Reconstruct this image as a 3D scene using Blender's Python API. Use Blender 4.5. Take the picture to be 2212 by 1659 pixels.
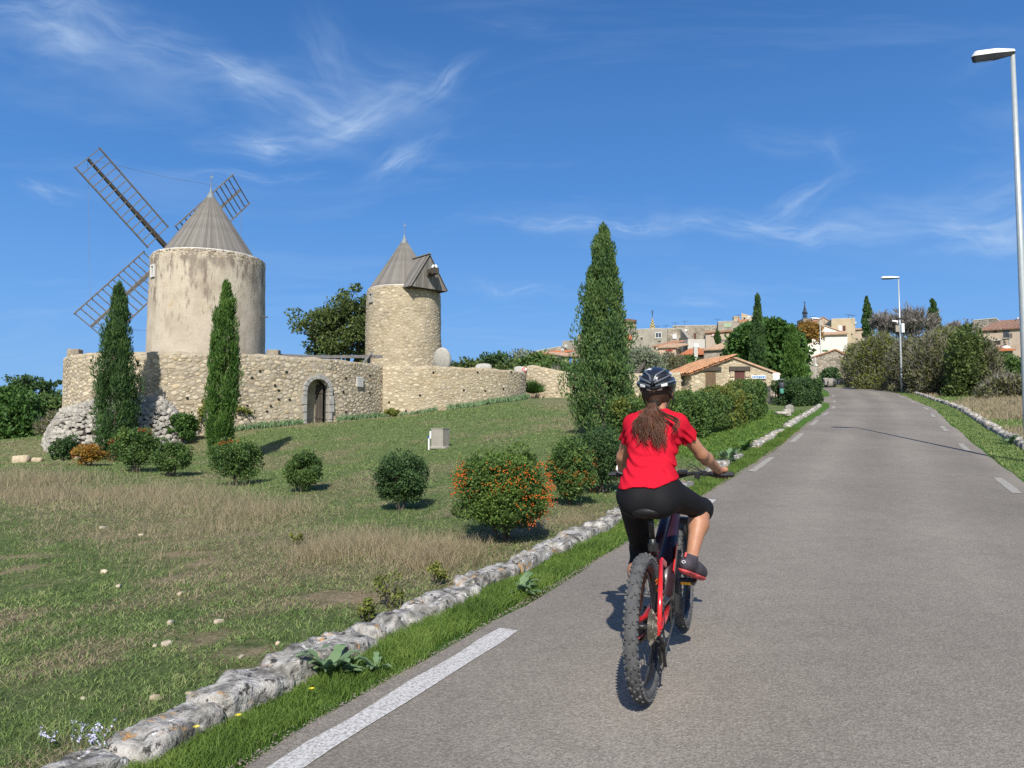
import bpy, bmesh, math, random
import numpy as np
from mathutils import Vector, Matrix

for _o in list(bpy.data.objects):
    bpy.data.objects.remove(_o)
S = bpy.context.scene
COL = S.collection
PI = math.pi
R = random.Random(11)
NR = np.random.default_rng(11)

# ------------------------------------------------------------------ camera
TH = math.atan(.06)
FPX = 750.0
CAMZ = 1.6
cam_d = bpy.data.cameras.new('camera')
cam_d.sensor_width = 36
cam_d.lens = 36 * FPX / 1024
cam_d.clip_end = 6000
cam_d.clip_start = .05
cam = bpy.data.objects.new('camera', cam_d)
COL.objects.link(cam)
cam.location = (0, 0, CAMZ)
cam.rotation_euler = (PI / 2 + TH, 0, 0)
S.camera = cam
S.render.resolution_x = 1024
S.render.resolution_y = 768

def at(u, v, Y):
    """place in the scene at depth Y that stands where the survey of the photograph puts it"""
    up = (384 - v) / FPX
    fy = math.cos(TH) - up * math.sin(TH)
    fz = math.sin(TH) + up * math.cos(TH)
    return np.array([(u - 512) / FPX / fy * Y, Y, CAMZ + fz / fy * Y])

# ------------------------------------------------------------------ world
SUN_EL = math.radians(41)
SUN_AZ = math.radians(4)          # direction in which shadows fall, clockwise from +Y
S.view_settings.view_transform = 'Standard'
S.view_settings.look = 'None'
S.view_settings.gamma = 1
S.view_settings.exposure = .16
S.view_settings.use_curve_mapping = False
W = bpy.data.worlds.new('World')
S.world = W
W.use_nodes = True
wn, wl = W.node_tree.nodes, W.node_tree.links
for n in list(wn):
    wn.remove(n)

def N(nodes, typ, **kw):
    n = nodes.new(typ)
    for k, v in kw.items():
        if k == 'inp':
            for a, b in v.items():
                n.inputs[a].default_value = b
        else:
            setattr(n, k, v)
    return n

sky = N(wn, 'ShaderNodeTexSky', sky_type='NISHITA', sun_disc=False)
sky.sun_elevation = SUN_EL
sky.sun_rotation = SUN_AZ + PI
sky.altitude = 500
sky.air_density = 1.0
sky.dust_density = 1.2
sky.ozone_density = 3.0
W.cycles.sampling_method = 'MANUAL'
W.cycles.sample_map_resolution = 256
sky_hsv = N(wn, 'ShaderNodeHueSaturation', inp={'Saturation': 1.0, 'Value': 1.0})
wl.new(sky.outputs[0], sky_hsv.inputs['Color'])
tc = N(wn, 'ShaderNodeTexCoord')
sep = N(wn, 'ShaderNodeSeparateXYZ')
wl.new(tc.outputs['Generated'], sep.inputs[0])
def M(nodes, links, op, a, b=None, c=None, clamp=False):
    n = nodes.new('ShaderNodeMath')
    n.operation = op
    n.use_clamp = clamp
    for i, x in enumerate((a, b, c)):
        if x is None:
            continue
        if isinstance(x, (int, float)):
            n.inputs[i].default_value = x
        else:
            links.new(x, n.inputs[i])
    return n.outputs[0]
wm = lambda *a, **k: M(wn, wl, *a, **k)
ay = wm('MAXIMUM', sep.outputs['Y'], .05)
qx = wm('DIVIDE', sep.outputs['X'], ay)
qz = wm('DIVIDE', sep.outputs['Z'], ay)
q = N(wn, 'ShaderNodeCombineXYZ')
wl.new(qx, q.inputs[0]); wl.new(qz, q.inputs[1])
# gentle warp shared by all cirrus strokes
wn1 = N(wn, 'ShaderNodeTexNoise', inp={'Scale': 5.0, 'Detail': 3.0, 'Roughness': .55})
wl.new(q.outputs[0], wn1.inputs['Vector'])
wv = N(wn, 'ShaderNodeVectorMath', operation='SUBTRACT')
wl.new(wn1.outputs['Color'], wv.inputs[0]); wv.inputs[1].default_value = (.5, .5, .5)
wv2 = N(wn, 'ShaderNodeVectorMath', operation='SCALE'); wv2.inputs['Scale'].default_value = .085
wl.new(wv.outputs[0], wv2.inputs[0])
wv3 = N(wn, 'ShaderNodeVectorMath', operation='ADD')
wl.new(q.outputs[0], wv3.inputs[0]); wl.new(wv2.outputs[0], wv3.inputs[1])
WARP = wv3.outputs[0]
D = 1024 / 2212
# cirrus strokes: x0,y0,x1,y1 (survey points), half width, strength
strokes = [(-60, 35, 300, 75, 60, .60), (150, 40, 470, 130, 55, .42), (380, 140, 640, 200, 38, .50), (420, 95, 560, 190, 26, .35),
           (500, 190, 900, 265, 70, .45), (430, 300, 720, 325, 26, .50), (640, 320, 900, 190, 34, .42), (765, 395, 950, 295, 20, .42),
           (660, 0, 800, 240, 42, .16), (860, 260, 1040, 130, 18, .32), (740, 130, 1000, 250, 60, .18), (40, 375, 190, 435, 14, .32),
           (360, 378, 720, 392, 12, .22), (1020, 468, 1600, 500, 15, .42), (1400, 480, 2000, 505, 26, .45), (1800, 490, 2400, 530, 55, .55),
           (1620, 485, 1880, 365, 22, .35), (1570, 285, 1860, 300, 24, .16), (1780, 280, 1850, 380, 26, .14), (1950, 450, 2400, 380, 40, .2),
           (950, 622, 1260, 642, 10, .22), (1460, 655, 1560, 672, 8, .25), (980, 20, 1240, 60, 30, .1), (2000, 200, 2300, 60, 40, .08)]
acc = None
for i, (x0, y0, x1, y1, hw, st) in enumerate(strokes):
    a = at(x0 * D, y0 * D, 1); b = at(x1 * D, y1 * D, 1)
    ax, az, bx, bz = a[0], a[2] - CAMZ, b[0], b[2] - CAMZ
    cx, cz = (ax + bx) / 2, (az + bz) / 2
    L = math.hypot(bx - ax, bz - az) / 2
    mp = N(wn, 'ShaderNodeMapping', vector_type='TEXTURE')
    mp.inputs['Location'].default_value = (cx, cz, 0)
    mp.inputs['Rotation'].default_value = (0, 0, math.atan2(bz - az, bx - ax))
    mp.inputs['Scale'].default_value = (L * 1.35, hw * D / FPX * 2.0, 1)
    wl.new(WARP, mp.inputs['Vector'])
    gr = N(wn, 'ShaderNodeTexGradient', gradient_type='QUADRATIC_SPHERE')
    wl.new(mp.outputs[0], gr.inputs[0])
    mp2 = N(wn, 'ShaderNodeMapping')
    asp = L / (hw * D / FPX)
    mp2.inputs['Scale'].default_value = (max(.35, asp * .22), 1.5, 1)
    mp2.inputs['Location'].default_value = (i * 3.7, i * 1.3, i * .9)
    wl.new(mp.outputs[0], mp2.inputs['Vector'])
    ns = N(wn, 'ShaderNodeTexNoise', inp={'Scale': 1.6, 'Detail': 5.0, 'Roughness': .60, 'Distortion': .35})
    wl.new(mp2.outputs[0], ns.inputs['Vector'])
    fib = N(wn, 'ShaderNodeMapRange', inp={'From Min': .30, 'From Max': .82})
    fib.interpolation_type = 'SMOOTHSTEP'
    wl.new(ns.outputs[0], fib.inputs[0])
    g2 = wm('MULTIPLY', wm('POWER', gr.outputs['Fac'], .75), st * 1.25)
    m_ = wm('MULTIPLY', g2, wm('ADD', fib.outputs[0], .12))
    acc = m_ if acc is None else wm('ADD', acc, m_)
front = wm('GREATER_THAN', sep.outputs['Y'], .06)
cmask = wm('MULTIPLY', wm('MINIMUM', acc, .8), front)
# faint general cirrus so the sky behind the camera goes on the same way
plx = wm('DIVIDE', sep.outputs['X'], wm('ADD', wm('MAXIMUM', sep.outputs['Z'], 0.0), .15))
ply = wm('DIVIDE', sep.outputs['Y'], wm('ADD', wm('MAXIMUM', sep.outputs['Z'], 0.0), .15))
pc = N(wn, 'ShaderNodeCombineXYZ')
wl.new(plx, pc.inputs[0]); wl.new(wm('MULTIPLY', ply, 2.2), pc.inputs[1])
gn = N(wn, 'ShaderNodeTexNoise', inp={'Scale': .9, 'Detail': 7.0, 'Roughness': .6, 'Distortion': .8})
wl.new(pc.outputs[0], gn.inputs['Vector'])
gm = N(wn, 'ShaderNodeMapRange', inp={'From Min': .52, 'From Max': .85, 'To Max': .22})
wl.new(gn.outputs[0], gm.inputs[0])
CLOUD = (5.0, 6.4, 8.3, 1)
skyg = N(wn, 'ShaderNodeMix', data_type='RGBA')
wl.new(gm.outputs[0], skyg.inputs['Factor'])
# clear deep Provence blue: the sky model graded by elevation
elr = N(wn, 'ShaderNodeValToRGB')
for p_, c_ in [(.0, (2.1, 4.3, 7.7)), (.05, (1.9, 4.15, 7.7)), (.15, (1.35, 3.5, 7.5)), (.295, (.74, 2.45, 6.2)), (.51, (.40, 1.5, 4.3)), (1, (.25, 1.0, 3.2))]:
    e_ = elr.color_ramp.elements.new(p_) if p_ not in (0, 1) else elr.color_ramp.elements[0 if p_ == 0 else -1]
    e_.color = (c_[0] / 10, c_[1] / 10, c_[2] / 10, 1)
wl.new(sep.outputs['Z'], elr.inputs[0])
el2 = N(wn, 'ShaderNodeVectorMath', operation='SCALE'); el2.inputs['Scale'].default_value = 10
wl.new(elr.outputs[0], el2.inputs[0])
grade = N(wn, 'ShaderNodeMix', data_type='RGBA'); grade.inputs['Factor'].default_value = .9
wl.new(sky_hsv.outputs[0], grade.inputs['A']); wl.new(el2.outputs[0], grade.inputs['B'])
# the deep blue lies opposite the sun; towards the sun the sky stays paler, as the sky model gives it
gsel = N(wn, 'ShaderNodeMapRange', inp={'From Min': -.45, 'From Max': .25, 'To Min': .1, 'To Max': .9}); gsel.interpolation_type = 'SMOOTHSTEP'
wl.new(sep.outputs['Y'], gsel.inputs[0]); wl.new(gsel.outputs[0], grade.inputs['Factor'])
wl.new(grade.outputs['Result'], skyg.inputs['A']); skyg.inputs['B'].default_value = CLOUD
skymix = N(wn, 'ShaderNodeMix', data_type='RGBA')
wl.new(cmask, skymix.inputs['Factor'])
wl.new(skyg.outputs['Result'], skymix.inputs['A']); skymix.inputs['B'].default_value = CLOUD
bg = N(wn, 'ShaderNodeBackground', inp={'Strength': .102})
bg2 = N(wn, 'ShaderNodeBackground', inp={'Strength': .102})
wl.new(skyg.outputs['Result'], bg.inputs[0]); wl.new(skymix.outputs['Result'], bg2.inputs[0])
wmx = N(wn, 'ShaderNodeMixShader')
# the drawn cirrus all lie in one part of the sky; elsewhere the plain branch saves time
wl.new(wm('MULTIPLY', front, wm('MULTIPLY', wm('GREATER_THAN', sep.outputs['Z'], 0.0), wm('LESS_THAN', wm('ABSOLUTE', qx), 1.1))), wmx.inputs[0])
wl.new(bg.outputs[0], wmx.inputs[1]); wl.new(bg2.outputs[0], wmx.inputs[2])
wo = N(wn, 'ShaderNodeOutputWorld')
wl.new(wmx.outputs[0], wo.inputs[0])

# ------------------------------------------------------------------ sun
sd = bpy.data.lights.new('sun', 'SUN')
sd.energy = 5.0
sd.angle = math.radians(.53)
sd.color = (1, .945, .86)
so = bpy.data.objects.new('sun', sd)
COL.objects.link(so)
_dir = Vector((math.sin(SUN_AZ) * math.cos(SUN_EL), math.cos(SUN_AZ) * math.cos(SUN_EL), -math.sin(SUN_EL)))
so.rotation_euler = _dir.to_track_quat('-Z', 'Y').to_euler()
so.location = (0, -20, 30)
S.cycles.max_bounces = 6
S.cycles.diffuse_bounces = 2
S.cycles.glossy_bounces = 2
S.cycles.use_denoising = False

# ------------------------------------------------------------------ helpers
def np_mesh(name, V, F):
    """V (n,3); F: (m,k) array or list of such arrays"""
    V = np.asarray(V, np.float32).reshape(-1, 3)
    Fs = F if isinstance(F, list) else [F]
    Fs = [np.asarray(f, np.int32) for f in Fs if len(f)]
    me = bpy.data.meshes.new(name)
    me.vertices.add(len(V))
    me.vertices.foreach_set('co', V.ravel())
    lv = np.concatenate([f.ravel() for f in Fs])
    cnt = np.concatenate([np.full(len(f), f.shape[1], np.int32) for f in Fs])
    st = np.concatenate([[0], np.cumsum(cnt)[:-1]]).astype(np.int32)
    me.loops.add(len(lv))
    me.loops.foreach_set('vertex_index', lv)
    me.polygons.add(len(cnt))
    me.polygons.foreach_set('loop_start', st)
    me.polygons.foreach_set('loop_total', cnt)
    me.update(calc_edges=True)
    me.validate()
    return me

def tag(o, label=None, cat=None, group=None, kind=None):
    if label: o['label'] = label
    if cat: o['category'] = cat
    if group: o['group'] = group
    if kind: o['kind'] = kind
    return o

def link(name, me, mat=None, parent=None, loc=None, rot=None, scale=None, smooth=False):
    o = bpy.data.objects.new(name, me)
    COL.objects.link(o)
    if me is not None and mat is not None:
        ms = mat if isinstance(mat, (list, tuple)) else [mat]
        if len(me.materials) == 0:
            for m_ in ms: me.materials.append(m_)
    if smooth:
        me.polygons.foreach_set('use_smooth', np.ones(len(me.polygons), bool))
    if parent is not None: o.parent = parent
    if loc is not None: o.location = tuple(float(a) for a in loc)
    if rot is not None: o.rotation_euler = tuple(float(a) for a in rot)
    if scale is not None: o.scale = scale if hasattr(scale, '__len__') else (scale,) * 3
    return o

def empty(name, loc=(0, 0, 0), rot=(0, 0, 0), label=None, cat=None, group=None):
    o = bpy.data.objects.new(name, None)
    o.empty_display_size = .2
    COL.objects.link(o)
    o.location = tuple(float(a) for a in loc); o.rotation_euler = rot
    return tag(o, label, cat, group)

def copy_tree(o, parent=None):
    c = o.copy(); COL.objects.link(c)
    c.parent = parent
    for ch in list(o.children):
        copy_tree(ch, c)
    return c

class MB:
    """collects polygons; build() links them as ONE mesh object"""
    def __init__(s): s.v = []; s.f = []; s.mi = []
    def add(s, V, F, m=0):
        b = len(s.v)
        s.v.extend([tuple(map(float, p)) for p in V])
        for f in F:
            s.f.append(tuple(i + b for i in f)); s.mi.append(m)
        return s
    def box(s, c, d, rot=None, m=0, taper=1.0):
        hx, hy, hz = d[0] / 2, d[1] / 2, d[2] / 2
        P_ = []
        for z in (-1, 1):
            t = taper if z > 0 else 1
            for x, y in ((-1, -1), (1, -1), (1, 1), (-1, 1)):
                p = Vector((x * hx * t, y * hy * t, z * hz))
                if rot is not None: p = rot @ p
                P_.append(p + Vector(tuple(map(float, c))))
        return s.add(P_, [(3, 2, 1, 0), (4, 5, 6, 7), (0, 1, 5, 4), (1, 2, 6, 5), (2, 3, 7, 6), (3, 0, 4, 7)], m)
    def beam(s, a, b, w, h, up=(0, 0, 1), m=0, taper=1.0):
        a, b = Vector(tuple(map(float, a))), Vector(tuple(map(float, b)))
        d = b - a; L = d.length; z = d / L
        x = Vector(up).cross(z)
        if x.length < 1e-4: x = Vector((1, 0, 0)).cross(z)
        x.normalize(); y = z.cross(x)
        r = Matrix((x, y, z)).transposed()
        return s.box((a + b) / 2, (w, h, L), r, m, taper)
    def tube(s, pts, rad, n=8, m=0, cap=True, closed=False):
        pts = [Vector(tuple(map(float, p))) for p in pts]
        k = len(pts)
        rr = rad if hasattr(rad, '__len__') else [rad] * k
        V = []; F = []; prev = None
        for i, p in enumerate(pts):
            if closed: t = (pts[(i + 1) % k] - pts[i - 1])
            else: t = (pts[min(i + 1, k - 1)] - pts[max(i - 1, 0)])
            t.normalize()
            if prev is None:
                x = Vector((0, 0, 1)).cross(t)
                if x.length < 1e-3: x = Vector((1, 0, 0)).cross(t)
            else:
                x = prev - t * prev.dot(t)
            x.normalize(); prev = x; y = t.cross(x)
            for j in range(n):
                a = 2 * PI * j / n
                V.append(p + (x * math.cos(a) + y * math.sin(a)) * rr[i])
        K = k if closed else k - 1
        for i in range(K):
            for j in range(n):
                i2 = (i + 1) % k
                F.append((i * n + j, i * n + (j + 1) % n, i2 * n + (j + 1) % n, i2 * n + j))
        if cap and not closed:
            F.append(tuple(range(n - 1, -1, -1))); F.append(tuple((k - 1) * n + j for j in range(n)))
        return s.add(V, F, m)
    def lathe(s, prof, n=24, c=(0, 0, 0), axis='z', m=0, a0=0, a1=2 * PI):
        """prof: list of (r, h)"""
        V = []; F = []; full = abs(a1 - a0 - 2 * PI) < 1e-6
        na = n if full else n + 1
        for r, h in prof:
            for j in range(na):
                a = a0 + (a1 - a0) * j / n
                x, y = r * math.cos(a), r * math.sin(a)
                if axis == 'z': p = (x, y, h)
                elif axis == 'y': p = (y, h, x)
                else: p = (h, x, y)
                V.append((p[0] + c[0], p[1] + c[1], p[2] + c[2]))
        for i in range(len(prof) - 1):
            for j in range(n):
                j2 = (j + 1) % na
                F.append((i * na + j, i * na + j2, (i + 1) * na + j2, (i + 1) * na + j))
        return s.add(V, F, m)
    def prism(s, poly, off, m=0):
        """polygon (3-D points) extruded by vector off"""
        n = len(poly); off = Vector(off)
        A = [Vector(tuple(map(float, p))) for p in poly]
        V = A + [p + off for p in A]
        F = [tuple(range(n - 1, -1, -1)), tuple(range(n, 2 * n))] + [(i, (i + 1) % n, n + (i + 1) % n, n + i) for i in range(n)]
        return s.add(V, F, m)
    def mesh(s, name):
        me = bpy.data.meshes.new(name)
        me.from_pydata(s.v, [], s.f)
        if any(s.mi): me.polygons.foreach_set('material_index', s.mi)
        me.update()
        return me
    def build(s, name, mat, parent=None, bevel=0, smooth=False, **kw):
        me = s.mesh(name)
        bm = bmesh.new(); bm.from_mesh(me)
        bmesh.ops.recalc_face_normals(bm, faces=bm.faces)
        if bevel:
            es = [e for e in bm.edges if len(e.link_faces) == 2 and e.calc_face_angle(0) > .5]
            bmesh.ops.bevel(bm, geom=es, offset=bevel, segments=1, affect='EDGES', clamp_overlap=True)
        bm.to_mesh(me); bm.free()
        return link(name, me, mat, parent, smooth=smooth, **kw)

def bx(name, c, d, mat, parent=None, rot=None, bevel=0, **kw):
    return MB().box(c, d, rot).build(name, mat, parent, bevel, **kw)

# ---- value noise
_P = NR.random(4096).astype(np.float64)
def _h(i, j, k):
    return _P[((i * 73856093) ^ (j * 19349663) ^ (k * 83492791)) & 4095]
def vnoise(p):
    p = np.asarray(p, float)
    i = np.floor(p).astype(np.int64); f = p - i; f = f * f * (3 - 2 * f)
    x, y, z = i[..., 0], i[..., 1], i[..., 2]; fx, fy, fz = f[..., 0], f[..., 1], f[..., 2]
    r = 0
    for a in (0, 1):
        for b in (0, 1):
            for c in (0, 1):
                r = r + _h(x + a, y + b, z + c) * (fx if a else 1 - fx) * (fy if b else 1 - fy) * (fz if c else 1 - fz)
    return r * 2 - 1
def fbm(p, oct=4, gain=.5):
    p = np.asarray(p, float); r = 0; a = 1; t = 0
    for o in range(oct):
        r = r + a * vnoise(p * 2 ** o + 17.3 * o); t += a; a *= gain
    return r / t
def xy3(x, y, s=1, z=0):
    return np.stack([np.asarray(x) * s, np.asarray(y) * s, np.zeros_like(np.asarray(x, float)) + z], -1)
sstep = lambda a, b, x: (lambda t: t * t * (3 - 2 * t))(np.clip((np.asarray(x, float) - a) / (b - a), 0, 1))

# ------------------------------------------------------------------ materials
def mat(name, cols, scale=4, rough=.85, bump=0, bscale=None, metallic=0, spec=.3, detail=6, rand=None, island=False,
        objrand=False, coat=0, trans=0, stops=None, coord='pos', bdist=.02, mscale=(1, 1, 1), distort=0, extra=None, sheen=0):
    """procedural material: noise ramp over cols; optional per-object or per-island tint and bump"""
    m_ = bpy.data.materials.new(name); m_.use_nodes = True
    nt = m_.node_tree; n, l = nt.nodes, nt.links
    b = n['Principled BSDF']
    b.inputs['Roughness'].default_value = rough
    b.inputs['Metallic'].default_value = metallic
    b.inputs['Specular IOR Level'].default_value = spec
    if coat: b.inputs['Coat Weight'].default_value = coat; b.inputs['Coat Roughness'].default_value = .15
    if sheen: b.inputs['Sheen Weight'].default_value = sheen
    if coord == 'pos': g = N(n, 'ShaderNodeNewGeometry'); vec = g.outputs['Position']
    else: g = N(n, 'ShaderNodeTexCoord'); vec = g.outputs['Object']
    mp = N(n, 'ShaderNodeMapping'); mp.inputs['Scale'].default_value = mscale
    l.new(vec, mp.inputs[0])
    ns = N(n, 'ShaderNodeTexNoise', inp={'Scale': scale, 'Detail': detail, 'Roughness': .6, 'Distortion': distort})
    l.new(mp.outputs[0], ns.inputs['Vector'])
    rp = N(n, 'ShaderNodeValToRGB')
    k = len(cols)
    st = stops or [.3 + .4 * i / max(1, k - 1) for i in range(k)]
    while len(rp.color_ramp.elements) < k: rp.color_ramp.elements.new(.5)
    for i in range(k):
        rp.color_ramp.elements[i].position = st[i]
        rp.color_ramp.elements[i].color = (*cols[i], 1)
    if k == 1:
        rp.color_ramp.elements[0].color = (*cols[0], 1); rp.color_ramp.elements[1].color = (*cols[0], 1)
    l.new(ns.outputs['Fac'], rp.inputs[0])
    out = rp.outputs[0]
    if rand:
        src = None
        if island: src = N(n, 'ShaderNodeNewGeometry').outputs['Random Per Island']
        if objrand: src = N(n, 'ShaderNodeObjectInfo').outputs['Random']
        rr = N(n, 'ShaderNodeValToRGB')
        while len(rr.color_ramp.elements) < len(rand): rr.color_ramp.elements.new(.5)
        for i, c in enumerate(rand):
            rr.color_ramp.elements[i].position = i / max(1, len(rand) - 1)
            rr.color_ramp.elements[i].color = (*c, 1)
        l.new(src, rr.inputs[0])
        mx = N(n, 'ShaderNodeMix', data_type='RGBA', blend_type='MULTIPLY'); mx.inputs['Factor'].default_value = 1
        l.new(out, mx.inputs['A']); l.new(rr.outputs[0], mx.inputs['B'])
        out = mx.outputs['Result']
    if extra: out = extra(n, l, out, mp.outputs[0])
    l.new(out, b.inputs['Base Color'])
    if bump:
        bs = N(n, 'ShaderNodeTexNoise', inp={'Scale': bscale or scale * 4, 'Detail': 5.0, 'Roughness': .65})
        l.new(mp.outputs[0], bs.inputs['Vector'])
        bm_ = N(n, 'ShaderNodeBump', inp={'Strength': bump, 'Distance': bdist})
        l.new(bs.outputs['Fac'], bm_.inputs['Height'])
        l.new(bm_.outputs[0], b.inputs['Normal'])
    if trans:
        tr = N(n, 'ShaderNodeBsdfTranslucent'); l.new(out, tr.inputs[0])
        ms = N(n, 'ShaderNodeMixShader'); ms.inputs[0].default_value = trans
        l.new(b.outputs[0], ms.inputs[1]); l.new(tr.outputs[0], ms.inputs[2])
        l.new(ms.outputs[0], n['Material Output'].inputs[0])
    return m_

def patch(cols_scale_thr):
    """extra layer(s): blotches of another colour: (colour, scale, lo, hi, mapscale)"""
    def f(n, l, out, vec):
        for (c, sc, lo, hi, ms) in cols_scale_thr:
            mp = N(n, 'ShaderNodeMapping'); mp.inputs['Scale'].default_value = ms
            mp.inputs['Location'].default_value = (sc * 1.7, sc * .3, 2.1)
            l.new(vec, mp.inputs[0])
            ns = N(n, 'ShaderNodeTexNoise', inp={'Scale': sc, 'Detail': 6.0, 'Roughness': .65})
            l.new(mp.outputs[0], ns.inputs['Vector'])
            mr = N(n, 'ShaderNodeMapRange', inp={'From Min': lo, 'From Max': hi}); mr.interpolation_type = 'SMOOTHSTEP'
            l.new(ns.outputs[0], mr.inputs[0])
            mx = N(n, 'ShaderNodeMix', data_type='RGBA')
            l.new(mr.outputs[0], mx.inputs['Factor']); l.new(out, mx.inputs['A']); mx.inputs['B'].default_value = (*c, 1)
            out = mx.outputs['Result']
        return out
    return f
E1 = (1, 1, 1)
MT = {}
MT['wood_grey'] = mat('weathered_grey_wood', [(.12, .112, .10), (.21, .20, .185), (.31, .30, .285)], 3, .85, .3, 20, rand=[(.62, .60, .57), (1.0, .98, .95), (.8, .78, .75), (1.2, 1.19, 1.17)], objrand=True, coord='obj', mscale=(.5, 14, .4))
MT['wood_dark'] = mat('dark_timber', [(.05, .042, .035), (.10, .085, .07)], 3, .85, .3, 20, coord='obj', mscale=(5, 5, .6))
MT['wood_sail'] = mat('sail_timber', [(.13, .125, .12), (.22, .21, .20)], 6, .8, .2, 20)
MT['wood_brown'] = mat('brown_door_wood', [(.13, .085, .05), (.19, .13, .08)], 4, .8, .3, 20, mscale=(6, 6, .6))
MT['zinc'] = mat('zinc_cap', [(.18, .21, .22), (.27, .30, .31)], 8, .6, .1, 20, metallic=.2)
MT['mortar'] = mat('lime_mortar', [(.28, .235, .17), (.375, .32, .235), (.44, .385, .295)], 2.2, .95, .8, 14, bdist=.03,
                   extra=patch([((.22, .19, .15), .8, .50, .70, E1), ((.28, .26, .23), 3.0, .58, .72, E1)]))
MT['mortar_warm'] = mat('warm_lime_mortar', [(.32, .265, .175), (.41, .345, .235), (.46, .395, .285)], 2.0, .95, .8, 14, bdist=.03,
                   extra=patch([((.25, .21, .16), .8, .54, .72, E1)]))
MT['rubble'] = mat('limestone_rubble', [(.42, .36, .265), (.58, .51, .40), (.66, .60, .49)], 7, .9, .6, 22, bdist=.02,
                   rand=[(.55, .51, .45), (.82, .77, .68), (.98, .96, .91), (.70, .69, .68), (1.08, 1.04, .96), (.75, .66, .52)], objrand=True)
MT['rubble_island'] = mat('limestone_rubble_small', [(.42, .36, .265), (.58, .51, .40), (.66, .60, .49)], 7, .9, .6, 22, bdist=.02,
                   rand=[(.55, .51, .45), (.82, .77, .68), (.98, .96, .91), (.70, .69, .68), (1.08, 1.04, .96), (.75, .66, .52)], island=True)
MT['dry_stone'] = mat('dry_stone', [(.24, .225, .20), (.38, .36, .32), (.48, .46, .42)], 6, .9, .6, 20, rand=[(.65, .65, .65), (1.1, 1.08, 1.05)], objrand=True)
MT['dry_stone_i'] = mat('dry_stone_small', [(.24, .225, .20), (.38, .36, .32), (.48, .46, .42)], 6, .9, .6, 20, rand=[(.75, .75, .75), (1.1, 1.08, 1.05)], island=True)
MT['limestone'] = mat('cut_grey_limestone', [(.25, .245, .235), (.40, .39, .36)], 5, .85, .4, 18, extra=patch([((.6, .6, .57), 9, .62, .68, E1)]))
def streaks(n, l, out, vec):
    out = patch([((.37, .31, .235), 1.3, .50, .70, (1, 1, .35)), ((.43, .33, .19), .9, .60, .78, E1), ((.27, .235, .19), 14, .60, .72, E1)])(n, l, out, vec)
    g = N(n, 'ShaderNodeNewGeometry'); sp = N(n, 'ShaderNodeSeparateXYZ'); l.new(g.outputs['Position'], sp.inputs[0])
    top = N(n, 'ShaderNodeMapRange', inp={'From Min': 5.2, 'From Max': 9.2, 'To Min': -.05, 'To Max': .085}); l.new(sp.outputs['Z'], top.inputs[0])
    for c, sc, lo, ms in (((.15, .115, .095), 2.4, .60, (1, 1, .30)), ((.20, .165, .135), 6.5, .60, (1, 1, .22)), ((.22, .185, .15), 1.1, .60, (1, 1, .5))):
        mp = N(n, 'ShaderNodeMapping'); mp.inputs['Scale'].default_value = ms; mp.inputs['Location'].default_value = (sc, 4.1, 2); l.new(vec, mp.inputs[0])
        ns = N(n, 'ShaderNodeTexNoise', inp={'Scale': sc, 'Detail': 6.0, 'Roughness': .62}); l.new(mp.outputs[0], ns.inputs['Vector'])
        v = M(n, l, 'ADD', ns.outputs[0], top.outputs[0])
        mr = N(n, 'ShaderNodeMapRange', inp={'From Min': lo, 'From Max': lo + .13, 'To Max': .8}); mr.interpolation_type = 'SMOOTHSTEP'; l.new(v, mr.inputs[0])
        mx = N(n, 'ShaderNodeMix', data_type='RGBA'); l.new(mr.outputs[0], mx.inputs['Factor']); l.new(out, mx.inputs['A']); mx.inputs['B'].default_value = (*c, 1); out = mx.outputs['Result']
    return out
MT['plaster'] = mat('old_lime_plaster', [(.40, .345, .265), (.50, .435, .34), (.56, .49, .39)], 1.1, .93, .6, 9, bdist=.03, extra=streaks)
MT['white_plaster'] = mat('white_rim', [(.55, .55, .53), (.68, .68, .66)], 5, .9, .4, 18)
MT['void'] = mat('painted_hollow_dark', [(.012, .010, .008), (.02, .016, .012)], 5, 1)  # near-black shade painted into holes and windows; also the conduit's own black
MT['kerb'] = mat('lichen_limestone', [(.10, .095, .085), (.25, .24, .215), (.42, .40, .365), (.58, .56, .52)], 9, .92, 1.0, 26, bdist=.03, stops=[.34, .45, .55, .7],
                 extra=patch([((.46, .27, .11), 6.5, .59, .66, E1), ((.05, .048, .045), 17, .56, .64, E1), ((.70, .69, .66), 15, .62, .66, E1), ((.46, .37, .24), 3, .6, .7, E1)]))
MT['concrete'] = mat('concrete', [(.27, .25, .215), (.38, .355, .31)], 5, .9, .3, 30, extra=patch([((.27, .25, .21), 2, .55, .7, (1, 1, .3))]))
MT['white_paint'] = mat('white_paint', [(.74, .75, .76), (.8, .8, .8)], 5, .4)
MT['steel'] = mat('galvanised_steel', [(.42, .46, .47), (.50, .54, .55)], 9, .45, .05, 30, metallic=.35)
MT['black_glass'] = mat('lamp_glass', [(.03, .03, .035), (.05, .05, .055)], 5, .2, spec=.5)
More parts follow.
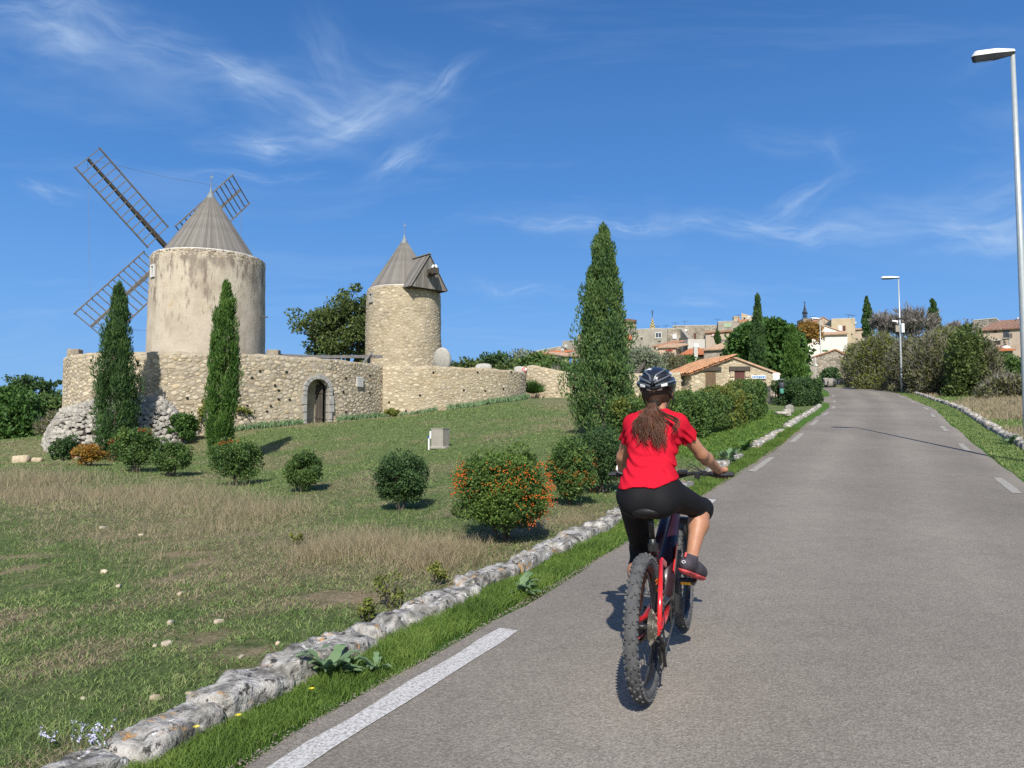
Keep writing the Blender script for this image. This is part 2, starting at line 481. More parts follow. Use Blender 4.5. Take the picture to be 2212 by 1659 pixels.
# ------------------------------------------------------------------ road alignment
ROAD_Y = np.array([-40, -20, 0, 8, 14, 18, 25, 35, 57, 80, 103, 130, 200.])
ROAD_Z = np.array([-1.8, -.8, 0, .40, .72, 1.0, 1.58, 2.44, 4.37, 6.05, 6.5, 6.6, 6.6])
def zr(y):
    y = np.asarray(y, float)
    r = 0
    for d in (-3, -1.5, 0, 1.5, 3):
        r = r + np.interp(y + d, ROAD_Y, ROAD_Z)
    return r / 5
LEFT = np.array([(-11.5, -18), (-6.2, -7), (-2.5, .2), (-.94, 3.3), (.10, 5.3), (1.55, 8.2), (4.65, 14.6), (5.9, 17.1), (8.35, 22), (11.2, 27.85), (13.77, 32.9),
                 (16.35, 38), (19.0, 44.2), (22.0, 51.3), (26.8, 63), (32.3, 78)])
# dense centre line, 2.05 m to the right of the left marking; beyond the crest it swings left
def dens(P_, step=.5):
    P_ = np.asarray(P_, float)
    s = np.concatenate([[0], np.cumsum(np.hypot(*np.diff(P_, axis=0).T))])
    n_ = max(2, int(s[-1] / step)); t = np.linspace(0, s[-1], n_)
    q_ = np.stack([np.interp(t, s, P_[:, 0]), np.interp(t, s, P_[:, 1])], 1)
    k = np.hanning(11); k /= k.sum()
    pad = np.concatenate([2 * q_[0] - q_[5:0:-1], q_, 2 * q_[-1] - q_[-2:-7:-1]])
    return np.stack([np.convolve(pad[:, i], k, 'valid') for i in (0, 1)], 1)
Ld = dens(LEFT)
T_ = np.gradient(Ld, axis=0); T_ /= np.hypot(*T_.T)[:, None]
NRM = np.stack([T_[:, 1], -T_[:, 0]], 1)
C0 = Ld + NRM * 2.05
CEN = dens(np.concatenate([C0, [(35.0, 82), (35.8, 86), (35.0, 90), (32, 95), (27, 99), (20, 102), (8, 104)]]))
CT = np.gradient(CEN, axis=0); CT /= np.hypot(*CT.T)[:, None]
CN = np.stack([CT[:, 1], -CT[:, 0]], 1)
CS = np.concatenate([[0], np.cumsum(np.hypot(*np.diff(CEN, axis=0).T))])
def road_coords(x, y):
    """signed distance (right positive) and station along the centre line"""
    x = np.asarray(x, float).ravel(); y = np.asarray(y, float).ravel()
    d = np.empty(len(x)); s = np.empty(len(x))
    for i in range(0, len(x), 20000):
        X = x[i:i + 20000, None] - CEN[None, :, 0]; Y = y[i:i + 20000, None] - CEN[None, :, 1]
        k = np.argmin(X * X + Y * Y, 1); r = np.arange(len(k))
        d[i:i + 20000] = X[r, k] * CN[k, 0] + Y[r, k] * CN[k, 1]
        al = X[r, k] * CT[k, 0] + Y[r, k] * CT[k, 1]
        s[i:i + 20000] = CS[k] + al
        far = np.hypot(X[r, k], Y[r, k])
        d[i:i + 20000] = np.where(np.abs(d[i:i + 20000]) < far - .6, np.sign(d[i:i + 20000]) * far, d[i:i + 20000])
    return d, s
def on_road(s, d):
    """x, y at station s, offset d"""
    x = np.interp(s, CS, CEN[:, 0]); y = np.interp(s, CS, CEN[:, 1])
    nx = np.interp(s, CS, CN[:, 0]); ny = np.interp(s, CS, CN[:, 1])
    return x + nx * d, y + ny * d
def s_of_y(y): return float(np.interp(y, CEN[:200, 1], CS[:200]))

# ------------------------------------------------------------------ terrain
ctrl = []
for y_ in (-8, 0, 3, 6, 9, 12, 16, 20, 25, 30, 38, 46, 55, 68):
    s_ = s_of_y(y_)
    zz = float(zr(y_)); dr = float(np.interp(y_, [0, 9, 16, 60], [.26, .22, .06, 0]))
    x_, y2 = on_road(s_, -3.5); ctrl.append((x_, y2, float(zr(y2)) - dr))
    x_, y2 = on_road(s_, 4.0); ctrl.append((x_, y2, float(zr(y2)) - .05))
    if y_ % 3 == 0 or y_ > 40:
        x_, y2 = on_road(s_, 11); ctrl.append((x_, y2, float(zr(y2)) + .35))
        x_, y2 = on_road(s_, 25); ctrl.append((x_, y2, float(zr(y2)) + 1.5))
for u, v, Y in [(400, 510.6, 12.3), (304, 491.7, 15), (236, 484.7, 17.5), (170, 474.6, 20.5), (135, 471, 21.5), (63, 462, 24), (114, 463, 26), (220, 476, 20.5),
                (502, 536, 9.5), (570, 505, 11.5), (597, 493, 13), (602, 434, 21), (440, 448, 23), (61, 436, 30), (100, 437, 29.2), (150, 437, 28.9), (204, 435, 29.2),
                (264, 428, 30.5), (317, 423.6, 31.7), (379.6, 419, 35.2), (463, 408, 36.6), (510, 402, 38), (530, 399, 40), (560, 398, 43), (700, 400, 44), (640, 408, 36),
                (0, 463, 26), (0, 445, 40), (0, 438, 50), (680, 443, 20.5), (771, 417, 30.5), (650, 425, 27)]:
    ctrl.append(tuple(at(u, v, Y)))
ctrl += [(-4, 4, -.18), (-9, 5, -.22), (-4, 8, .0), (-8, 10, .08), (-11, 14, .2), (-60, 50, 1.2), (-40, 20, .3), (-20, 8, -.1), (-60, 0, -.3), (-16, 17, .35),
         (-10, -10, -.8), (-40, -10, -.8), (10, -10, -.6), (40, -10, .2), (60, 10, 1.5), (60, 30, 3.5), (60, 60, 7), (-14, 36, 1.1), (-7, 44, 1.8), (-20, 40, 1.1),
         (-40, 80, 3), (-10, 80, 4.5), (15, 80, 6), (60, 85, 9), (45, 100, 8.2), (25, 108, 7.4), (0, 110, 7.5), (-40, 120, 5), (12, 60, 4.2), (-10, 60, 3)]
ctrl = np.array(ctrl, float)
def _U(r2): return .5 * r2 * np.log(r2 + 1e-9)
_n = len(ctrl)
_K = _U(((ctrl[:, None, :2] - ctrl[None, :, :2]) ** 2).sum(-1)) + np.eye(_n) * .12
_Pm = np.concatenate([np.ones((_n, 1)), ctrl[:, :2]], 1)
_A = np.zeros((_n + 3, _n + 3)); _A[:_n, :_n] = _K; _A[:_n, _n:] = _Pm; _A[_n:, :_n] = _Pm.T
_w = np.linalg.solve(_A, np.concatenate([ctrl[:, 2], np.zeros(3)]))
def tps(x, y):
    out = np.empty(len(x))
    for i in range(0, len(x), 20000):
        xx = x[i:i + 20000]; yy = y[i:i + 20000]
        r2 = (xx[:, None] - ctrl[None, :, 0]) ** 2 + (yy[:, None] - ctrl[None, :, 1]) ** 2
        out[i:i + 20000] = _U(r2) @ _w[:_n] + _w[_n] + _w[_n + 1] * xx + _w[_n + 2] * yy
    return out
def gz(x, y, detail=True):
    sh = np.shape(x)
    x = np.asarray(x, float).ravel(); y = np.asarray(y, float).ravel()
    z = tps(np.clip(x, -70, 75), np.clip(y, -25, 125))
    hill = 2 + (5.5 + 12 * sstep(98, 165, y) + 4 * sstep(165, 230, y)) * sstep(-22, 30, x - .05 * (y - 100)) * (1 - .6 * sstep(160, 420, x)) * (1 - sstep(260, 500, y))
    w = np.maximum(sstep(92, 118, y), np.maximum(sstep(55, 80, -x), sstep(60, 90, x)))
    w = np.maximum(w, sstep(5, 30, -y))
    base = np.where(y < 60, np.clip(.035 * y, -3, 3) + .0 * y, hill)
    z = z * (1 - w) + base * w
    d, s = road_coords(x, y)
    rw = 1 - np.where(d < 0, sstep(2.8, 3.5, -d), sstep(3.05, 3.9, d))
    rw = np.where((y > 103) | (s > CS[-1] - 1) , 0, rw)
    zroad = zr(y) - .02 - .06 * (1 - sstep(2.0, 2.35, np.abs(d)))
    z = z * (1 - rw) + zroad * rw
    if detail:
        off = sstep(3.2, 4.5, np.abs(d))
        z = z + off * (.045 * fbm(xy3(x, y, .8), 4) + .012 * fbm(xy3(x, y, 6), 2)) + (1 - off) * .008 * fbm(xy3(x, y, 3), 2)
    return z.reshape(sh)
def g1(x, y): return float(gz(np.array([x]), np.array([y]))[0])
def gpt(u, v, Y):
    p = at(u, v, Y); return (float(p[0]), float(Y), g1(p[0], Y))

def axis(lo, hi, fine, a, b):
    """spacing fine inside [a,b], growing outside"""
    xs = list(np.arange(a, b, fine)); st = fine; x = a
    while x > lo: st *= 1.09; x -= st; xs.insert(0, x)
    st = fine; x = xs[-1]
    while x < hi: st *= 1.09; x += st; xs.append(x)
    return np.array(xs)
gx = axis(-2600, 2600, .26, -20, 26); gy = axis(-400, 3200, .26, 1, 46)
GX, GY = np.meshgrid(gx, gy, indexing='ij')
GZ = gz(GX, GY)
V = np.stack([GX, GY, GZ], -1).reshape(-1, 3)
nx_, ny_ = len(gx), len(gy)
idx = np.arange(nx_ * ny_).reshape(nx_, ny_)
F = np.stack([idx[:-1, :-1], idx[1:, :-1], idx[1:, 1:], idx[:-1, 1:]], -1).reshape(-1, 4)
me = np_mesh('ground', V, F)

BAND = np.array([(-17, 18.0), (-11.5, 16.2), (-8, 14.2), (-5.2, 11.8), (-2.6, 9.2), (-.6, 7.6)])
def seg_dist(x, y, P_):
    best = np.full(np.shape(x), 1e9)
    for a, b in zip(P_[:-1], P_[1:]):
        ab = b - a; t = np.clip(((x - a[0]) * ab[0] + (y - a[1]) * ab[1]) / (ab @ ab), 0, 1)
        best = np.minimum(best, np.hypot(x - a[0] - t * ab[0], y - a[1] - t * ab[1]))
    return best
def zones(x, y):
    """dry (0..1), lush (0..1), soil (0..1) cover of the ground"""
    d, s = road_coords(x, y)
    d = d.reshape(np.shape(x))
    n1 = fbm(xy3(x, y, .35, 3), 4); n2 = fbm(xy3(x, y, 1.6, 9), 4); n3 = fbm(xy3(x, y, .9, 21), 3)
    bd = seg_dist(x, y, BAND)
    dry = .62 * (1 - sstep(.5, 2.0, bd + .9 * n2))
    near = 1 - sstep(10, 15, y)
    dry = np.maximum(dry, near * sstep(-.1, .35, n3 + .35 * n2 - .08) * .75)
    right = sstep(3.6, 4.2, d)
    dry = np.maximum(dry, right * (1 - sstep(10, 22, np.hypot(x - 17, y - 24) + 5 * n1)) * .95)
    dry = np.maximum(dry, sstep(-.1, .3, n1 + .3 * n2) * .55 * (1 - right) * sstep(12, 16, y))
    lush = (1 - np.where(d < 0, sstep(2.75, 2.95, -d), sstep(2.9, 3.3, d + .1 * n2))) * 1.0
    lush = np.maximum(lush, (d < 0) * (1 - sstep(4.6, 6.2, -d + .5 * n2)) * sstep(16, 19, y) * .9 * (y < 36))
    soil = near * (d < -3.2) * sstep(.22, .42, n2 * .7 + .45 * fbm(xy3(x, y, 3.1, 5), 3)) * .9
    return np.clip(dry * (1 - lush), 0, 1), np.clip(lush, 0, 1), np.clip(soil * (1 - lush), 0, 1)
zd, zl, zs = zones(GX.ravel(), GY.ravel())
ca = me.color_attributes.new('cover', 'FLOAT_COLOR', 'POINT')
ca.data.foreach_set('color', np.stack([zd, zl, zs, np.ones_like(zd)], -1).astype(np.float32).ravel())

def ground_material():
    m_ = bpy.data.materials.new('ground_cover'); m_.use_nodes = True
    n, l = m_.node_tree.nodes, m_.node_tree.links
    b = n['Principled BSDF']; b.inputs['Roughness'].default_value = 1; b.inputs['Specular IOR Level'].default_value = .1
    g = N(n, 'ShaderNodeNewGeometry')
    at_ = N(n, 'ShaderNodeAttribute', attribute_name='cover')
    sp = N(n, 'ShaderNodeSeparateColor'); l.new(at_.outputs['Color'], sp.inputs[0])
    def noise(sc, det=7, rough=.65, loc=0, ms=E1):
        mp = N(n, 'ShaderNodeMapping'); mp.inputs['Location'].default_value = (loc, loc, 0); mp.inputs['Scale'].default_value = ms
        l.new(g.outputs['Position'], mp.inputs[0])
        q_ = N(n, 'ShaderNodeTexNoise', inp={'Scale': sc, 'Detail': det, 'Roughness': rough}); l.new(mp.outputs[0], q_.inputs['Vector']); return q_.outputs[0]
    def ramp(src, cols, st):
        r_ = N(n, 'ShaderNodeValToRGB')
        while len(r_.color_ramp.elements) < len(cols): r_.color_ramp.elements.new(.5)
        for i, c in enumerate(cols): r_.color_ramp.elements[i].position = st[i]; r_.color_ramp.elements[i].color = (*c, 1)
        l.new(src, r_.inputs[0]); return r_.outputs[0]
    def mix(f, a, b_):
        x = N(n, 'ShaderNodeMix', data_type='RGBA')
        l.new(f, x.inputs['Factor']); l.new(a, x.inputs['A']); l.new(b_, x.inputs['B']); return x.outputs['Result']
    fine = noise(9, 8, .75); mid = noise(2.2, 6, .65, 4); speck = noise(34, 4, .7, 9)
    green = ramp(fine, [(.055, .080, .026), (.10, .148, .050), (.155, .205, .078), (.25, .24, .135)], [.32, .45, .56, .68])
    dryc = ramp(fine, [(.14, .12, .068), (.235, .20, .12), (.33, .28, .175)], [.34, .5, .66])
    lushc = ramp(fine, [(.04, .085, .016), (.08, .165, .03), (.12, .22, .045)], [.35, .5, .65])
    soilc = ramp(speck, [(.20, .145, .085), (.36, .275, .175), (.47, .385, .27)], [.32, .5, .66])
    mm = lambda *a, **k: M(n, l, *a, **k)
    fd = mm('MULTIPLY_ADD', mm('SUBTRACT', mid, .5), 1.3, sp.outputs[0], clamp=True)
    fs_ = mm('MULTIPLY_ADD', mm('SUBTRACT', fine, .5), 1.6, sp.outputs[2], clamp=True)
    fs_ = mm('MULTIPLY', fs_, mm('GREATER_THAN', sp.outputs[2], .02))
    c = mix(fd, green, dryc); c = mix(fs_, c, soilc); c = mix(sp.outputs[1], c, lushc)
    l.new(c, b.inputs['Base Color'])
    bmp = N(n, 'ShaderNodeBump', inp={'Strength': 1.0, 'Distance': .06}); l.new(noise(13, 7, .8, 2), bmp.inputs['Height'])
    bmp2 = N(n, 'ShaderNodeBump', inp={'Strength': .7, 'Distance': .02}); l.new(speck, bmp2.inputs['Height']); l.new(bmp.outputs[0], bmp2.inputs['Normal'])
    l.new(bmp2.outputs[0], b.inputs['Normal'])
    return m_
MT['ground'] = ground_material()
ground = link('ground', me, MT['ground'], smooth=True)
tag(ground, 'uneven grassy ground of the field and slopes', kind='structure')

# ------------------------------------------------------------------ road
def asphalt_material():
    m_ = bpy.data.materials.new('worn_asphalt'); m_.use_nodes = True
    n, l = m_.node_tree.nodes, m_.node_tree.links
    b = n['Principled BSDF']; b.inputs['Roughness'].default_value = .92; b.inputs['Specular IOR Level'].default_value = .25
    g = N(n, 'ShaderNodeNewGeometry')
    def tex(t, sc, **k):
        q_ = N(n, t, inp={'Scale': sc, **k}); l.new(g.outputs['Position'], q_.inputs['Vector']); return q_
    vo = tex('ShaderNodeTexVoronoi', 120)
    vo2 = tex('ShaderNodeTexVoronoi', 48)
    r1 = N(n, 'ShaderNodeValToRGB'); e = r1.color_ramp.elements
    e[0].position = .0; e[0].color = (.172, .152, .127, 1); e[1].position = 1; e[1].color = (.305, .275, .235, 1)
    x = e.new(.5); x.color = (.226, .201, .169, 1)
    sepc = N(n, 'ShaderNodeSeparateColor'); l.new(vo.outputs['Color'], sepc.inputs[0]); l.new(sepc.outputs[0], r1.inputs[0])
    big = tex('ShaderNodeTexNoise', .35, Detail=5.0, Roughness=.6)
    mr = N(n, 'ShaderNodeMapRange', inp={'From Min': .3, 'From Max': .7, 'To Min': .86, 'To Max': 1.10}); l.new(big.outputs[0], mr.inputs[0])
    med = tex('ShaderNodeTexNoise', 5, Detail=6.0, Roughness=.7)
    mr2 = N(n, 'ShaderNodeMapRange', inp={'From Min': .3, 'From Max': .7, 'To Min': .92, 'To Max': 1.08}); l.new(med.outputs[0], mr2.inputs[0])
    v = M(n, l, 'MULTIPLY', mr.outputs[0], mr2.outputs[0])
    at_ = N(n, 'ShaderNodeAttribute', attribute_name='wear')
    v = M(n, l, 'MULTIPLY', v, at_.outputs['Fac'])
    hs = N(n, 'ShaderNodeHueSaturation'); l.new(r1.outputs[0], hs.inputs['Color']); l.new(v, hs.inputs['Value'])
    l.new(hs.outputs[0], b.inputs['Base Color'])
    bp = N(n, 'ShaderNodeBump', inp={'Strength': .55, 'Distance': .004}); l.new(vo.outputs['Distance'], bp.inputs['Height'])
    bp2 = N(n, 'ShaderNodeBump', inp={'Strength': .35, 'Distance': .006}); l.new(vo2.outputs['Distance'], bp2.inputs['Height']); l.new(bp.outputs[0], bp2.inputs['Normal'])
    l.new(bp2.outputs[0], b.inputs['Normal'])
    return m_
MT['asphalt'] = asphalt_material()
ss = np.arange(0, CS[-1] - 2, .4)
dd = np.concatenate([[-1.0], np.linspace(-.97, .97, 29), [1.0]])
V = []; wear = []
for s_ in ss:
    hl = 2.30 + .10 * float(fbm(np.array([[s_ * .9, 1.5, 0]]), 4)[0]) + .05 * float(fbm(np.array([[s_ * 5., 7.5, 0]]), 2)[0])
    hr = 2.46 + .12 * float(fbm(np.array([[s_ * .8, 9.5, 0]]), 4)[0])
    if s_of_y(41) < s_ < s_of_y(50): hl += .8 * math.sin((s_ - s_of_y(41)) / (s_of_y(50) - s_of_y(41)) * PI)
    for k in dd:
        d_ = (k * hl if k < 0 else k * hr)
        x_, y_ = on_road(s_, d_)
        cr = .03 * (1 - (d_ / 2.5) ** 2)
        V.append((x_, y_, float(zr(y_)) + cr - (.035 if abs(k) == 1 else 0)))
        t = .93 + .12 * math.exp(-((abs(d_) - .85) / .38) ** 2) - .05 * math.exp(-(d_ / .25) ** 2) + (.10 if abs(d_) > 2.15 else 0)
        t *= 1 + .10 * float(fbm(np.array([[s_ * .12, d_ * 1.3, 3.3]]), 4)[0]) - .16 * max(0, float(fbm(np.array([[s_ * .5, d_ * 1.1, 8.3]]), 4)[0]) - .28)
        wear.append(t)
V = np.array(V); nr, nc = len(ss), len(dd)
idx = np.arange(nr * nc).reshape(nr, nc)
F = np.stack([idx[:-1, :-1], idx[:-1, 1:], idx[1:, 1:], idx[1:, :-1]], -1).reshape(-1, 4)
me = np_mesh('road', V, F)
fa = me.attributes.new('wear', 'FLOAT', 'POINT'); fa.data.foreach_set('value', np.array(wear, np.float32))
road = link('road', me, MT['asphalt'], smooth=True)
tag(road, 'grey asphalt lane climbing to the village', kind='structure')
ROADZ = lambda x, y, d_: float(zr(y)) + .03 * (1 - (d_ / 2.5) ** 2)

def paint_mat():
    return mat('worn_white_paint', [(.27, .255, .235), (.44, .43, .41), (.56, .555, .54)], 70, .85, .3, 90, stops=[.38, .48, .60], bdist=.004)
MT['line'] = paint_mat()
MT['line_faded'] = mat('faded_white_paint', [(.24, .21, .175), (.33, .31, .275), (.44, .43, .40)], 60, .85, .3, 90, stops=[.40, .52, .64], bdist=.004)
def marking(s0, s1, d_, w, name='road_marking', mt='line'):
    V = []; n_ = max(2, int((s1 - s0) / .25))
    for i, s_ in enumerate(np.linspace(s0, s1, n_ + 1)):
        for k in (-.5, .5):
            j = .012 * float(vnoise(np.array([[s_ * 6 + k * 40, d_, 0]]))[0])
            x_, y_ = on_road(s_, d_ + k * w + j)
            V.append((x_, y_, ROADZ(x_, y_, d_) + .006))
    F = [(2 * i, 2 * i + 1, 2 * i + 3, 2 * i + 2) for i in range(n_)]
    me = np_mesh(name, V, np.array(F))
    o = link(name, me, MT[mt]); o.parent = road
    return o
def s_at(x, y): return float(road_coords([x], [y])[1][0])
def gnd(u, v):
    """point of the road surface seen at a survey point"""
    for Y in np.arange(2.2, 90, .02):
        p = at(u, v, Y)
        if p[2] <= float(zr(Y)) + .02: return p
    return p
def s_px(u, v): p = gnd(u, v); return s_at(p[0], p[1])
marks_left = [((292, 768), (516, 630)), ((748, 471), (772, 457)), ((787, 442), (801, 433)), ((811, 425), (819, 420)), ((823, 415.5), (829, 412)), ((831, 408.5), (834.5, 406)), ((832.5, 402.5), (834.6, 400.5)), ((826, 396.5), (829, 395))]
for k, (a, b) in enumerate(marks_left):
    s0, s1 = s_px(*a), s_px(*b)
    if k == 0: s0 -= 2.4
    marking(s0, s1, -2.05, .14, mt='line' if k < 1 else 'line_faded')
s0, s1 = s_px(690, 512), s_px(722, 498)
marking(s_px(697, 508), s_px(712, 499), -2.05, .14)
for a, b in [((997, 492), (974, 469)), ((963, 451), (951, 441)), ((948, 431), (938, 424.3)), ((935, 417), (928.5, 413)), ((924.5, 409.8), (917.8, 405.6)), ((913, 402.6), (906, 400)), ((900, 397.6), (893, 395))]:
    s0, s1 = sorted((s_px(*a), s_px(*b)))
    s1 = min(s1, s0 + 2.2)
    marking(s0, s1, 2.07, .14, mt='line_faded')

# ------------------------------------------------------------------ kerb stones
def rock_mesh(name, lx, ly, lz, n=(10, 6, 4), amp=.05, seed=0, rnd=.25, freq=5):
    """rounded box with noise; n = cells per side"""
    bm = bmesh.new()
    bmesh.ops.create_cube(bm, size=2)
    V = {}
    verts = []; faces = []
    ax = [np.linspace(-1, 1, k + 1) for k in n]
    def vid(i, j, k):
        key = (i, j, k)
        if key not in V:
            V[key] = len(verts); verts.append((ax[0][i], ax[1][j], ax[2][k]))
        return V[key]
    nx, ny, nz = n
    for i in range(nx):
        for j in range(ny):
            faces.append((vid(i, j, nz), vid(i + 1, j, nz), vid(i + 1, j + 1, nz), vid(i, j + 1, nz)))
    for i in range(nx):
        for k in range(nz):
            faces.append((vid(i, 0, k), vid(i + 1, 0, k), vid(i + 1, 0, k + 1), vid(i, 0, k + 1)))
            faces.append((vid(i + 1, ny, k), vid(i, ny, k), vid(i, ny, k + 1), vid(i + 1, ny, k + 1)))
    for j in range(ny):
        for k in range(nz):
            faces.append((vid(0, j + 1, k), vid(0, j, k), vid(0, j, k + 1), vid(0, j + 1, k + 1)))
            faces.append((vid(nx, j, k), vid(nx, j + 1, k), vid(nx, j + 1, k + 1), vid(nx, j, k + 1)))
    bm.free()
    P_ = np.array(verts, float)
    pw = 1 / (.0001 + (np.abs(P_) ** (2 / rnd)).sum(1) ** (rnd / 2))
    P_ = P_ * np.clip(pw, .6, 1)[:, None]
    P_ = P_ * np.array([lx / 2, ly / 2, lz / 2])
    nn = np.stack([fbm(P_ * freq + seed * 7.1 + k * 31, 4, .6) for k in range(3)], -1)
    P_ += nn * amp
    return np_mesh(name, P_, np.array(faces))
def kerb_line(root, s0, s1, d0, rng, ymax_fine=10, height=.072, width=.28, gaps=()):
    s_ = s0; k = 0
    while s_ < s1:
        Lk = rng.uniform(.38, .95) * (1 if s_ < s0 + 26 else 1.25)
        sm = s_ + Lk / 2
        if any(a < sm < b for a, b in gaps): s_ += Lk; continue
        x_, y_ = on_road(sm, d0 + rng.uniform(-.025, .025))
        tx = np.interp(sm, CS, CT[:, 0]); ty = np.interp(sm, CS, CT[:, 1])
        near = math.hypot(x_, y_) < ymax_fine
        h = height * rng.uniform(.85, 1.25)
        n_ = (16, 9, 6) if near else ((8, 5, 3) if math.hypot(x_, y_) < 22 else (4, 2, 2))
        me = rock_mesh('stone', Lk + .04, width * rng.uniform(.85, 1.15), h + .22, n_, .06 if near else .05, k + int(d0 * 10), .28, 8)
        base = float(zr(y_))
        o = link('stone', me, MT['kerb'], root, smooth=True, loc=(x_, y_, base + (h - .22) / 2 + .0), rot=(rng.uniform(-.05, .05), rng.uniform(-.04, .04), math.atan2(ty, tx) + rng.uniform(-.05, .05)))
        s_ += Lk - .01; k += 1
kl = empty('kerb_wall', (0, 0, 0), label='low kerb of pale lichened stones along the left edge of the lane', cat='kerb')
sA = s_px(765, 441)
kerb_line(kl, s_of_y(.3), s_of_y(44), -2.80, random.Random(5), 11, gaps=[(s_of_y(11.2), s_of_y(13.5)), (s_of_y(16.5), s_of_y(18.2)), (s_of_y(23.5), s_of_y(25))])
kr = empty('kerb_wall', (0, 0, 0), label='low white stone kerb along the right edge of the lane below the bushes', cat='kerb')
kerb_line(kr, s_of_y(11), s_of_y(84), 3.5, random.Random(8), 4, height=.15, width=.28, gaps=[(s_of_y(14.6), s_of_y(18.3))])
MT['gap'] = mat('dark_fill_and_shade', [(.035, .030, .024), (.06, .05, .04)], 8, 1, .5)  # dark fill under stones; also paints the door passage's shade into its colour
# ================================================================== stones set in mortar
def lump_protos(name, k=10, seed=3):
    out = []
    rg = random.Random(seed)
    for i in range(k):
        n_ = rg.choice([6, 7, 8]); V = []; F = []
        ang = sorted([(j + rg.uniform(-.28, .28)) * 2 * PI / n_ for j in range(n_)])
        rad = [rg.uniform(.78, 1.08) for _ in ang]
        for z, sc in ((-.45, 1.0), (.28, .93), (.5, .66)):
            for a, r_ in zip(ang, rad):
                V.append((math.cos(a) * r_ * sc, math.sin(a) * r_ * sc, z + (rg.uniform(-.10, .10) if z > .3 else 0)))
        V.append((0, 0, .55))
        for t in (0, 1):
            for j in range(n_):
                F.append((t * n_ + j, t * n_ + (j + 1) % n_, (t + 1) * n_ + (j + 1) % n_, (t + 1) * n_ + j))
        tri = [(2 * n_ + j, 2 * n_ + (j + 1) % n_, 3 * n_) for j in range(n_)]
        out.append((np.array(V), np.array(F), np.array(tri)))
    return out
LUMPS = lump_protos('stone')
_lump_me = {}
def lump_mesh(i, matl):
    key = (i, matl.name)
    if key not in _lump_me:
        V, F, T3 = LUMPS[i]
        me = np_mesh('stone', V, [F, T3]); me.materials.append(matl)
        me.polygons.foreach_set('use_smooth', np.ones(len(me.polygons), bool))
        _lump_me[key] = me
    return _lump_me[key]
def dart(w, h, rfun, tries, seed, pack=.9, forbid=None):
    rg = np.random.default_rng(seed)
    P_ = np.empty((0, 3)); cell = {}
    mx = .5
    for t in range(tries):
        x, y = rg.random() * w, rg.random() * h
        r_ = rfun(rg, t / tries)
        if forbid is not None and forbid(x, y, r_): continue
        ci, cj = int(x / mx), int(y / mx); ok = True
        for a in (-1, 0, 1):
            for b in (-1, 0, 1):
                for (px_, py_, pr) in cell.get((ci + a, cj + b), ()):
                    if (px_ - x) ** 2 / 1.35 + (py_ - y) ** 2 * 1.35 < ((pr + r_) * pack) ** 2: ok = False; break
                if not ok: break
            if not ok: break
        if ok: cell.setdefault((ci, cj), []).append((x, y, r_))
    return [p for c in cell.values() for p in c]
def set_stones(root, frame, stones, mt, mt_i, proud=.5, limit=300, seed=1, prio=None, depth=.026):
    """frame(s,t)->(point, tangent, up, normal); the largest become parts, the rest one stuff part"""
    rg = random.Random(seed)
    order = sorted(stones, key=lambda p: -(p[2] if prio is None else p[2] * prio(p[0], p[1])))
    VV = []; FF = []; TT = []; base = 0
    for k, (s_, t_, r_) in enumerate(order):
        p, tx, up, nn = frame(s_, t_)
        i = rg.randrange(len(LUMPS)); a = rg.uniform(-.35, .35) + rg.choice([0, PI])
        x_ = tx * math.cos(a) + up * math.sin(a); y_ = up * math.cos(a) - tx * math.sin(a)
        sx, sy = r_ * rg.uniform(1.05, 1.35), r_ * rg.uniform(.68, .9); sz = depth * rg.uniform(.7, 1.5) * (r_ / .11) ** .5
        B = np.stack([x_ * sx, y_ * sy, nn * sz], 1)
        if k < limit:
            o = bpy.data.objects.new('stone', lump_mesh(i, mt)); COL.objects.link(o)
            m4 = np.eye(4); m4[:3, :3] = B; m4[:3, 3] = p
            o.parent = root
            o.matrix_basis = Matrix(m4.tolist())
        else:
            V, F, T3 = LUMPS[i]
            VV.append(V @ B.T + p); FF.append(F + base); TT.append(T3 + base); base += len(V)
    if VV:
        me = np_mesh('small_stones', np.concatenate(VV), [np.concatenate(FF), np.concatenate(TT)])
        o = link('small_stones', me, mt_i, root, smooth=True); tag(o, kind='stuff')

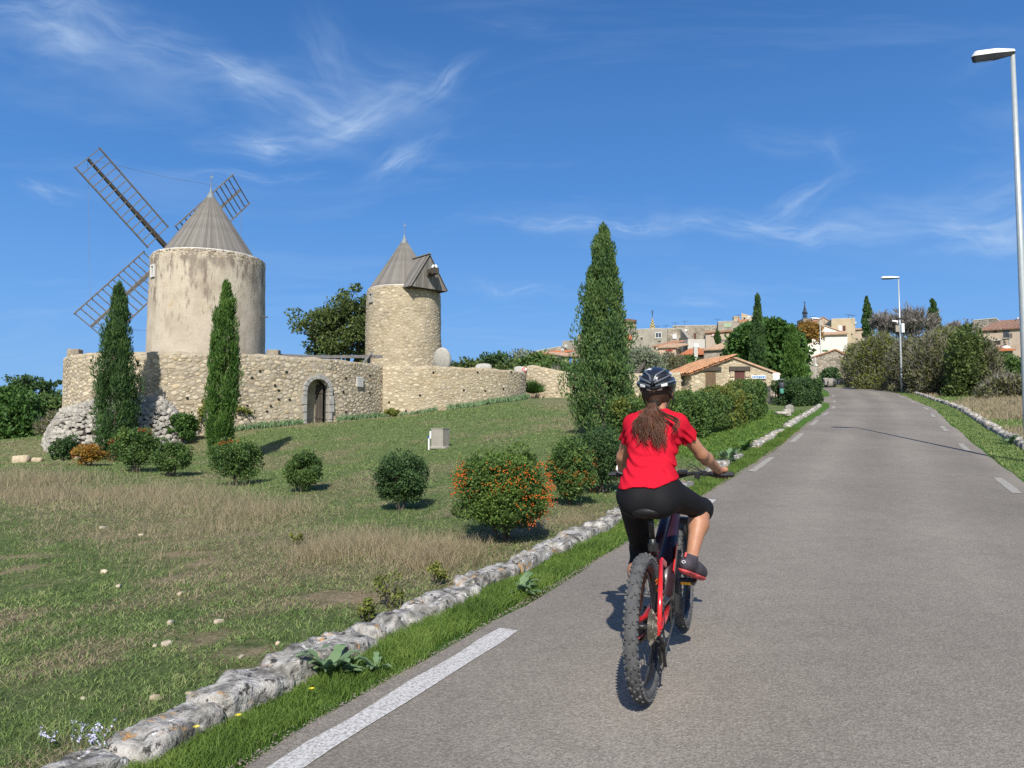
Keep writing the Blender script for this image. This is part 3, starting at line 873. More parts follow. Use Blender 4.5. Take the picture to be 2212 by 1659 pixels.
# ================================================================== enclosure walls
def smooth_path(P_, step=.12): return dens(np.array(P_, float), step)
def enclosure(name, pts, ztop, mt, label, seed, thick=.5, door=None, rfun=None, tries=9000, zbase=None, limit=300, pack=.9, holes=(), cat='stone wall', nz=18):
    root = empty(name, (0, 0, 0), label=label, cat=cat)
    path = smooth_path(pts, .16)
    T = np.gradient(path, axis=0); T /= np.hypot(*T.T)[:, None]
    Nn = np.stack([T[:, 1], -T[:, 0]], 1)       # outward (towards the viewer for left-to-right paths)
    s = np.concatenate([[0], np.cumsum(np.hypot(*np.diff(path, axis=0).T))])
    zb = gz(path[:, 0] + Nn[:, 0] * .1, path[:, 1] + Nn[:, 1] * .1) - .35
    zt = ztop(s) if callable(ztop) else np.full(len(s), ztop)
    zt = zt + .035 * fbm(xy3(s, s * 0, 2.5, seed), 3)
    n_ = len(path); tt = np.linspace(0, 1, nz)
    V = np.empty((n_, nz, 3))
    for k in range(nz):
        z = zb + (zt - zb) * tt[k]
        bulge = .035 * fbm(np.stack([s * 1.3, z * 1.3, np.full(n_, seed)], -1), 4)
        V[:, k, 0] = path[:, 0] + Nn[:, 0] * bulge; V[:, k, 1] = path[:, 1] + Nn[:, 1] * bulge; V[:, k, 2] = z
    idx = np.arange(n_ * nz).reshape(n_, nz)
    F = []
    for i in range(n_ - 1):
        for k in range(nz - 1):
            if door:
                sc = (s[i] + s[i + 1]) / 2; zc = (V[i, k, 2] + V[i, k + 1, 2]) / 2
                ds, dz0, w2, hs = door
                if abs(sc - ds) < w2 and zc < dz0 + hs or math.hypot(sc - ds, zc - dz0 - hs) < w2: continue
            F.append((idx[i, k], idx[i + 1, k], idx[i + 1, k + 1], idx[i, k + 1]))
    VV = V.reshape(-1, 3)
    b0 = len(VV)
    back_t = np.stack([path[:, 0] - Nn[:, 0] * thick, path[:, 1] - Nn[:, 1] * thick, zt + .02 * fbm(xy3(s, s * 0, 3, seed + 5), 2)], -1)
    back_b = back_t.copy(); back_b[:, 2] = zb
    mid_t = np.stack([path[:, 0] - Nn[:, 0] * thick * .4, path[:, 1] - Nn[:, 1] * thick * .4, zt + .06 + .03 * fbm(xy3(s, s * 0, 4, seed + 9), 2)], -1)
    VV = np.concatenate([VV, mid_t, back_t, back_b])
    for i in range(n_ - 1):
        F.append((idx[i, nz - 1], idx[i + 1, nz - 1], b0 + i + 1, b0 + i))
        F.append((b0 + i, b0 + i + 1, b0 + n_ + i + 1, b0 + n_ + i))
        F.append((b0 + n_ + i, b0 + n_ + i + 1, b0 + 2 * n_ + i + 1, b0 + 2 * n_ + i))
    for e in (0, n_ - 1):
        F.append((idx[e, 0], idx[e, nz - 1], b0 + n_ + e, b0 + 2 * n_ + e))
    me = np_mesh('masonry', VV, np.array(F))
    link('masonry', me, mt, root, smooth=True)
    def frame(a, b):
        x = np.interp(a, s, path[:, 0]); y = np.interp(a, s, path[:, 1])
        nx = np.interp(a, s, Nn[:, 0]); ny = np.interp(a, s, Nn[:, 1]); l_ = math.hypot(nx, ny); nx /= l_; ny /= l_
        z0 = np.interp(a, s, zb); z1 = np.interp(a, s, zt)
        bl = .035 * float(fbm(np.array([[a * 1.3, (z0 + b) * 1.3, seed]]), 4)[0]); x += nx * bl; y += ny * bl
        return np.array([x, y, z0 + b]), np.array([-ny, nx, 0]), np.array([0, 0, 1.]), np.array([nx, ny, 0])
    hmax = float((zt - zb).max())
    def forbid(a, b, r_):
        z0 = np.interp(a, s, zb); z1 = np.interp(a, s, zt)
        if z0 + b > z1 - r_ * .4: return True
        if door and (abs(a - door[0]) < door[2] + .22 + r_ * .8 and z0 + b < door[1] + door[3] or math.hypot(a - door[0], z0 + b - door[1] - door[3]) < door[2] + .22 + r_ * .8): return True
        return False
    rfun = rfun or (lambda g, t: g.uniform(.09, .14) if t < .09 else (g.uniform(.055, .10) if t < .45 else g.uniform(.032, .06)))
    st = dart(s[-1], hmax, rfun, tries, seed, pack, forbid)
    set_stones(root, frame, st, MT['rubble'], MT['rubble_island'], limit=limit, seed=seed)
    # putlog holes: solid near-black plugs, the sockets' shade painted as colour
    for (a, z) in holes:
        z0 = float(np.interp(a, s, zb))
        p, tx, up, nn = frame(a, z - z0)
        o = MB().box((0, 0, 0), (.085, .10, .065)).build('putlog_shade_plug', MT['void'], root)
        m4 = np.eye(4); m4[:3, 0] = tx; m4[:3, 1] = nn; m4[:3, 2] = up; m4[:3, 3] = p + nn * .0
        o.matrix_basis = Matrix(m4.tolist())
    return root, frame, s, path

def px2(ud, Y, vd=900):
    p = at(ud * D, vd * D, Y); return (float(p[0]), Y)
W1 = [(-14.5, 41), (-17.2, 38), px2(133.5, 32.8), px2(133, 31.3), px2(142, 30.0), px2(170, 29.2), px2(230, 28.7), px2(300, 28.6), px2(380, 28.8), px2(440, 29.2), px2(510, 29.9), px2(570, 30.6), px2(640, 31.5), px2(690, 32.2), px2(740, 33.1), px2(790, 34.4), px2(826, 35.7)]
path1 = smooth_path(W1, .16); s1_ = np.concatenate([[0], np.cumsum(np.hypot(*np.diff(path1, axis=0).T))])
def s_path(path, s, ud, vd=850):
    """station whose survey column is ud"""
    best = None
    for i in range(len(path)):
        if path[i, 1] > 37 and path[i, 0] < -10: continue
        p = (path[i, 0]) / path[i, 1]; t = (ud * D - 512) / FPX / (math.cos(TH) - (384 - vd * D) / FPX * math.sin(TH))
        if best is None or abs(p - t) < best[0]: best = (abs(p - t), s[i], path[i, 1])
    return best[1], best[2]
sd_, yd_ = s_path(path1, s1_, 689)
DOORZ = at(317, 423.6, yd_)[2] - .05
topz1 = lambda s: np.interp(s, [0, s_path(path1, s1_, 200)[0], s_path(path1, s1_, 440)[0], s_path(path1, s1_, 570)[0], sd_, s1_[-1]],
                            [4.5, at(92, 353.5, 28.8)[2], at(203, 354, 29.2)[2], at(264, 355.2, 30.6)[2], at(320, 359, yd_)[2], at(381, 366, 35.7)[2]])
hl1 = [(1003, 1510), (1037, 1484), (1118, 1596), (1111, 1561), (1146, 1488), (1104, 1542), (1098, 1540), (985, 1622), (1077, 1624), (1165, 1598), (745, 1592), (958, 1713), (633, 1712), (604, 1640), (1066, 1645), (840, 1633), (960, 1580), (1384, 1646), (1373, 1567), (1380, 1512), (1477, 1571), (1478, 1502)]
holes1 = []
for (us, vs) in hl1:
    a, yy = s_path(path1, s1_, us * .54, vs * .54)
    if abs(a - sd_) < .8: continue
    holes1.append((a, float(at(us / 4, vs / 4, yy)[2])))
wall1, fr1, sw1, _ = enclosure('enclosure_wall', W1, topz1, MT['mortar'], 'curved rubble stone wall with arched doorway below the large windmill', 21,
                               door=(sd_, DOORZ, .56, 1.42), tries=40000, holes=holes1, pack=.86)
W2 = [px2(826, 35.62), px2(860, 35.5), px2(905, 35.7), px2(960, 36.2), px2(1010, 36.9), px2(1060, 37.8), px2(1100, 38.9), px2(1125, 40.0), px2(1136, 41.3), px2(1134, 43), (.2, 45)]
path2 = smooth_path(W2, .16); s2_ = np.concatenate([[0], np.cumsum(np.hypot(*np.diff(path2, axis=0).T))])
topz2 = lambda s: np.interp(s, [0, s_path(path2, s2_, 900)[0], s_path(path2, s2_, 1000)[0], s_path(path2, s2_, 1100)[0], s_path(path2, s2_, 1134)[0]],
                            [at(381, 366, 35.6)[2], at(416, 366.6, 35.7)[2], at(463, 368.2, 36.8)[2], at(509, 370.5, 38.9)[2], at(524, 373, 41)[2]])
holes2 = []
for (us, vs) in [(1552, 1608), (1673, 1580), (1737, 1640), (1627, 1643), (1829, 1630), (1857, 1560), (1727, 1490), (1905, 1488), (1940, 1562), (1987, 1603), (2015, 1555), (2043, 1487), (1908, 1625), (1945, 1690 - 55)]:
    a, yy = s_path(path2, s2_, us * .54, vs * .54)
    holes2.append((a, float(at(us / 4, vs / 4, yy)[2])))
wall2, fr2, sw2, _ = enclosure('enclosure_wall', W2, topz2, MT['mortar_warm'], 'curved pale stone wall below the small windmill, right of the plaque', 22, tries=22000, holes=holes2,
                               rfun=lambda g, t: g.uniform(.08, .12) if t < .06 else g.uniform(.03, .075), pack=.95)

# doorway: grey dressed stones, dark passage, plank door standing ajar
p, tx, up, nn = fr1(sd_, 0)
yaw = math.atan2(tx[1], tx[0])
dm = Matrix.Translation((p[0], p[1], DOORZ)) @ Matrix.Rotation(yaw, 4, 'Z')
def in_frame(o, m4=None):
    o.matrix_basis = m4 or dm; return o
w2, hs = .54, 1.42
rg = random.Random(4)
for sgn in (-1, 1):
    z = -.15
    while z < hs - .02:
        h = min(rg.uniform(.3, .42), hs - z)
        wd = rg.uniform(.12, .24)
        in_frame(MB().box((sgn * (w2 + wd / 2), .10, z + h / 2), (wd, .36, h - .02)).build('jamb_stone', MT['limestone'], wall1, .015))
        z += h
for k in range(9):
    a0, a1 = PI * k / 9 + .015, PI * (k + 1) / 9 - .015
    ro = w2 + rg.uniform(.13, .22)
    poly = [(w2 * math.cos(a0), -.08, hs + w2 * math.sin(a0)), (ro * math.cos(a0), -.08, hs + ro * math.sin(a0)),
            (ro * math.cos(a1), -.08, hs + ro * math.sin(a1)), (w2 * math.cos(a1), -.08, hs + w2 * math.sin(a1))]
    in_frame(MB().prism(poly, (0, .36, 0)).build('arch_stone', MT['limestone'], wall1, .012))
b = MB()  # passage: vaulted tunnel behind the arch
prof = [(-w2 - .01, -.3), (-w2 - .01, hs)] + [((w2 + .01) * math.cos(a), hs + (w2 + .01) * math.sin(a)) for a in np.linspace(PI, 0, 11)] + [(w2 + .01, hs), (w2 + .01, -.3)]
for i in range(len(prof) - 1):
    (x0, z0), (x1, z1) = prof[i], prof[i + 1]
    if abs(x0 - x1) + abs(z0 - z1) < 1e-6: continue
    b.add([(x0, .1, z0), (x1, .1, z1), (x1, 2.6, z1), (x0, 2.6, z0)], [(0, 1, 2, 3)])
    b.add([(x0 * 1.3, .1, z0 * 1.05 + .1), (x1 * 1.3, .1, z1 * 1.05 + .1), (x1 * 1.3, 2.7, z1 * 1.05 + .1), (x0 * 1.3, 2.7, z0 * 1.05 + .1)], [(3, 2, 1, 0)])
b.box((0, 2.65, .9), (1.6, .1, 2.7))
in_frame(b.build('passage', MT['gap'], wall1))  # passage shade is put into the colour, back wall included
leaf = empty('door'); leaf.parent = wall1
leaf.matrix_basis = dm @ Matrix.Translation((w2 - .16, .22, .02)) @ Matrix.Rotation(math.radians(180 - 58), 4, 'Z')
for k in range(6):
    bx('plank', (.08 + k * .125, rg.uniform(-.006, .006), .86 + rg.uniform(-.02, .02)), (.112, .035, 1.72), MT['wood_dark'], leaf, bevel=.005)
for z in (.3, 1.4): bx('batten', (.38, .035, z), (.78, .03, .1), MT['wood_dark'], leaf)
# engraved plaque
pa, py_ = s_path(path1, s1_, 773.5, 825)
p, tx, up, nn = fr1(pa, 0)
pz = at(773.5 * D, 825 * D, py_)[2]
pm = np.eye(4); pm[:3, 0] = tx; pm[:3, 1] = -nn; pm[:3, 2] = up; pm[:3, 3] = (p[0] + nn[0] * .10, p[1] + nn[1] * .10, pz)
MT['marble'] = mat('marble_slab', [(.60, .59, .56), (.70, .69, .66)], 4, .6, .1, 30)
MT['ink'] = mat('engraved_ink', [(.16, .16, .15), (.22, .22, .2)], 8, .8)
pl = bx('plaque', (0, 0, 0), (.44, .035, .44), MT['marble'], None, bevel=.006); pl.matrix_basis = Matrix(pm.tolist())
tag(pl, 'square white engraved stone plaque fixed on the wall right of the arched doorway', 'plaque')
def text(name, s, size, mt, parent=None, m4=None, ext=.001, align='CENTER', bold=0, spacing=1.0, shear=0):
    c = bpy.data.curves.new(name, 'FONT'); c.body = s; c.size = size; c.align_x = align; c.align_y = 'CENTER'; c.extrude = ext
    c.offset = bold; c.space_character = spacing; c.shear = shear; c.resolution_u = 2
    o = bpy.data.objects.new(name, c); COL.objects.link(o)
    dg = bpy.context.evaluated_depsgraph_get()
    me = bpy.data.meshes.new_from_object(o.evaluated_get(dg)); bpy.data.objects.remove(o)
    me.materials.clear(); me.materials.append(mt)
    o = bpy.data.objects.new(name, me); COL.objects.link(o)
    if parent is not None: o.parent = parent
    if m4 is not None: o.matrix_basis = m4
    return o
rg = random.Random(9)
# lines of engraved lettering too small to read: rows of short strokes
for row, (n_, z) in enumerate([(22, .16), (24, .125), (14, .06), (24, .025), (12, -.01), (20, -.07), (16, -.105), (18, -.155)]):
    x = -n_ * .0078; lb = MB()
    while x < n_ * .0078:
        w_ = rg.uniform(.012, .05); lb.box((x + w_ / 2, -.0195, z), (w_, .003, .013)); x += w_ + .011
    lb.build('text_line', MT['ink'], pl)

# rubble buttress at the foot of the left corner
bank = empty('stone_buttress', (0, 0, 0), label='dry stone mound heaped at the foot of the left end of the enclosure wall', cat='stone mound')
protos = []
for i in range(7):
    m_ = rock_mesh('stone', 1, .8, .62, (3, 3, 2), .16, 60 + i, .45, 2.4); m_.materials.append(MT['dry_stone']); protos.append(m_)
rg = random.Random(77)
bv = []; bf = []
# sloping core between the wall face and the toe line
top_line = [(px2(112, 30.2), 1.0), (px2(140, 29.3), 2.0), (px2(200, 28.5), 2.35), (px2(300, 28.3), 2.2), (px2(350, 28.4), 2.1), (px2(395, 28.6), 1.3)]
toe_line = [px2(98, 28.5), px2(110, 27.2), px2(175, 26.6), px2(280, 26.9), px2(360, 27.4), px2(400, 28.2)]
TLz = []
survey = [(118, 930), (150, 885), (205, 868), (300, 862), (345, 862), (392, 905)]
for k in range(6):
    (x, y), _ = top_line[k]; z = at(survey[k][0] * D, survey[k][1] * D, y)[2]; TLz.append((x, y, z))
TOE = [(x, y, g1(x, y) - .12) for x, y in toe_line]
nu, nv = 40, 10
for i in range(nu + 1):
    t = i / nu * 5; a = min(4, int(t)); f = t - a
    A = np.array(TLz[a]) * (1 - f) + np.array(TLz[a + 1]) * f; B = np.array(TOE[a]) * (1 - f) + np.array(TOE[a + 1]) * f
    for j in range(nv + 1):
        q_ = j / nv; p = A * (1 - q_) + B * q_; p[2] = A[2] * (1 - q_ ** 1.5) + B[2] * q_ ** 1.5
        bv.append(p)
idx = np.arange((nu + 1) * (nv + 1)).reshape(nu + 1, nv + 1)
BV = np.array(bv)
me = np_mesh('core', BV, np.stack([idx[:-1, :-1], idx[:-1, 1:], idx[1:, 1:], idx[1:, :-1]], -1).reshape(-1, 4))
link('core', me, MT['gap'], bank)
BG = BV.reshape(nu + 1, nv + 1, 3)
cnt = 0; small = []
for i in range(48):
    for j in range(13):
        a = (i + rg.uniform(.1, .9)) / 48 * nu; b_ = (j + rg.uniform(.1, .9)) / 13 * nv
        i0, j0 = min(nu - 1, int(a)), min(nv - 1, int(b_)); fa_, fb_ = a - i0, b_ - j0
        p = BG[i0, j0] * (1 - fa_) * (1 - fb_) + BG[i0 + 1, j0] * fa_ * (1 - fb_) + BG[i0, j0 + 1] * (1 - fa_) * fb_ + BG[i0 + 1, j0 + 1] * fa_ * fb_
        sc = rg.uniform(.15, .30); rot = (rg.uniform(-.5, .3), rg.uniform(-.4, .4), rg.uniform(0, 6.28))
        if cnt < 300 and (i * 13 + j) % 2 == 0:
            o = bpy.data.objects.new('stone', protos[rg.randrange(7)]); COL.objects.link(o); o.parent = bank
            o.location = p + np.array([0, -.05, .03]); o.rotation_euler = rot; o.scale = (sc, sc, sc); cnt += 1
        else:
            small.append((protos[rg.randrange(7)], p + np.array([0, -.05, .03]), rot, sc))
def merge(name, items, mt, parent):
    VV = []; FF = []; base = 0; cache = {}
    from mathutils import Euler
    for me_, p, rot, sc in items:
        if me_.name not in cache:
            v = np.empty(len(me_.vertices) * 3, np.float32); me_.vertices.foreach_get('co', v)
            f = np.array([list(q.vertices) for q in me_.polygons]); cache[me_.name] = (v.reshape(-1, 3), f)
        v, f = cache[me_.name]; Rm = np.array(Euler(rot).to_matrix())
        VV.append((v * sc) @ Rm.T + np.asarray(p)); FF.append(f + base); base += len(v)
    o = link(name, np_mesh(name, np.concatenate(VV), np.concatenate(FF)), mt, parent)
    return tag(o, kind='stuff')
merge('small_stones', small, MT['dry_stone_i'], bank)

# ================================================================== windmills
def tower(root, c, R0, R1, z0, z1, mt, seed, amp=.03, na=128, nz=44):
    a = np.linspace(0, 2 * PI, na, endpoint=False); zz = np.linspace(z0, z1, nz)
    A, Z = np.meshgrid(a, zz, indexing='ij')
    Rr = R0 + (R1 - R0) * (Z - z0) / (z1 - z0)
    Rr = Rr + amp * fbm(np.stack([np.cos(A) * 3.2 + seed, np.sin(A) * 3.2, Z * 1.1], -1), 5, .6)
    Rr = Rr - .06 * sstep(z1 - .12, z1, Z)
    V = np.stack([c[0] + Rr * np.cos(A), c[1] + Rr * np.sin(A), Z], -1).reshape(-1, 3)
    idx = np.arange(na * nz).reshape(na, nz); n2 = np.roll(idx, -1, 0)
    F = np.stack([idx[:, :-1], n2[:, :-1], n2[:, 1:], idx[:, 1:]], -1).reshape(-1, 4)
    o = link('tower_wall', np_mesh('tower_wall', V, F), mt, root, smooth=True)
    rim = MB().lathe([(R1 - .05, z1 - .06), (R1 - .08, z1 + .04), (R1 - .35, z1 + .10), (R1 - .9, z1 + .10)], 64, (c[0], c[1], 0)).build('rim', MT['white_plaster'], root)
    return o
def cone_roof(root, c, z0, Rb, apex, n, seed, rt=.10, skip=None):
    rg = random.Random(seed)
    rf = empty('roof'); rf.parent = root; rf.location = (c[0], c[1], 0)
    protos = []
    H = apex - z0
    under = MB().lathe([(Rb - .05, z0), (rt - .05, apex - .05)], 48).build('roof_core', MT['wood_dark'], rf)
    for k in range(5):
        w0 = Rb * 2 * PI / n * 1.04; w1 = rt * 2 * PI / n * 1.1
        th = rg.uniform(.018, .03); ext = rg.uniform(-.03, .05)
        sl = Vector((-(Rb - rt), 0, H)).normalized(); nrm = Vector((H, 0, Rb - rt)).normalized()
        P0 = Vector((Rb, 0, z0)) - sl * (.05 + ext); P1 = Vector((rt, 0, apex))
        vs = []
        for P_, w in ((P0, w0), (P1, w1)):
            for s_, t in ((-.5, 0), (.5, 0), (.5, 1), (-.5, 1)):
                tl = rg.uniform(0, .01)
                vs.append(P_ + Vector((0, s_ * w, 0)) + nrm * (t * th + (tl if s_ > 0 else 0)))
        me_ = bpy.data.meshes.new('plank'); me_.from_pydata([tuple(v) for v in vs], [], [(0, 1, 2, 3), (7, 6, 5, 4), (0, 4, 5, 1), (1, 5, 6, 2), (2, 6, 7, 3), (3, 7, 4, 0)])
        me_.materials.append(MT['wood_grey']); me_.update(); protos.append(me_)
    for k in range(n):
        a = 2 * PI * k / n
        o = bpy.data.objects.new('plank', protos[rg.randrange(5)]); COL.objects.link(o); o.parent = rf
        o.rotation_euler = (0, 0, a); o.scale = (rg.uniform(.995, 1.008),) * 2 + (1,)
    cap = MB().lathe([(rt + .20, apex - .30), (rt + .06, apex + .02), (rt + .02, apex + .12), (.07, apex + .18), (.045, apex + .34), (.02, apex + .42)], 20).build('finial_cap', MT['zinc'], rf, smooth=True)
    v = MB(); v.tube([(0, 0, apex + .45), (0, 0, apex + 1.12)], [.022, .012], 6)
    v.box((.02, 0, apex + .95), (.16, .012, .05)); v.box((0, 0, apex + .78), (.012, .14, .012))
    v.build('weather_vane', MT['zinc'], rf)
    return rf
def frame_box(root, name, p, yaw, w, h, mt_frame, mt_in, fw=.1, depth=.14, out=.03, inner='opening', lean=0):
    """frame standing proud with a recessed dark inside"""
    e = MB()
    for (x, z, dx, dz) in ((-(w + fw) / 2, 0, fw, h), ((w + fw) / 2, 0, fw, h), (0, (h + fw) / 2, w + 2 * fw, fw), (0, -(h + fw) / 2, w + 2 * fw, fw)):
        e.box((x, 0, z), (dx, depth, dz))
    o = e.build(name, mt_frame, root, .006)
    o.matrix_basis = Matrix.Translation(tuple(map(float, p))) @ Matrix.Rotation(yaw, 4, 'Z')
    i_ = MB().box((0, depth * .38, 0), (w, .02, h)).build(inner, mt_in, o)
    return o
M1 = (float(at(205.8, 400, 36)[0]), 36.0)
mill1 = empty('windmill', (0, 0, 0), label='large plastered round windmill with grey conical roof and four lattice sails', cat='windmill')
zr1 = float(at(147, 255.5, 34.95)[2])
tower(mill1, M1, 2.72, 2.60, 1.0, zr1, MT['plaster'], 3, .035)
apex1 = float(at(210.6, 196, 36)[2])
roof1 = cone_roof(mill1, M1, zr1 + .12, 2.12, apex1, 88, 5)
# band of bare rubble under the rim
def cyl_frame(c, R0, R1, z0, z1, seed=None, amp=0):
    def f(a, b):
        ang = a / R0; r_ = R0 + (R1 - R0) * b / (z1 - z0)
        if seed is not None: r_ += amp * float(fbm(np.array([[math.cos(ang) * 3.2 + seed, math.sin(ang) * 3.2, (z0 + b) * 1.1]]), 5, .6)[0])
        n_ = np.array([math.cos(ang), math.sin(ang), 0]); t_ = np.array([-math.sin(ang), math.cos(ang), 0])
        return np.array([c[0] + n_[0] * r_, c[1] + n_[1] * r_, z0 + b]), t_, np.array([0, 0, 1.]), n_
    return f
st = dart(2 * PI * 2.76, .34, lambda g, t: g.uniform(.03, .085), 700, 31)
set_stones(mill1, cyl_frame(M1, 2.61, 2.60, zr1 - .36, zr1, 3, .035), [q_ for q_ in st], MT['rubble'], MT['rubble_island'], seed=3, limit=150, depth=.010,
           prio=lambda a, b: 1 + 3 * (math.sin(a / 2.76) < -.1))
# small window on the left of the tower
wp = at(155.5, 271.5, 34.2); ang = math.atan2(wp[1] - M1[1], wp[0] - M1[0])
ang = math.radians(180 + 47)
frame_box(mill1, 'window', (M1[0] + 2.60 * math.cos(ang), M1[1] + 2.60 * math.sin(ang), wp[2]), ang + PI / 2, .22, .42, MT['white_plaster'], MT['void'], .09, .16)
# sails
hub = Vector((-17.48, 38.02, 10.62)); azm = 2.2438
axv = Vector((math.sin(azm), math.cos(azm), -.033)).normalized()
e1 = Vector((0, 0, 1)).cross(axv).normalized(); e2 = axv.cross(e1)
rollv = 2.4198
MB().tube([hub - axv * .35, hub + axv * 2.6], [.20, .26], 12).build('windshaft', MT['wood_dark'], mill1)
for k in range(4):
    a = rollv + k * PI / 2
    d_ = e1 * math.cos(a) + e2 * math.sin(a); w_ = -e1 * math.sin(a) + e2 * math.cos(a)
    w_ = (w_ * math.cos(.238) + axv * math.sin(.238)).normalized()
    L = 5.62; mt_s = MT['wood_dark'] if k == 0 else MT['wood_sail']
    sail = MB().beam(hub, hub + d_ * L * .45, .21, .21, axv, taper=.85).beam(hub + d_ * L * .44, hub + d_ * (L - .05), .16, .16, axv, taper=.7).build('sail', mt_s, mill1)
    for r_ in np.linspace(1.04, L, 14):
        q_ = hub + d_ * r_ + axv * .05
        MB().beam(q_ - w_ * .95, q_ + w_ * .95, .055, .04, d_).build('sail_bar', MT['wood_sail'], sail)
    for sg in (-1, 1):
        MB().beam(hub + d_ * .98 + w_ * .92 * sg + axv * .085, hub + d_ * (L + .06) + w_ * .92 * sg + axv * .085, .065, .07, axv).build('sail_rail', MT['wood_sail'], sail)
# thin bracing wire between two sail tips
tips = [hub + (e1 * math.cos(rollv + k * PI / 2) + e2 * math.sin(rollv + k * PI / 2)) * 5.6 for k in range(4)]
MT['wire'] = mat('wire', [(.2, .2, .2)], 3, .6)
wr = MB()
for k in range(4): wr.tube([tips[k], (tips[k] + tips[(k + 1) % 4]) / 2 - Vector((0, 0, .12)), tips[(k + 1) % 4]], .008, 4)
wr.build('bracing_wire', MT['wire'], mill1)
bx('bracket', (M1[0] + 2.80, M1[1] - .3, float(at(265, 318, 36)[2])), (.4, .05, .05), MT['wood_dark'], mill1)

# small windmill
M2 = (float(at(403, 400, 44)[0]), 44.0)
mill2 = empty('windmill', (0, 0, 0), label='smaller windmill of bare rubble stone with conical roof and gabled dormer, no sails', cat='windmill')
zr2 = float(at(366.5, 289, 43.2)[2])
tower(mill2, M2, 2.30, 2.16, 1.2, zr2, MT['mortar_warm'], 8, .05)
apex2 = float(at(403.5, 241, 44)[2])
cone_roof(mill2, M2, zr2 + .1, 1.98, apex2, 64, 6)
st = dart(2 * PI * 2.24, zr2 - 1.3, lambda g, t: g.uniform(.09, .14) if t < .06 else g.uniform(.035, .085), 24000, 41, .92)
set_stones(mill2, cyl_frame(M2, 2.295, 2.158, 1.2, zr2, 8, .05), st, MT['rubble'], MT['rubble_island'], seed=4, prio=lambda a, b: 1 + 3 * (math.sin(a / 2.295) < -.2 and b > 1.5))
wp = at(375, 299, 43); ang = math.radians(180 + 40)
frame_box(mill2, 'window', (M2[0] + 2.17 * math.cos(ang), M2[1] + 2.17 * math.sin(ang), wp[2]), ang + PI / 2, .24, .42, MT['limestone'], MT['void'], .08, .16)
# dormer: ridge runs outwards to the right and towards the viewer
dorm = empty('dormer'); dorm.parent = mill2
az_d = math.radians(-48)       # direction of the dormer from the tower centre
dx, dy = math.cos(az_d), math.sin(az_d)
ox, oy = -dy, dx
def dp(r, s, z): return Vector((M2[0] + dx * r + ox * s, M2[1] + dy * r + oy * s, z))
zr_d = float(at(434, 256, 42.4)[2]); ze = zr2 - .08
hw_ = 1.28; r0, r1 = .3, 2.62
rg = random.Random(12)
for sg in (-1, 1):
    n_ = 13
    for k in range(n_):
        a, b_ = r0 + (r1 - r0) * k / n_, r0 + (r1 - r0) * (k + 1) / n_ - .012
        lift = rg.uniform(0, .012)
        A = dp(a, 0, zr_d + lift); B = dp(b_, 0, zr_d + lift); Cc = dp(b_, sg * hw_, ze - .12 + lift); Dd = dp(a, sg * hw_, ze - .12 + lift)
        MB().prism([A, B, Cc, Dd], (0, 0, .03)).build('plank', MT['wood_grey'], dorm)
n_ = 14
for k in range(n_):
    s0_, s1_b = -hw_ + .06 + (2 * hw_ - .12) * k / n_, -hw_ + .06 + (2 * hw_ - .12) * (k + 1) / n_ - .01
    ht = lambda s: zr_d - .03 + (ze - .12 - zr_d) * abs(s) / hw_
    P_ = [dp(r1 - .12, s0_, ze - .10), dp(r1 - .12, s1_b, ze - .10), dp(r1 - .12, s1_b, max(ht(s1_b), ze - .09)), dp(r1 - .12, s0_, max(ht(s0_), ze - .09))]
    MB().prism(P_, (dx * .03, dy * .03, 0)).build('plank', MT['wood_grey'], dorm)
MB().beam(dp(r0 + .2, 0, zr_d + .05), dp(r1 + .03, 0, zr_d + .05), .18, .05).build('ridge_board', MT['wood_grey'], dorm)
MB().prism([dp(r1 - .15, -hw_, ze - .12), dp(r1 - .15, hw_, ze - .12), dp(.6, hw_, ze - .12), dp(.6, -hw_, ze - .12)], (0, 0, .03)).build('soffit', MT['wood_dark'], dorm)
zs_ = float(at(463, 270, 41)[2])
MB().beam(dp(1.2, .0, zs_ - .05), dp(r1 + .62, .0, zs_ + .1), .34, .34).build('windshaft', MT['wood_dark'], dorm)
MB().beam(dp(r1 + .3, -.28, zs_ + .08), dp(r1 + .3, .30, zs_ + .08), .2, .2).build('poll_end', MT['wood_dark'], dorm)
for k, (du, dz) in enumerate([(-.1, .34), (.12, .38)]):
    sp_ = MB().box(dp(r1 + .42, du, zs_ + dz), (.12, .15, .2), Matrix.Rotation(.5 - k, 3, 'Y')).build('spotlight', MT['white_paint'], None, .02)
    tag(sp_, ['small white floodlight on the beam end of the small windmill, left of its twin', 'small white floodlight on the beam end of the small windmill, right of its twin'][k], 'floodlight', 'floodlights on the small windmill')
# rail on top of the enclosure wall, leaning timber, millstones
rail = empty('timber_rail', (0, 0, 0), label='grey timber rail on posts along the wall top between the two windmills', cat='railing')
def wp3(ud, vd, Y): return Vector(tuple(float(a) for a in at(ud * D, vd * D, Y)))
MB().beam(wp3(572, 766, 34.6), wp3(695, 771, 35.6), .12, .12).build('rail', MT['wood_sail'], rail)
MB().beam(wp3(692, 771, 35.55), wp3(826, 770, 36.8), .14, .14).build('rail', MT['wood_sail'], rail)
for ud, Y in ((690, 35.7), (796, 36.7)):
    a = wp3(ud, 771, Y); MB().beam((a.x, a.y + .1, a.z - 1.6), (a.x, a.y + .1, a.z + .05), .14, .14, (1, 0, 0)).build('post', MT['wood_sail'], rail)
a, b_ = wp3(780, 790, 36.3), wp3(806, 758, 36.5)
MB().beam(a, b_, .09, .09, (0, 1, 0)).build('brace', MT['wood_sail'], rail)
MT['millstone'] = mat('millstone_rock', [(.36, .35, .31), (.48, .46, .41)], 6, .9, .8, 18, extra=patch([((.16, .15, .13), 5, .6, .68, E1)]))
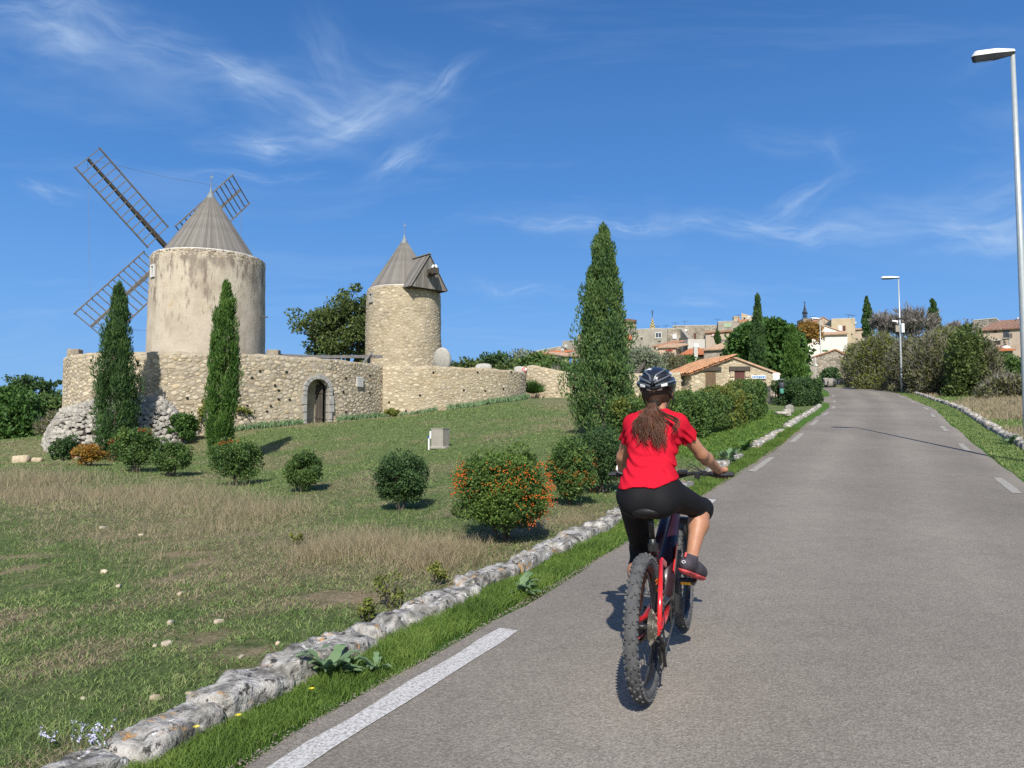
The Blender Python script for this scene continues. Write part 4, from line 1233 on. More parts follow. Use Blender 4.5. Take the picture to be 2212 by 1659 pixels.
def rock_at(name, ud, vd, Y, sx, sy, sz, label, cat='boulder', mt=None, seed=0, rot=0, group=None, drop=0, amp=.08):
    p = at(ud * D, vd * D, Y)
    o = link(name, rock_mesh(name, sx, sy, sz, (8, 6, 6), amp, seed, .6, 3 / max(sx, sz)), mt or MT['dry_stone'], None, smooth=True, loc=(p[0], p[1], p[2] - drop), rot=(0, 0, rot))
    return tag(o, label, cat, group)
ms = wp3(955, 779, 41.3)
o = MB().lathe([(.02, -.16), (.55, -.16), (.62, -.10), (.64, 0), (.62, .1), (.55, .16), (.02, .16)], 28, axis='y').build('millstone', MT['millstone'], None, smooth=True)
o.location = ms; o.rotation_euler = (.2, .15, -.4); o.scale = (.85, 1, 1.15)
tag(o, 'round worn millstone leaning upright against the right foot of the small windmill', 'millstone')
rock_at('millstone', 1044, 789, 42, .95, .5, .8, 'broken pale millstone showing over the wall top near the middle of the small mill wall', 'millstone', MT['millstone'], 3, .2, drop=.3)
rock_at('boulder', 1124, 796, 42.5, .75, .6, .55, 'rounded pale boulder showing over the right end of the wall top beside a red ball', 'boulder', MT['millstone'], 4, drop=.15)
rb = MB().lathe([(.15 * math.sin(t), -.15 * math.cos(t)) for t in np.linspace(.01, PI - .01, 9)], 14).build('ball', mat('red_white_ball', [(.6, .03, .04), (.65, .05, .06), (.8, .78, .76)], 5, .5, stops=[.3, .5, .56], coord='obj'), None, smooth=True)
rb.location = wp3(1133.5, 799, 41.8); tag(rb, 'small red and white ball resting on the right end of the wall', 'ball')
bx_ = bx('block', wp3(591, 766, 34.5), (.55, .4, .42), MT['mortar'], None, bevel=.02); tag(bx_, 'squared stone block on the wall top right of the large windmill', 'stone block')
bx_ = bx('block', wp3(162, 767, 32.2), (.5, .4, .5), MT['mortar'], None, bevel=.03); tag(bx_, 'squared stone block on the wall top at the far left corner', 'stone block')

# ================================================================== vegetation
def foliage_mat(name, tones, rough=.6, trans=.25, base=(.05, .09, .025)):
    m_ = bpy.data.materials.new(name); m_.use_nodes = True
    n, l = m_.node_tree.nodes, m_.node_tree.links
    b = n['Principled BSDF']; b.inputs['Roughness'].default_value = rough; b.inputs['Specular IOR Level'].default_value = .25
    g = N(n, 'ShaderNodeNewGeometry')
    r_ = N(n, 'ShaderNodeValToRGB')
    while len(r_.color_ramp.elements) < len(tones): r_.color_ramp.elements.new(.5)
    gain = 1.0 if 'twig' in name else (2.0 if 'bush' in name else (1.3 if name == 'fig_leaves' else 2.15 if name == 'short_field_grass' else 1.8 if name == 'dry_grass' else 1.7))
    for i, c in enumerate(tones): r_.color_ramp.elements[i].position = i / (len(tones) - 1); r_.color_ramp.elements[i].color = (*[x * gain for x in c], 1)
    ns = N(n, 'ShaderNodeTexNoise', inp={'Scale': 2.6, 'Detail': 4.0, 'Roughness': .65}); l.new(g.outputs['Position'], ns.inputs['Vector'])
    f = M(n, l, 'ADD', M(n, l, 'MULTIPLY', g.outputs['Random Per Island'], .5), M(n, l, 'MULTIPLY', M(n, l, 'SUBTRACT', ns.outputs[0], .36), 1.7), clamp=True)
    l.new(f, r_.inputs[0]); l.new(r_.outputs[0], b.inputs['Base Color'])
    tr = N(n, 'ShaderNodeBsdfTranslucent'); l.new(r_.outputs[0], tr.inputs[0])
    ms = N(n, 'ShaderNodeMixShader'); ms.inputs[0].default_value = trans
    l.new(b.outputs[0], ms.inputs[1]); l.new(tr.outputs[0], ms.inputs[2]); l.new(ms.outputs[0], n['Material Output'].inputs[0])
    return m_
FM = {
 'cypress': foliage_mat('cypress_foliage', [(.014, .034, .014), (.028, .060, .020), (.048, .092, .026), (.075, .125, .036)]),
 'cypress_b': foliage_mat('bright_cypress_foliage', [(.018, .045, .010), (.036, .080, .016), (.060, .115, .022), (.09, .15, .035)]),
 'cypress_l': foliage_mat('leafy_cypress_foliage', [(.022, .048, .020), (.042, .082, .028), (.070, .120, .036), (.13, .165, .05)]),
 'bush': foliage_mat('bush_leaves', [(.016, .036, .012), (.034, .064, .018), (.060, .100, .026), (.105, .140, .035)]),
 'bush_d': foliage_mat('dark_bush_leaves', [(.012, .026, .012), (.024, .048, .018), (.040, .074, .024), (.070, .105, .032)]),
 'bush_b': foliage_mat('bright_bush_leaves', [(.020, .038, .010), (.038, .068, .016), (.064, .105, .022), (.10, .14, .032)]),
 'orange': foliage_mat('turning_leaves', [(.10, .085, .02), (.17, .12, .025), (.26, .12, .02), (.14, .13, .03)]),
 'olive': foliage_mat('olive_leaves', [(.060, .075, .045), (.10, .12, .075), (.155, .175, .12), (.20, .22, .16)]),
 'oak': foliage_mat('oak_leaves', [(.022, .037, .013), (.044, .066, .020), (.075, .102, .028), (.12, .138, .045)]),
 'fig': foliage_mat('fig_leaves', [(.018, .045, .010), (.035, .085, .018), (.065, .13, .030), (.10, .17, .045)]),
 'scrub': foliage_mat('scrub_leaves', [(.035, .042, .018), (.065, .072, .028), (.10, .102, .040), (.14, .125, .06)]),
 'scrub_y': foliage_mat('yellow_green_scrub', [(.042, .055, .014), (.078, .095, .020), (.12, .135, .028), (.17, .165, .04)]),
 'twig': foliage_mat('bare_grey_twigs', [(.14, .125, .11), (.22, .20, .18), (.29, .27, .245)], trans=0),
 'autumn': foliage_mat('autumn_leaves', [(.10, .06, .02), (.16, .09, .02), (.2, .13, .03)]),
 'grass': foliage_mat('grass_blades', [(.045, .080, .018), (.070, .120, .024), (.105, .165, .032), (.16, .20, .05)], trans=.35),
 'lawn': foliage_mat('short_field_grass', [(.045, .075, .022), (.075, .115, .034), (.115, .155, .05), (.20, .19, .095)], trans=.3),
 'dry': foliage_mat('dry_grass', [(.16, .135, .085), (.21, .175, .11), (.27, .225, .145), (.10, .12, .05)], trans=.4),
 'weed': foliage_mat('grey_green_weed', [(.07, .12, .06), (.11, .17, .085), (.15, .215, .11)], trans=.3),
}
MT['bark'] = mat('grey_bark', [(.07, .06, .05), (.14, .12, .10)], 8, .95, .6, 30)
MT['berry'] = mat('orange_berries', [(.50, .10, .012), (.72, .19, .02)], 60, .45, rand=[(.8, .7, .7), (1.1, 1.1, 1.1)], island=True)
MT['red_berry'] = mat('red_berries', [(.60, .05, .012), (.75, .09, .02)], 60, .45)

def leaves_arrays(c, d, L, Wd, rg):
    """rhombic leaves: centres c, directions d"""
    n_ = len(c)
    d = d / (np.linalg.norm(d, axis=1)[:, None] + 1e-9)
    r_ = rg.normal(size=(n_, 3)); s_ = np.cross(d, r_); s_ /= (np.linalg.norm(s_, axis=1)[:, None] + 1e-9)
    L = np.asarray(L).reshape(-1, 1) if np.ndim(L) else np.full((n_, 1), L); Wd = np.asarray(Wd).reshape(-1, 1) if np.ndim(Wd) else np.full((n_, 1), Wd)
    a = c - d * L * .5; b = c + s_ * Wd * .5 - d * L * .05; e = c + d * L * .5; f = c - s_ * Wd * .5 - d * L * .05
    V = np.stack([a, b, e, f], 1).reshape(-1, 3)
    F = np.arange(4 * n_).reshape(-1, 4)
    return V, F
def clump_leaves(cc, cr, per, L, Wd, rg, up=.3, jit=.6, shell=.55):
    """leaves through ellipsoid clumps; cc (k,3), cr (k,3) radii"""
    k = len(cc); idx = np.repeat(np.arange(k), per)
    d = rg.normal(size=(len(idx), 3)); d /= np.linalg.norm(d, axis=1)[:, None]
    rad = shell + (1 - shell) * rg.random(len(idx)) ** .5
    rad = rad * np.where(rg.random(len(idx)) < .12, 1.18, 1)
    c = cc[idx] + d * cr[idx] * rad[:, None]
    dirs = d * 1.0 + rg.normal(size=c.shape) * jit; dirs[:, 2] += up
    return leaves_arrays(c, dirs, L * rg.uniform(.7, 1.3, len(c)), Wd * rg.uniform(.7, 1.3, len(c)), rg)
def tapered(mb, a, b, r0, r1, rg, n=6, seg=4, wob=.06):
    a = Vector(a); b = Vector(b); pts = []; rr = []
    L = (b - a).length
    for i in range(seg + 1):
        t = i / seg; p = a.lerp(b, t)
        if 0 < i < seg: p += Vector((rg.uniform(-1, 1), rg.uniform(-1, 1), rg.uniform(-.5, .5))) * wob * L
        pts.append(p); rr.append(r0 + (r1 - r0) * t)
    mb.tube(pts, rr, n)
def cypress(loc, H, Wd, seed, label, kind='cypress', n=150, per=110, group=None, leaf=(.13, .035), shape=None, name='cypress_tree', ragged=1.0, tilt=(0, 0)):
    rg = np.random.default_rng(seed); pr = random.Random(seed)
    t = empty(name, loc, label=label, cat='tree', group=group)
    shape = shape or (lambda h: (min(1, (h + .06) / .22) ** .6) * (1 - max(0, (h - .25) / .75) ** 1.5) ** .85 + .02)
    hs = np.sort(rg.random(n) ** .9) * .95 + .02
    cc = []; cr = []
    for h in hs:
        a = rg.uniform(0, 2 * PI); r_ = Wd / 2 * shape(h)
        rr = r_ * rg.uniform(.55, .92)
        q_ = rg.uniform(.75, 1.3); rr *= rg.choice([1, 1.05, 1.22, .85])
        cc.append((math.cos(a) * rr + tilt[0] * h, math.sin(a) * rr + tilt[1] * h, h * H)); cs = Wd * .135 * q_ * (.35 + .75 * shape(h)) * ragged
        cr.append((cs, cs, max(.12 * H * .55 * (.5 + shape(h) * .6), cs * 1.5) * (.6 + .4 * ragged)))
    for h in np.linspace(.04, .965, 26):
        cs = Wd * .30 * shape(h) + .02
        cc.append((tilt[0] * h, tilt[1] * h, h * H)); cr.append((cs, cs, H * .05))
    cc.append((tilt[0], tilt[1], H * .965)); cr.append((.03, .03, H * .05))
    cc, cr = np.array(cc), np.array(cr)
    V, F = clump_leaves(cc, cr, per, leaf[0], leaf[1], rg, up=1.6, jit=.35, shell=.45)
    link('crown', np_mesh('crown', V, F), FM[kind], t)
    mb = MB(); tapered(mb, (0, 0, -.2), (tilt[0], tilt[1], H * .9), Wd * .06 + .02, .01, pr, 7, 5, .005)
    mb.build('trunk', MT['bark'], t)
    return t
def bush(loc, wx, wy, h, seed, label, kind='bush', n=70, per=130, leaf=(.055, .032), group=None, berries=0, berry_zone=None, name='bush', cat='bush', boxy=.55, base=.12, bm=None, up=.3, stems=True, jit=.6, shell=.55, cl=.24):
    rg = np.random.default_rng(seed); pr = random.Random(seed)
    t = empty(name, loc, label=label, cat=cat, group=group)
    d = rg.normal(size=(n, 3)); d /= np.linalg.norm(d, axis=1)[:, None]
    sq = 1 / (np.abs(d).max(1) ** boxy)
    rad = (rg.uniform(.45, .80, n) + (rg.random(n) < .22) * rg.uniform(.03, .16, n)) * sq * (1 + .30 * fbm(d * 1.8 + seed * 3.3, 2))
    c = d * rad[:, None] * np.array([wx / 2, wy / 2, h / 2 * (1 - base)]) + np.array([0, 0, h * (.5 + base / 2)])
    r_ = cl * rg.uniform(.55, 1.15, (n, 1)) * np.array([[wx, wy, h * .9]]) / 1.0
    r_ = r_ * .8
    c = np.concatenate([c, [[0, 0, h * .55]]]); r_ = np.concatenate([r_, [[wx * .3, wy * .3, h * .3]]])
    V, F = clump_leaves(c, r_, per, leaf[0], leaf[1], rg, up=up, jit=jit, shell=shell)
    V[:, 2] = np.maximum(V[:, 2], .01)
    crown = link('foliage', np_mesh('foliage', V, F), FM[kind], t)
    if berries:
        # sprays of berries near the outside
        ic = []
        tries_ = 0
        while len(ic) < berries and tries_ < berries * 60:
            tries_ += 1
            dd_ = rg.normal(size=3); dd_ /= np.linalg.norm(dd_)
            p = dd_ * np.array([wx / 2, wy / 2, h / 2 * (1 - base)]) * (1 / np.abs(dd_).max() ** boxy) * rg.uniform(.9, 1.02) + np.array([0, 0, h * (.5 + base / 2)])
            if dd_[1] > .3: continue
            if berry_zone is not None and not berry_zone(p[0] / wx * 2, p[2] / h): continue
            ic.append(p)
        if ic:
            ic = np.array(ic); cnt_ = 6
            cc = np.repeat(ic, cnt_, 0) + rg.normal(size=(len(ic) * cnt_, 3)) * np.array([.035, .035, .022]) * (max(wx, .8) / 1.1)
            rb_ = .0085 * (max(wx, .8) / 1.1) * rg.uniform(.8, 1.3, len(cc))
            oc = np.array([(1, 0, 0), (-1, 0, 0), (0, 1, 0), (0, -1, 0), (0, 0, 1), (0, 0, -1)], float)
            of = np.array([(0, 2, 4), (2, 1, 4), (1, 3, 4), (3, 0, 4), (2, 0, 5), (1, 2, 5), (3, 1, 5), (0, 3, 5)])
            V = (cc[:, None, :] + oc[None] * rb_[:, None, None]).reshape(-1, 3)
            F = (of[None] + 6 * np.arange(len(cc))[:, None, None]).reshape(-1, 3)
            o = link('berries', np_mesh('berries', V, F), bm or MT['berry'], t); tag(o, kind='stuff')
    if stems:
        mb = MB()
        for k in range(5):
            a = pr.uniform(0, 6.28)
            tapered(mb, (pr.uniform(-.04, .04) * wx, pr.uniform(-.04, .04) * wx, -.1), (math.cos(a) * wx * .25, math.sin(a) * wy * .25, h * .6), .022 * wx, .006, pr, 5, 3)
        mb.build('stems', MT['bark'], t)
    return t
def tree(loc, H, Wd, seed, label, kind='oak', n=110, per=120, leaf=(.16, .09), trunk_h=.3, group=None, name='tree', flat=.8, open_=1.0, cl=.12, up=.2, bare=False, limbs=9, wy=None, jit=.7, crown_lo=None):
    rg = np.random.default_rng(seed); pr = random.Random(seed)
    t = empty(name, loc, label=label, cat='tree', group=group)
    mb = MB(); th = H * trunk_h; wy = wy or Wd
    lo = crown_lo if crown_lo is not None else th * .75
    cz, rz = (lo + H) / 2, (H - lo) / 2
    tapered(mb, (0, 0, -.4), (pr.uniform(-.1, .1), 0, th), .045 * Wd, .035 * Wd, pr, 8, 4, .02)
    cc = []; cr = []
    for k in range(limbs):
        a = 2 * PI * k / limbs + pr.uniform(-.3, .3); el = pr.uniform(-.1, 1.3)
        e = Vector((math.cos(a) * math.cos(el) * Wd * .40, math.sin(a) * math.cos(el) * wy * .40, cz + math.sin(el) * rz * .8))
        s_ = Vector((0, 0, th * pr.uniform(.7, 1.0)))
        tapered(mb, s_, e, .022 * Wd, .006 * Wd, pr, 5, 4, .05)
        for j in range(3):
            q_ = s_.lerp(e, pr.uniform(.45, .8)); e2_ = e + Vector((pr.uniform(-1, 1) * Wd * .2, pr.uniform(-1, 1) * wy * .2, pr.uniform(-.2, 1) * rz * .35))
            tapered(mb, q_, e2_, .009 * Wd, .002 * Wd, pr, 4, 3, .06)
            cc.append(e2_); cr.append(1)
        cc.append(e); cr.append(1)
    cc = [tuple(c) for c in cc]
    while len(cc) < n:
        d = rg.normal(size=3); d /= np.linalg.norm(d)
        if d[2] < -.7: continue
        r_ = rg.uniform(.45, .88)
        cc.append((d[0] * Wd / 2 * r_, d[1] * wy / 2 * r_, cz + d[2] * rz * r_))
    cc = np.array(cc); sz = cl * rg.uniform(.6, 1.3, (len(cc), 1)) * np.array([[Wd, wy, Wd * flat]]) * open_
    V, F = clump_leaves(cc, sz, per, leaf[0], leaf[1], rg, up=up, jit=jit, shell=.3)
    link('crown', np_mesh('crown', V, F), FM[kind], t)
    mb.build('trunk', MT['bark'], t)
    return t
def shrub_mass(name, pts, seed, label, kind='scrub', leaf=(.16, .09), per=150, cat='shrub', cl=1.0, group=None, up=.4, loc=None):
    """pts: list of (x,y,z,r) clumps"""
    rg = np.random.default_rng(seed)
    P_ = np.array(pts, float); l0 = P_[:, :3].mean(0); l0[2] = P_[:, 2].min()
    t = empty(name, l0, label=label, cat=cat, group=group)
    V, F = clump_leaves(P_[:, :3] - l0, P_[:, 3:4] * np.array([[1, 1, .9]]), per, leaf[0], leaf[1], rg, up=up, jit=.8, shell=.35)
    link('foliage', np_mesh('foliage', V, F), FM[kind], t)
    if 'scrub' in kind:      # bare grey twigs among the leaves
        V, F = clump_leaves(P_[:, :3] - l0, P_[:, 3:4] * np.array([[1.1, 1.1, 1.1]]), max(10, per // 2), leaf[0] * 2.6, leaf[1] * .22, rg, up=1.0, jit=.5, shell=.3)
        tag(link('twigs', np_mesh('twigs', V, F), FM['twig'], t), kind='stuff')
    pr = random.Random(seed); mb = MB()
    for k in range(7):
        q_ = P_[pr.randrange(len(P_))]
        b0 = Vector((pr.uniform(-.3, .3), pr.uniform(-.3, .3), -.6)); e = Vector(tuple(q_[:3] - l0))
        tapered(mb, b0, e, .07, .015, pr, 5, 4, .05)
    mb.build('stems', MT['bark'], t)
    return t
def mass_at(u0, u1, vt, vb, Y, n, r_, rgs, dy=2.0, top=None):
    """clump centres filling the outline between survey columns u0..u1 and rows vt..vb at depth Y"""
    rg = random.Random(rgs); out = []
    k = Y / FPX
    while len(out) < n:
        a, b = rg.random(), rg.random()
        if top is None:
            if ((a - .5) * 2) ** 2 * .8 + max(0, (b * 1.0 - .35) / .65) ** 2 > 1.0: continue
            v = vb + (vt - vb) * b
        else:
            tv = top(a); v = vb + (tv - vb) * b
        rr = r_ * rg.uniform(.6, 1.2)
        u = u0 + (u1 - u0) * a
        yy = Y + rg.uniform(-1, 1) * dy
        p = at(u, v, yy); out.append((p[0], yy, p[2] - rr * .8 * b, rr))
    return out
px = lambda ud, vd, Y: gpt(ud * D, vd * D, Y)
def pxg(ud, vd, Y):
    """point of the ground seen at a survey point, the crossing nearest depth Y"""
    Ys = np.linspace(Y * .7, Y * 1.35, 90)
    P_ = np.array([at(ud * D, vd * D, y_) for y_ in Ys]); k = P_[:, 2] - gz(P_[:, 0], P_[:, 1])
    cr = np.where(k[:-1] * k[1:] <= 0)[0]
    if len(cr) == 0: return px(ud, vd, Ys[np.argmin(np.abs(k))])
    i = cr[np.argmin(np.abs(Ys[cr] - Y))]; return px(ud, vd, Ys[i])

# --- cypresses of the lawn
def stand(ud, vd, Y): return px(ud, vd, Y)
def height_to(ud, vd, Y, base): return float(at(ud * D, vd * D, Y)[2]) - base[2]
l = stand(246, 1000, 26.4); H = height_to(247, 612, 26.4, l)
cyp_shape = lambda h: (min(1, (h + .10) / .30) ** .5) * (1 - max(0, (h - .30) / .70) ** 1.7) ** .95 + .02
cypress(l, H, 1.38, 101, 'dark green columnar cypress at the left, in front of the enclosure wall', 'cypress', 190, 120, leaf=(.15, .032), shape=cyp_shape)
l = stand(474, 1022, 22.6); H = height_to(480, 608, 22.6, l)
cypress(l, H, .84, 102, 'slim bright green cypress in front of the large windmill', 'cypress_b', 170, 120, leaf=(.14, .026), shape=lambda h: (min(1, (h + .14) / .45) ** .5) * (1 - max(0, (h - .55) / .45) ** 2.2) ** .9 + .02, tilt=(.10, 0))
l = stand(1300, 938, 21); H = height_to(1310, 486, 21, l)
cypress(l, H, 1.78, 103, 'tall leafy green cypress left of the cyclist', 'cypress_l', 330, 120, leaf=(.10, .04),
        shape=lambda h: float(np.interp(h, [0, .08, .2, .3, .42, .53, .64, .75, .86, .95, 1], [.75, .95, 1.0, .93, .84, .70, .59, .46, .29, .12, .03])) * (1 + .06 * math.sin(h * 31)), ragged=.95, tilt=(.08, 0))
# --- clipped bushes of the lawn
def bsh(ud, vb, Y, wd, hd, **k):
    loc = pxg(ud, vb, Y); Y = loc[1]; w_ = wd * D * Y / FPX; h_ = hd * D * Y / FPX
    return loc, w_, w_ * k.pop('dy', .95), h_
def mkb(ud, vb, Y, wd, hd, seed, label, **k):
    loc, wx, wy, h = bsh(ud, vb, Y, wd, hd); Y = loc[1]
    lf = max(.040, 2.3 * Y / FPX) * k.pop('lf', 1)
    return bush(loc, wx, wy, h, seed, label, leaf=(lf, lf * .6), **k)
mkb(137, 1000, 24.6, 56, 56, 201, 'small dark round bush at the far left in front of the stone mound', kind='bush_d', n=40, per=110)
mkb(190, 1006, 25.2, 60, 46, 202, 'small orange berried bush at the far left between two green bushes', kind='orange', n=36, per=100, berries=60, jit=.9)
mkb(291, 1018, 23.2, 94, 94, 203, 'green bush with a red berried streak on its left side, beside the left cypress', kind='bush', n=60, per=130, berries=34, bm=MT['red_berry'], boxy=.6,
    berry_zone=lambda x, z: (x < -.72 and .25 < z < .95) or (x > .3 and z > .88))
mkb(369, 1027, 21.6, 80, 76, 204, 'loose round bush between the two left cypresses', kind='bush', n=46, per=110)
mkb(512, 1048, 18.6, 108, 98, 205, 'round green bush hiding the foot of the slim cypress', kind='bush', n=70, per=130, berries=14, berry_zone=lambda x, z: z > .9 and x < .2)
mkb(657, 1062, 16.2, 86, 88, 206, 'round bush standing alone on the lawn, left of the middle', kind='bush', n=60, per=130, boxy=.5)
mkb(866, 1103, 13.4, 106, 122, 207, 'dark green boxy bush on the lawn below the concrete block', kind='bush_d', n=80, per=170, boxy=.55)
mkb(1086, 1168, 10.2, 208, 196, 208, 'large bright bush full of orange berries beside the kerb', kind='bush_b', n=170, per=300, berries=95, boxy=.45, lf=.85, berry_zone=lambda x, z: z < .86 and (z > .30 + .22 * (x < .1) - .1 * (x > .2)), jit=.8, shell=.5, cl=.2)
mkb(1234, 1090, 12.6, 104, 134, 209, 'bush with orange berries between the large berried bush and the dark bush', kind='bush', n=80, per=170, berries=50, berry_zone=lambda x, z: z < .85 and z > .15)
mkb(1300, 1062, 14.6, 130, 132, 210, 'dark dense bush at the foot of the tall cypress', kind='bush_d', n=110, per=170, boxy=.5)
# --- hedges
def hedge(name, a, b, w_, h0, h1, seed, label, kinds, leaf=.06, per=150, n=150, yellow=None):
    rg = np.random.default_rng(seed); a = np.array(a, float); b = np.array(b, float)
    L = np.hypot(*(b - a)[:2]); d = (b - a) / L; nn = np.array([d[1], -d[0]])
    t = empty(name, (a[0], a[1], g1(*a)), label=label, cat='hedge')
    z0 = g1(*a)
    out = {k: [[], []] for k in range(len(kinds))}
    for k in range(n):
        s_ = rg.uniform(-.1, L + .1) if rg.random() < .8 else rg.choice([rg.uniform(-.2, .15), L + rg.uniform(-.15, .2)]); hh = (h0 + (h1 - h0) * s_ / L) * rg.uniform(.97, 1.03); f = rg.random()
        x_, y_ = a + d * s_; gr = g1(x_, y_)
        if f < .55: o_, z = w_ / 2 * .82, rg.uniform(.1, .85) * hh      # road side
        elif f < .75: o_, z = rg.uniform(-.8, .8) * w_ / 2, hh * .86
        elif f < .88: o_, z = -w_ / 2 * .82, rg.uniform(.1, .85) * hh
        else: o_, z = rg.uniform(-.5, .5) * w_ / 2, rg.uniform(.2, .7) * hh
        p = np.array([x_ + nn[0] * o_, y_ + nn[1] * o_, gr + z])
        yl = 0
        if yellow is not None and yellow(s_ / L, z / hh, rg): yl = 1
        out[min(yl, len(kinds) - 1)][0].append(p - np.array([a[0], a[1], z0])); out[min(yl, len(kinds) - 1)][1].append((.22, .22, .24))
    for k, kd in enumerate(kinds):
        c, r_ = out[k]
        if not c: continue
        V, F = clump_leaves(np.array(c), np.array(r_) * (w_ / 1.0) ** .3, per, leaf, leaf * .6, rg, up=.4, jit=.8, shell=.5)
        link('foliage', np_mesh('foliage', V, F), FM[kd], t)
    # dense woody heart of the hedge
    mb = MB(); m = 12; sec = []
    for i in range(m + 1):
        s_ = .3 + (L - .6) * i / m; x_, y_ = a + d * s_; gr = g1(x_, y_); hh = (h0 + (h1 - h0) * s_ / L) * .74
        sec.append([(x_ + nn[0] * o_ * w_ * .32 - a[0], y_ + nn[1] * o_ * w_ * .32 - a[1], gr + z - z0) for o_, z in ((-1, 0), (-1, hh * .92), (-.7, hh), (.7, hh), (1, hh * .92), (1, 0))])
    for i in range(m):
        V = sec[i] + sec[i + 1]
        mb.add(V, [(j, j + 1, j + 7, j + 6) for j in range(5)])
    mb.add(sec[0], [tuple(range(6))]); mb.add(sec[-1], [tuple(range(5, -1, -1))])
    mb.build('inner_twigs', FM['bush_d'], t)
    return t
ha = at(672, 446, 19.6); hb = at(764, 415, 30.2)
dirh = (hb - ha)[:2] / np.linalg.norm((hb - ha)[:2]); hn = np.array([dirh[1], -dirh[0]])
hedge('hedge', ha[:2] - dirh * 1.5 - hn * .55, hb[:2] - hn * .55, 1.15, 1.22, 1.50, 301, 'long clipped hedge along the lane with a yellowing stretch, right of the cyclist', ['bush', 'scrub_y'],
      leaf=.075, per=210, n=330, yellow=lambda s, z, g: (.55 < s < .80 and g.random() < .62) or (z > .85 and g.random() < .35))
h2 = at(789, 405, 39.0)
hedge('hedge', (h2[0] + .1, 39.6), (at(821, 404, 39)[0] - .1, 40.6), 1.5, 1.40, 1.42, 302, 'short dark hedge block at the lane side beyond the long hedge', ['bush_d'], leaf=.10, per=200, n=90)

# --- trees by the mills
l = (float(at(347, 400, 50)[0]), 50.0, g1(float(at(347, 400, 50)[0]), 50.0))
H = float(at(735 * D, 632 * D, 50)[2]) - l[2]
tree(l, H - .2, 6.2, 401, 'loose green oak behind the wall between the two windmills', 'oak', n=150, per=120, leaf=(.22, .12), trunk_h=.34, cl=.095, limbs=12, crown_lo=3.0, jit=1.0)
# left background thicket
for k, (u0, u1, vt, Y, nn_, kd, lb_) in enumerate([
        (-14, 34, 385, 47, 120, 'scrub_y', 'bright green thicket at the left edge of the field beyond the mound'),
        (22, 70, 389, 52, 90, 'oak', 'green thicket touching the left corner of the enclosure wall')]):
    shrub_mass('thicket', mass_at(u0, u1, vt, 437, Y, nn_, .8, 50 + k), 500 + k, lb_, ['fig', 'bush'][k], leaf=(.26, .15), per=150, cat='thicket')
shrub_mass('thicket', mass_at(40, 75, 408, 436, 44, 40, .5, 58), 503, 'low dry scrub at the foot of the left thicket', 'scrub', leaf=(.16, .08), per=120, cat='thicket')
p = at(31, 392, 120); tree((p[0], 120, p[2] - 6), 8.0, 8, 420, 'far dark pine crown rising above the left thicket', 'bush_d', n=50, per=70, leaf=(.5, .3), flat=.5, cl=.14)
p = at(50.5, 381, 130); cypress((p[0], 130, p[2] - 7), 7.2, 1.6, 421, 'tiny far cypress above the left thicket', 'bush_d', n=40, per=40, leaf=(.4, .15))
# left-over far countryside beyond the walls on the left: treeline seen through gaps
shrub_mass('treeline', [(x, 160 + 10 * math.sin(x), 3.2 + 1.2 * math.sin(x * .7), 3.2) for x in np.linspace(-150, -70, 36)], 505, 'distant dark treeline on the left horizon', 'bush_d', leaf=(.8, .5), per=90, cat='treeline')
# --- irises and weeds along the foot of the walls
def iris_strip(root_label, frame, s_range, n, seed, h=.30, name='iris_plants'):
    rg = np.random.default_rng(seed); C_ = []; Dd = []; LL = []
    for k in range(n):
        s_ = rg.uniform(*s_range); p, tx, up_, nn = frame(s_, .35)
        o_ = rg.uniform(.05, .45); x_, y_ = p[0] + nn[0] * o_, p[1] + nn[1] * o_
        hh = h * rg.uniform(.5, 1.2); gzv = g1(x_, y_)
        C_.append((x_, y_, gzv + hh * .42)); Dd.append((rg.normal() * .35, rg.normal() * .35, 1)); LL.append(hh)
    C_ = np.array(C_); V, F = leaves_arrays(C_, np.array(Dd), np.array(LL), .055, rg)
    o = link(name, np_mesh(name, V, F), FM['weed'], None); tag(o, root_label, 'plants', kind='stuff'); return o
s_a = s_path(path1, s1_, 560)[0]
iris_strip('strap leaved plants along the foot of the wall left of the doorway', fr1, (s_a - 1.2, sd_ - .8), 500, 1)
iris_strip('strap leaved plants along the foot of the wall right of the doorway', fr1, (sd_ + .9, s1_[-1] - .2), 700, 2, .34)
iris_strip('strap leaved plants along the foot of the small mill wall', fr2, (s_path(path2, s2_, 960)[0], s_path(path2, s2_, 1128)[0]), 1200, 3, .32)
iris_strip('strap leaved plants at the seam of the two enclosure walls', fr2, (.2, s_path(path2, s2_, 940)[0]), 260, 4, .26)
l = px(845, 905, 34.6); bush(l, .7, .5, .42, 220, 'small yellow green clump at the wall foot right of the doorway', 'scrub_y', n=16, per=60, leaf=(.12, .06), name='shrub', cat='shrub')
l = px(390, 958, 27.9); bush(l, 1.25, .7, 1.15, 221, 'green climber clump at the wall foot between the two left cypresses', 'fig', n=30, per=60, leaf=(.13, .08), name='climber', cat='climber')
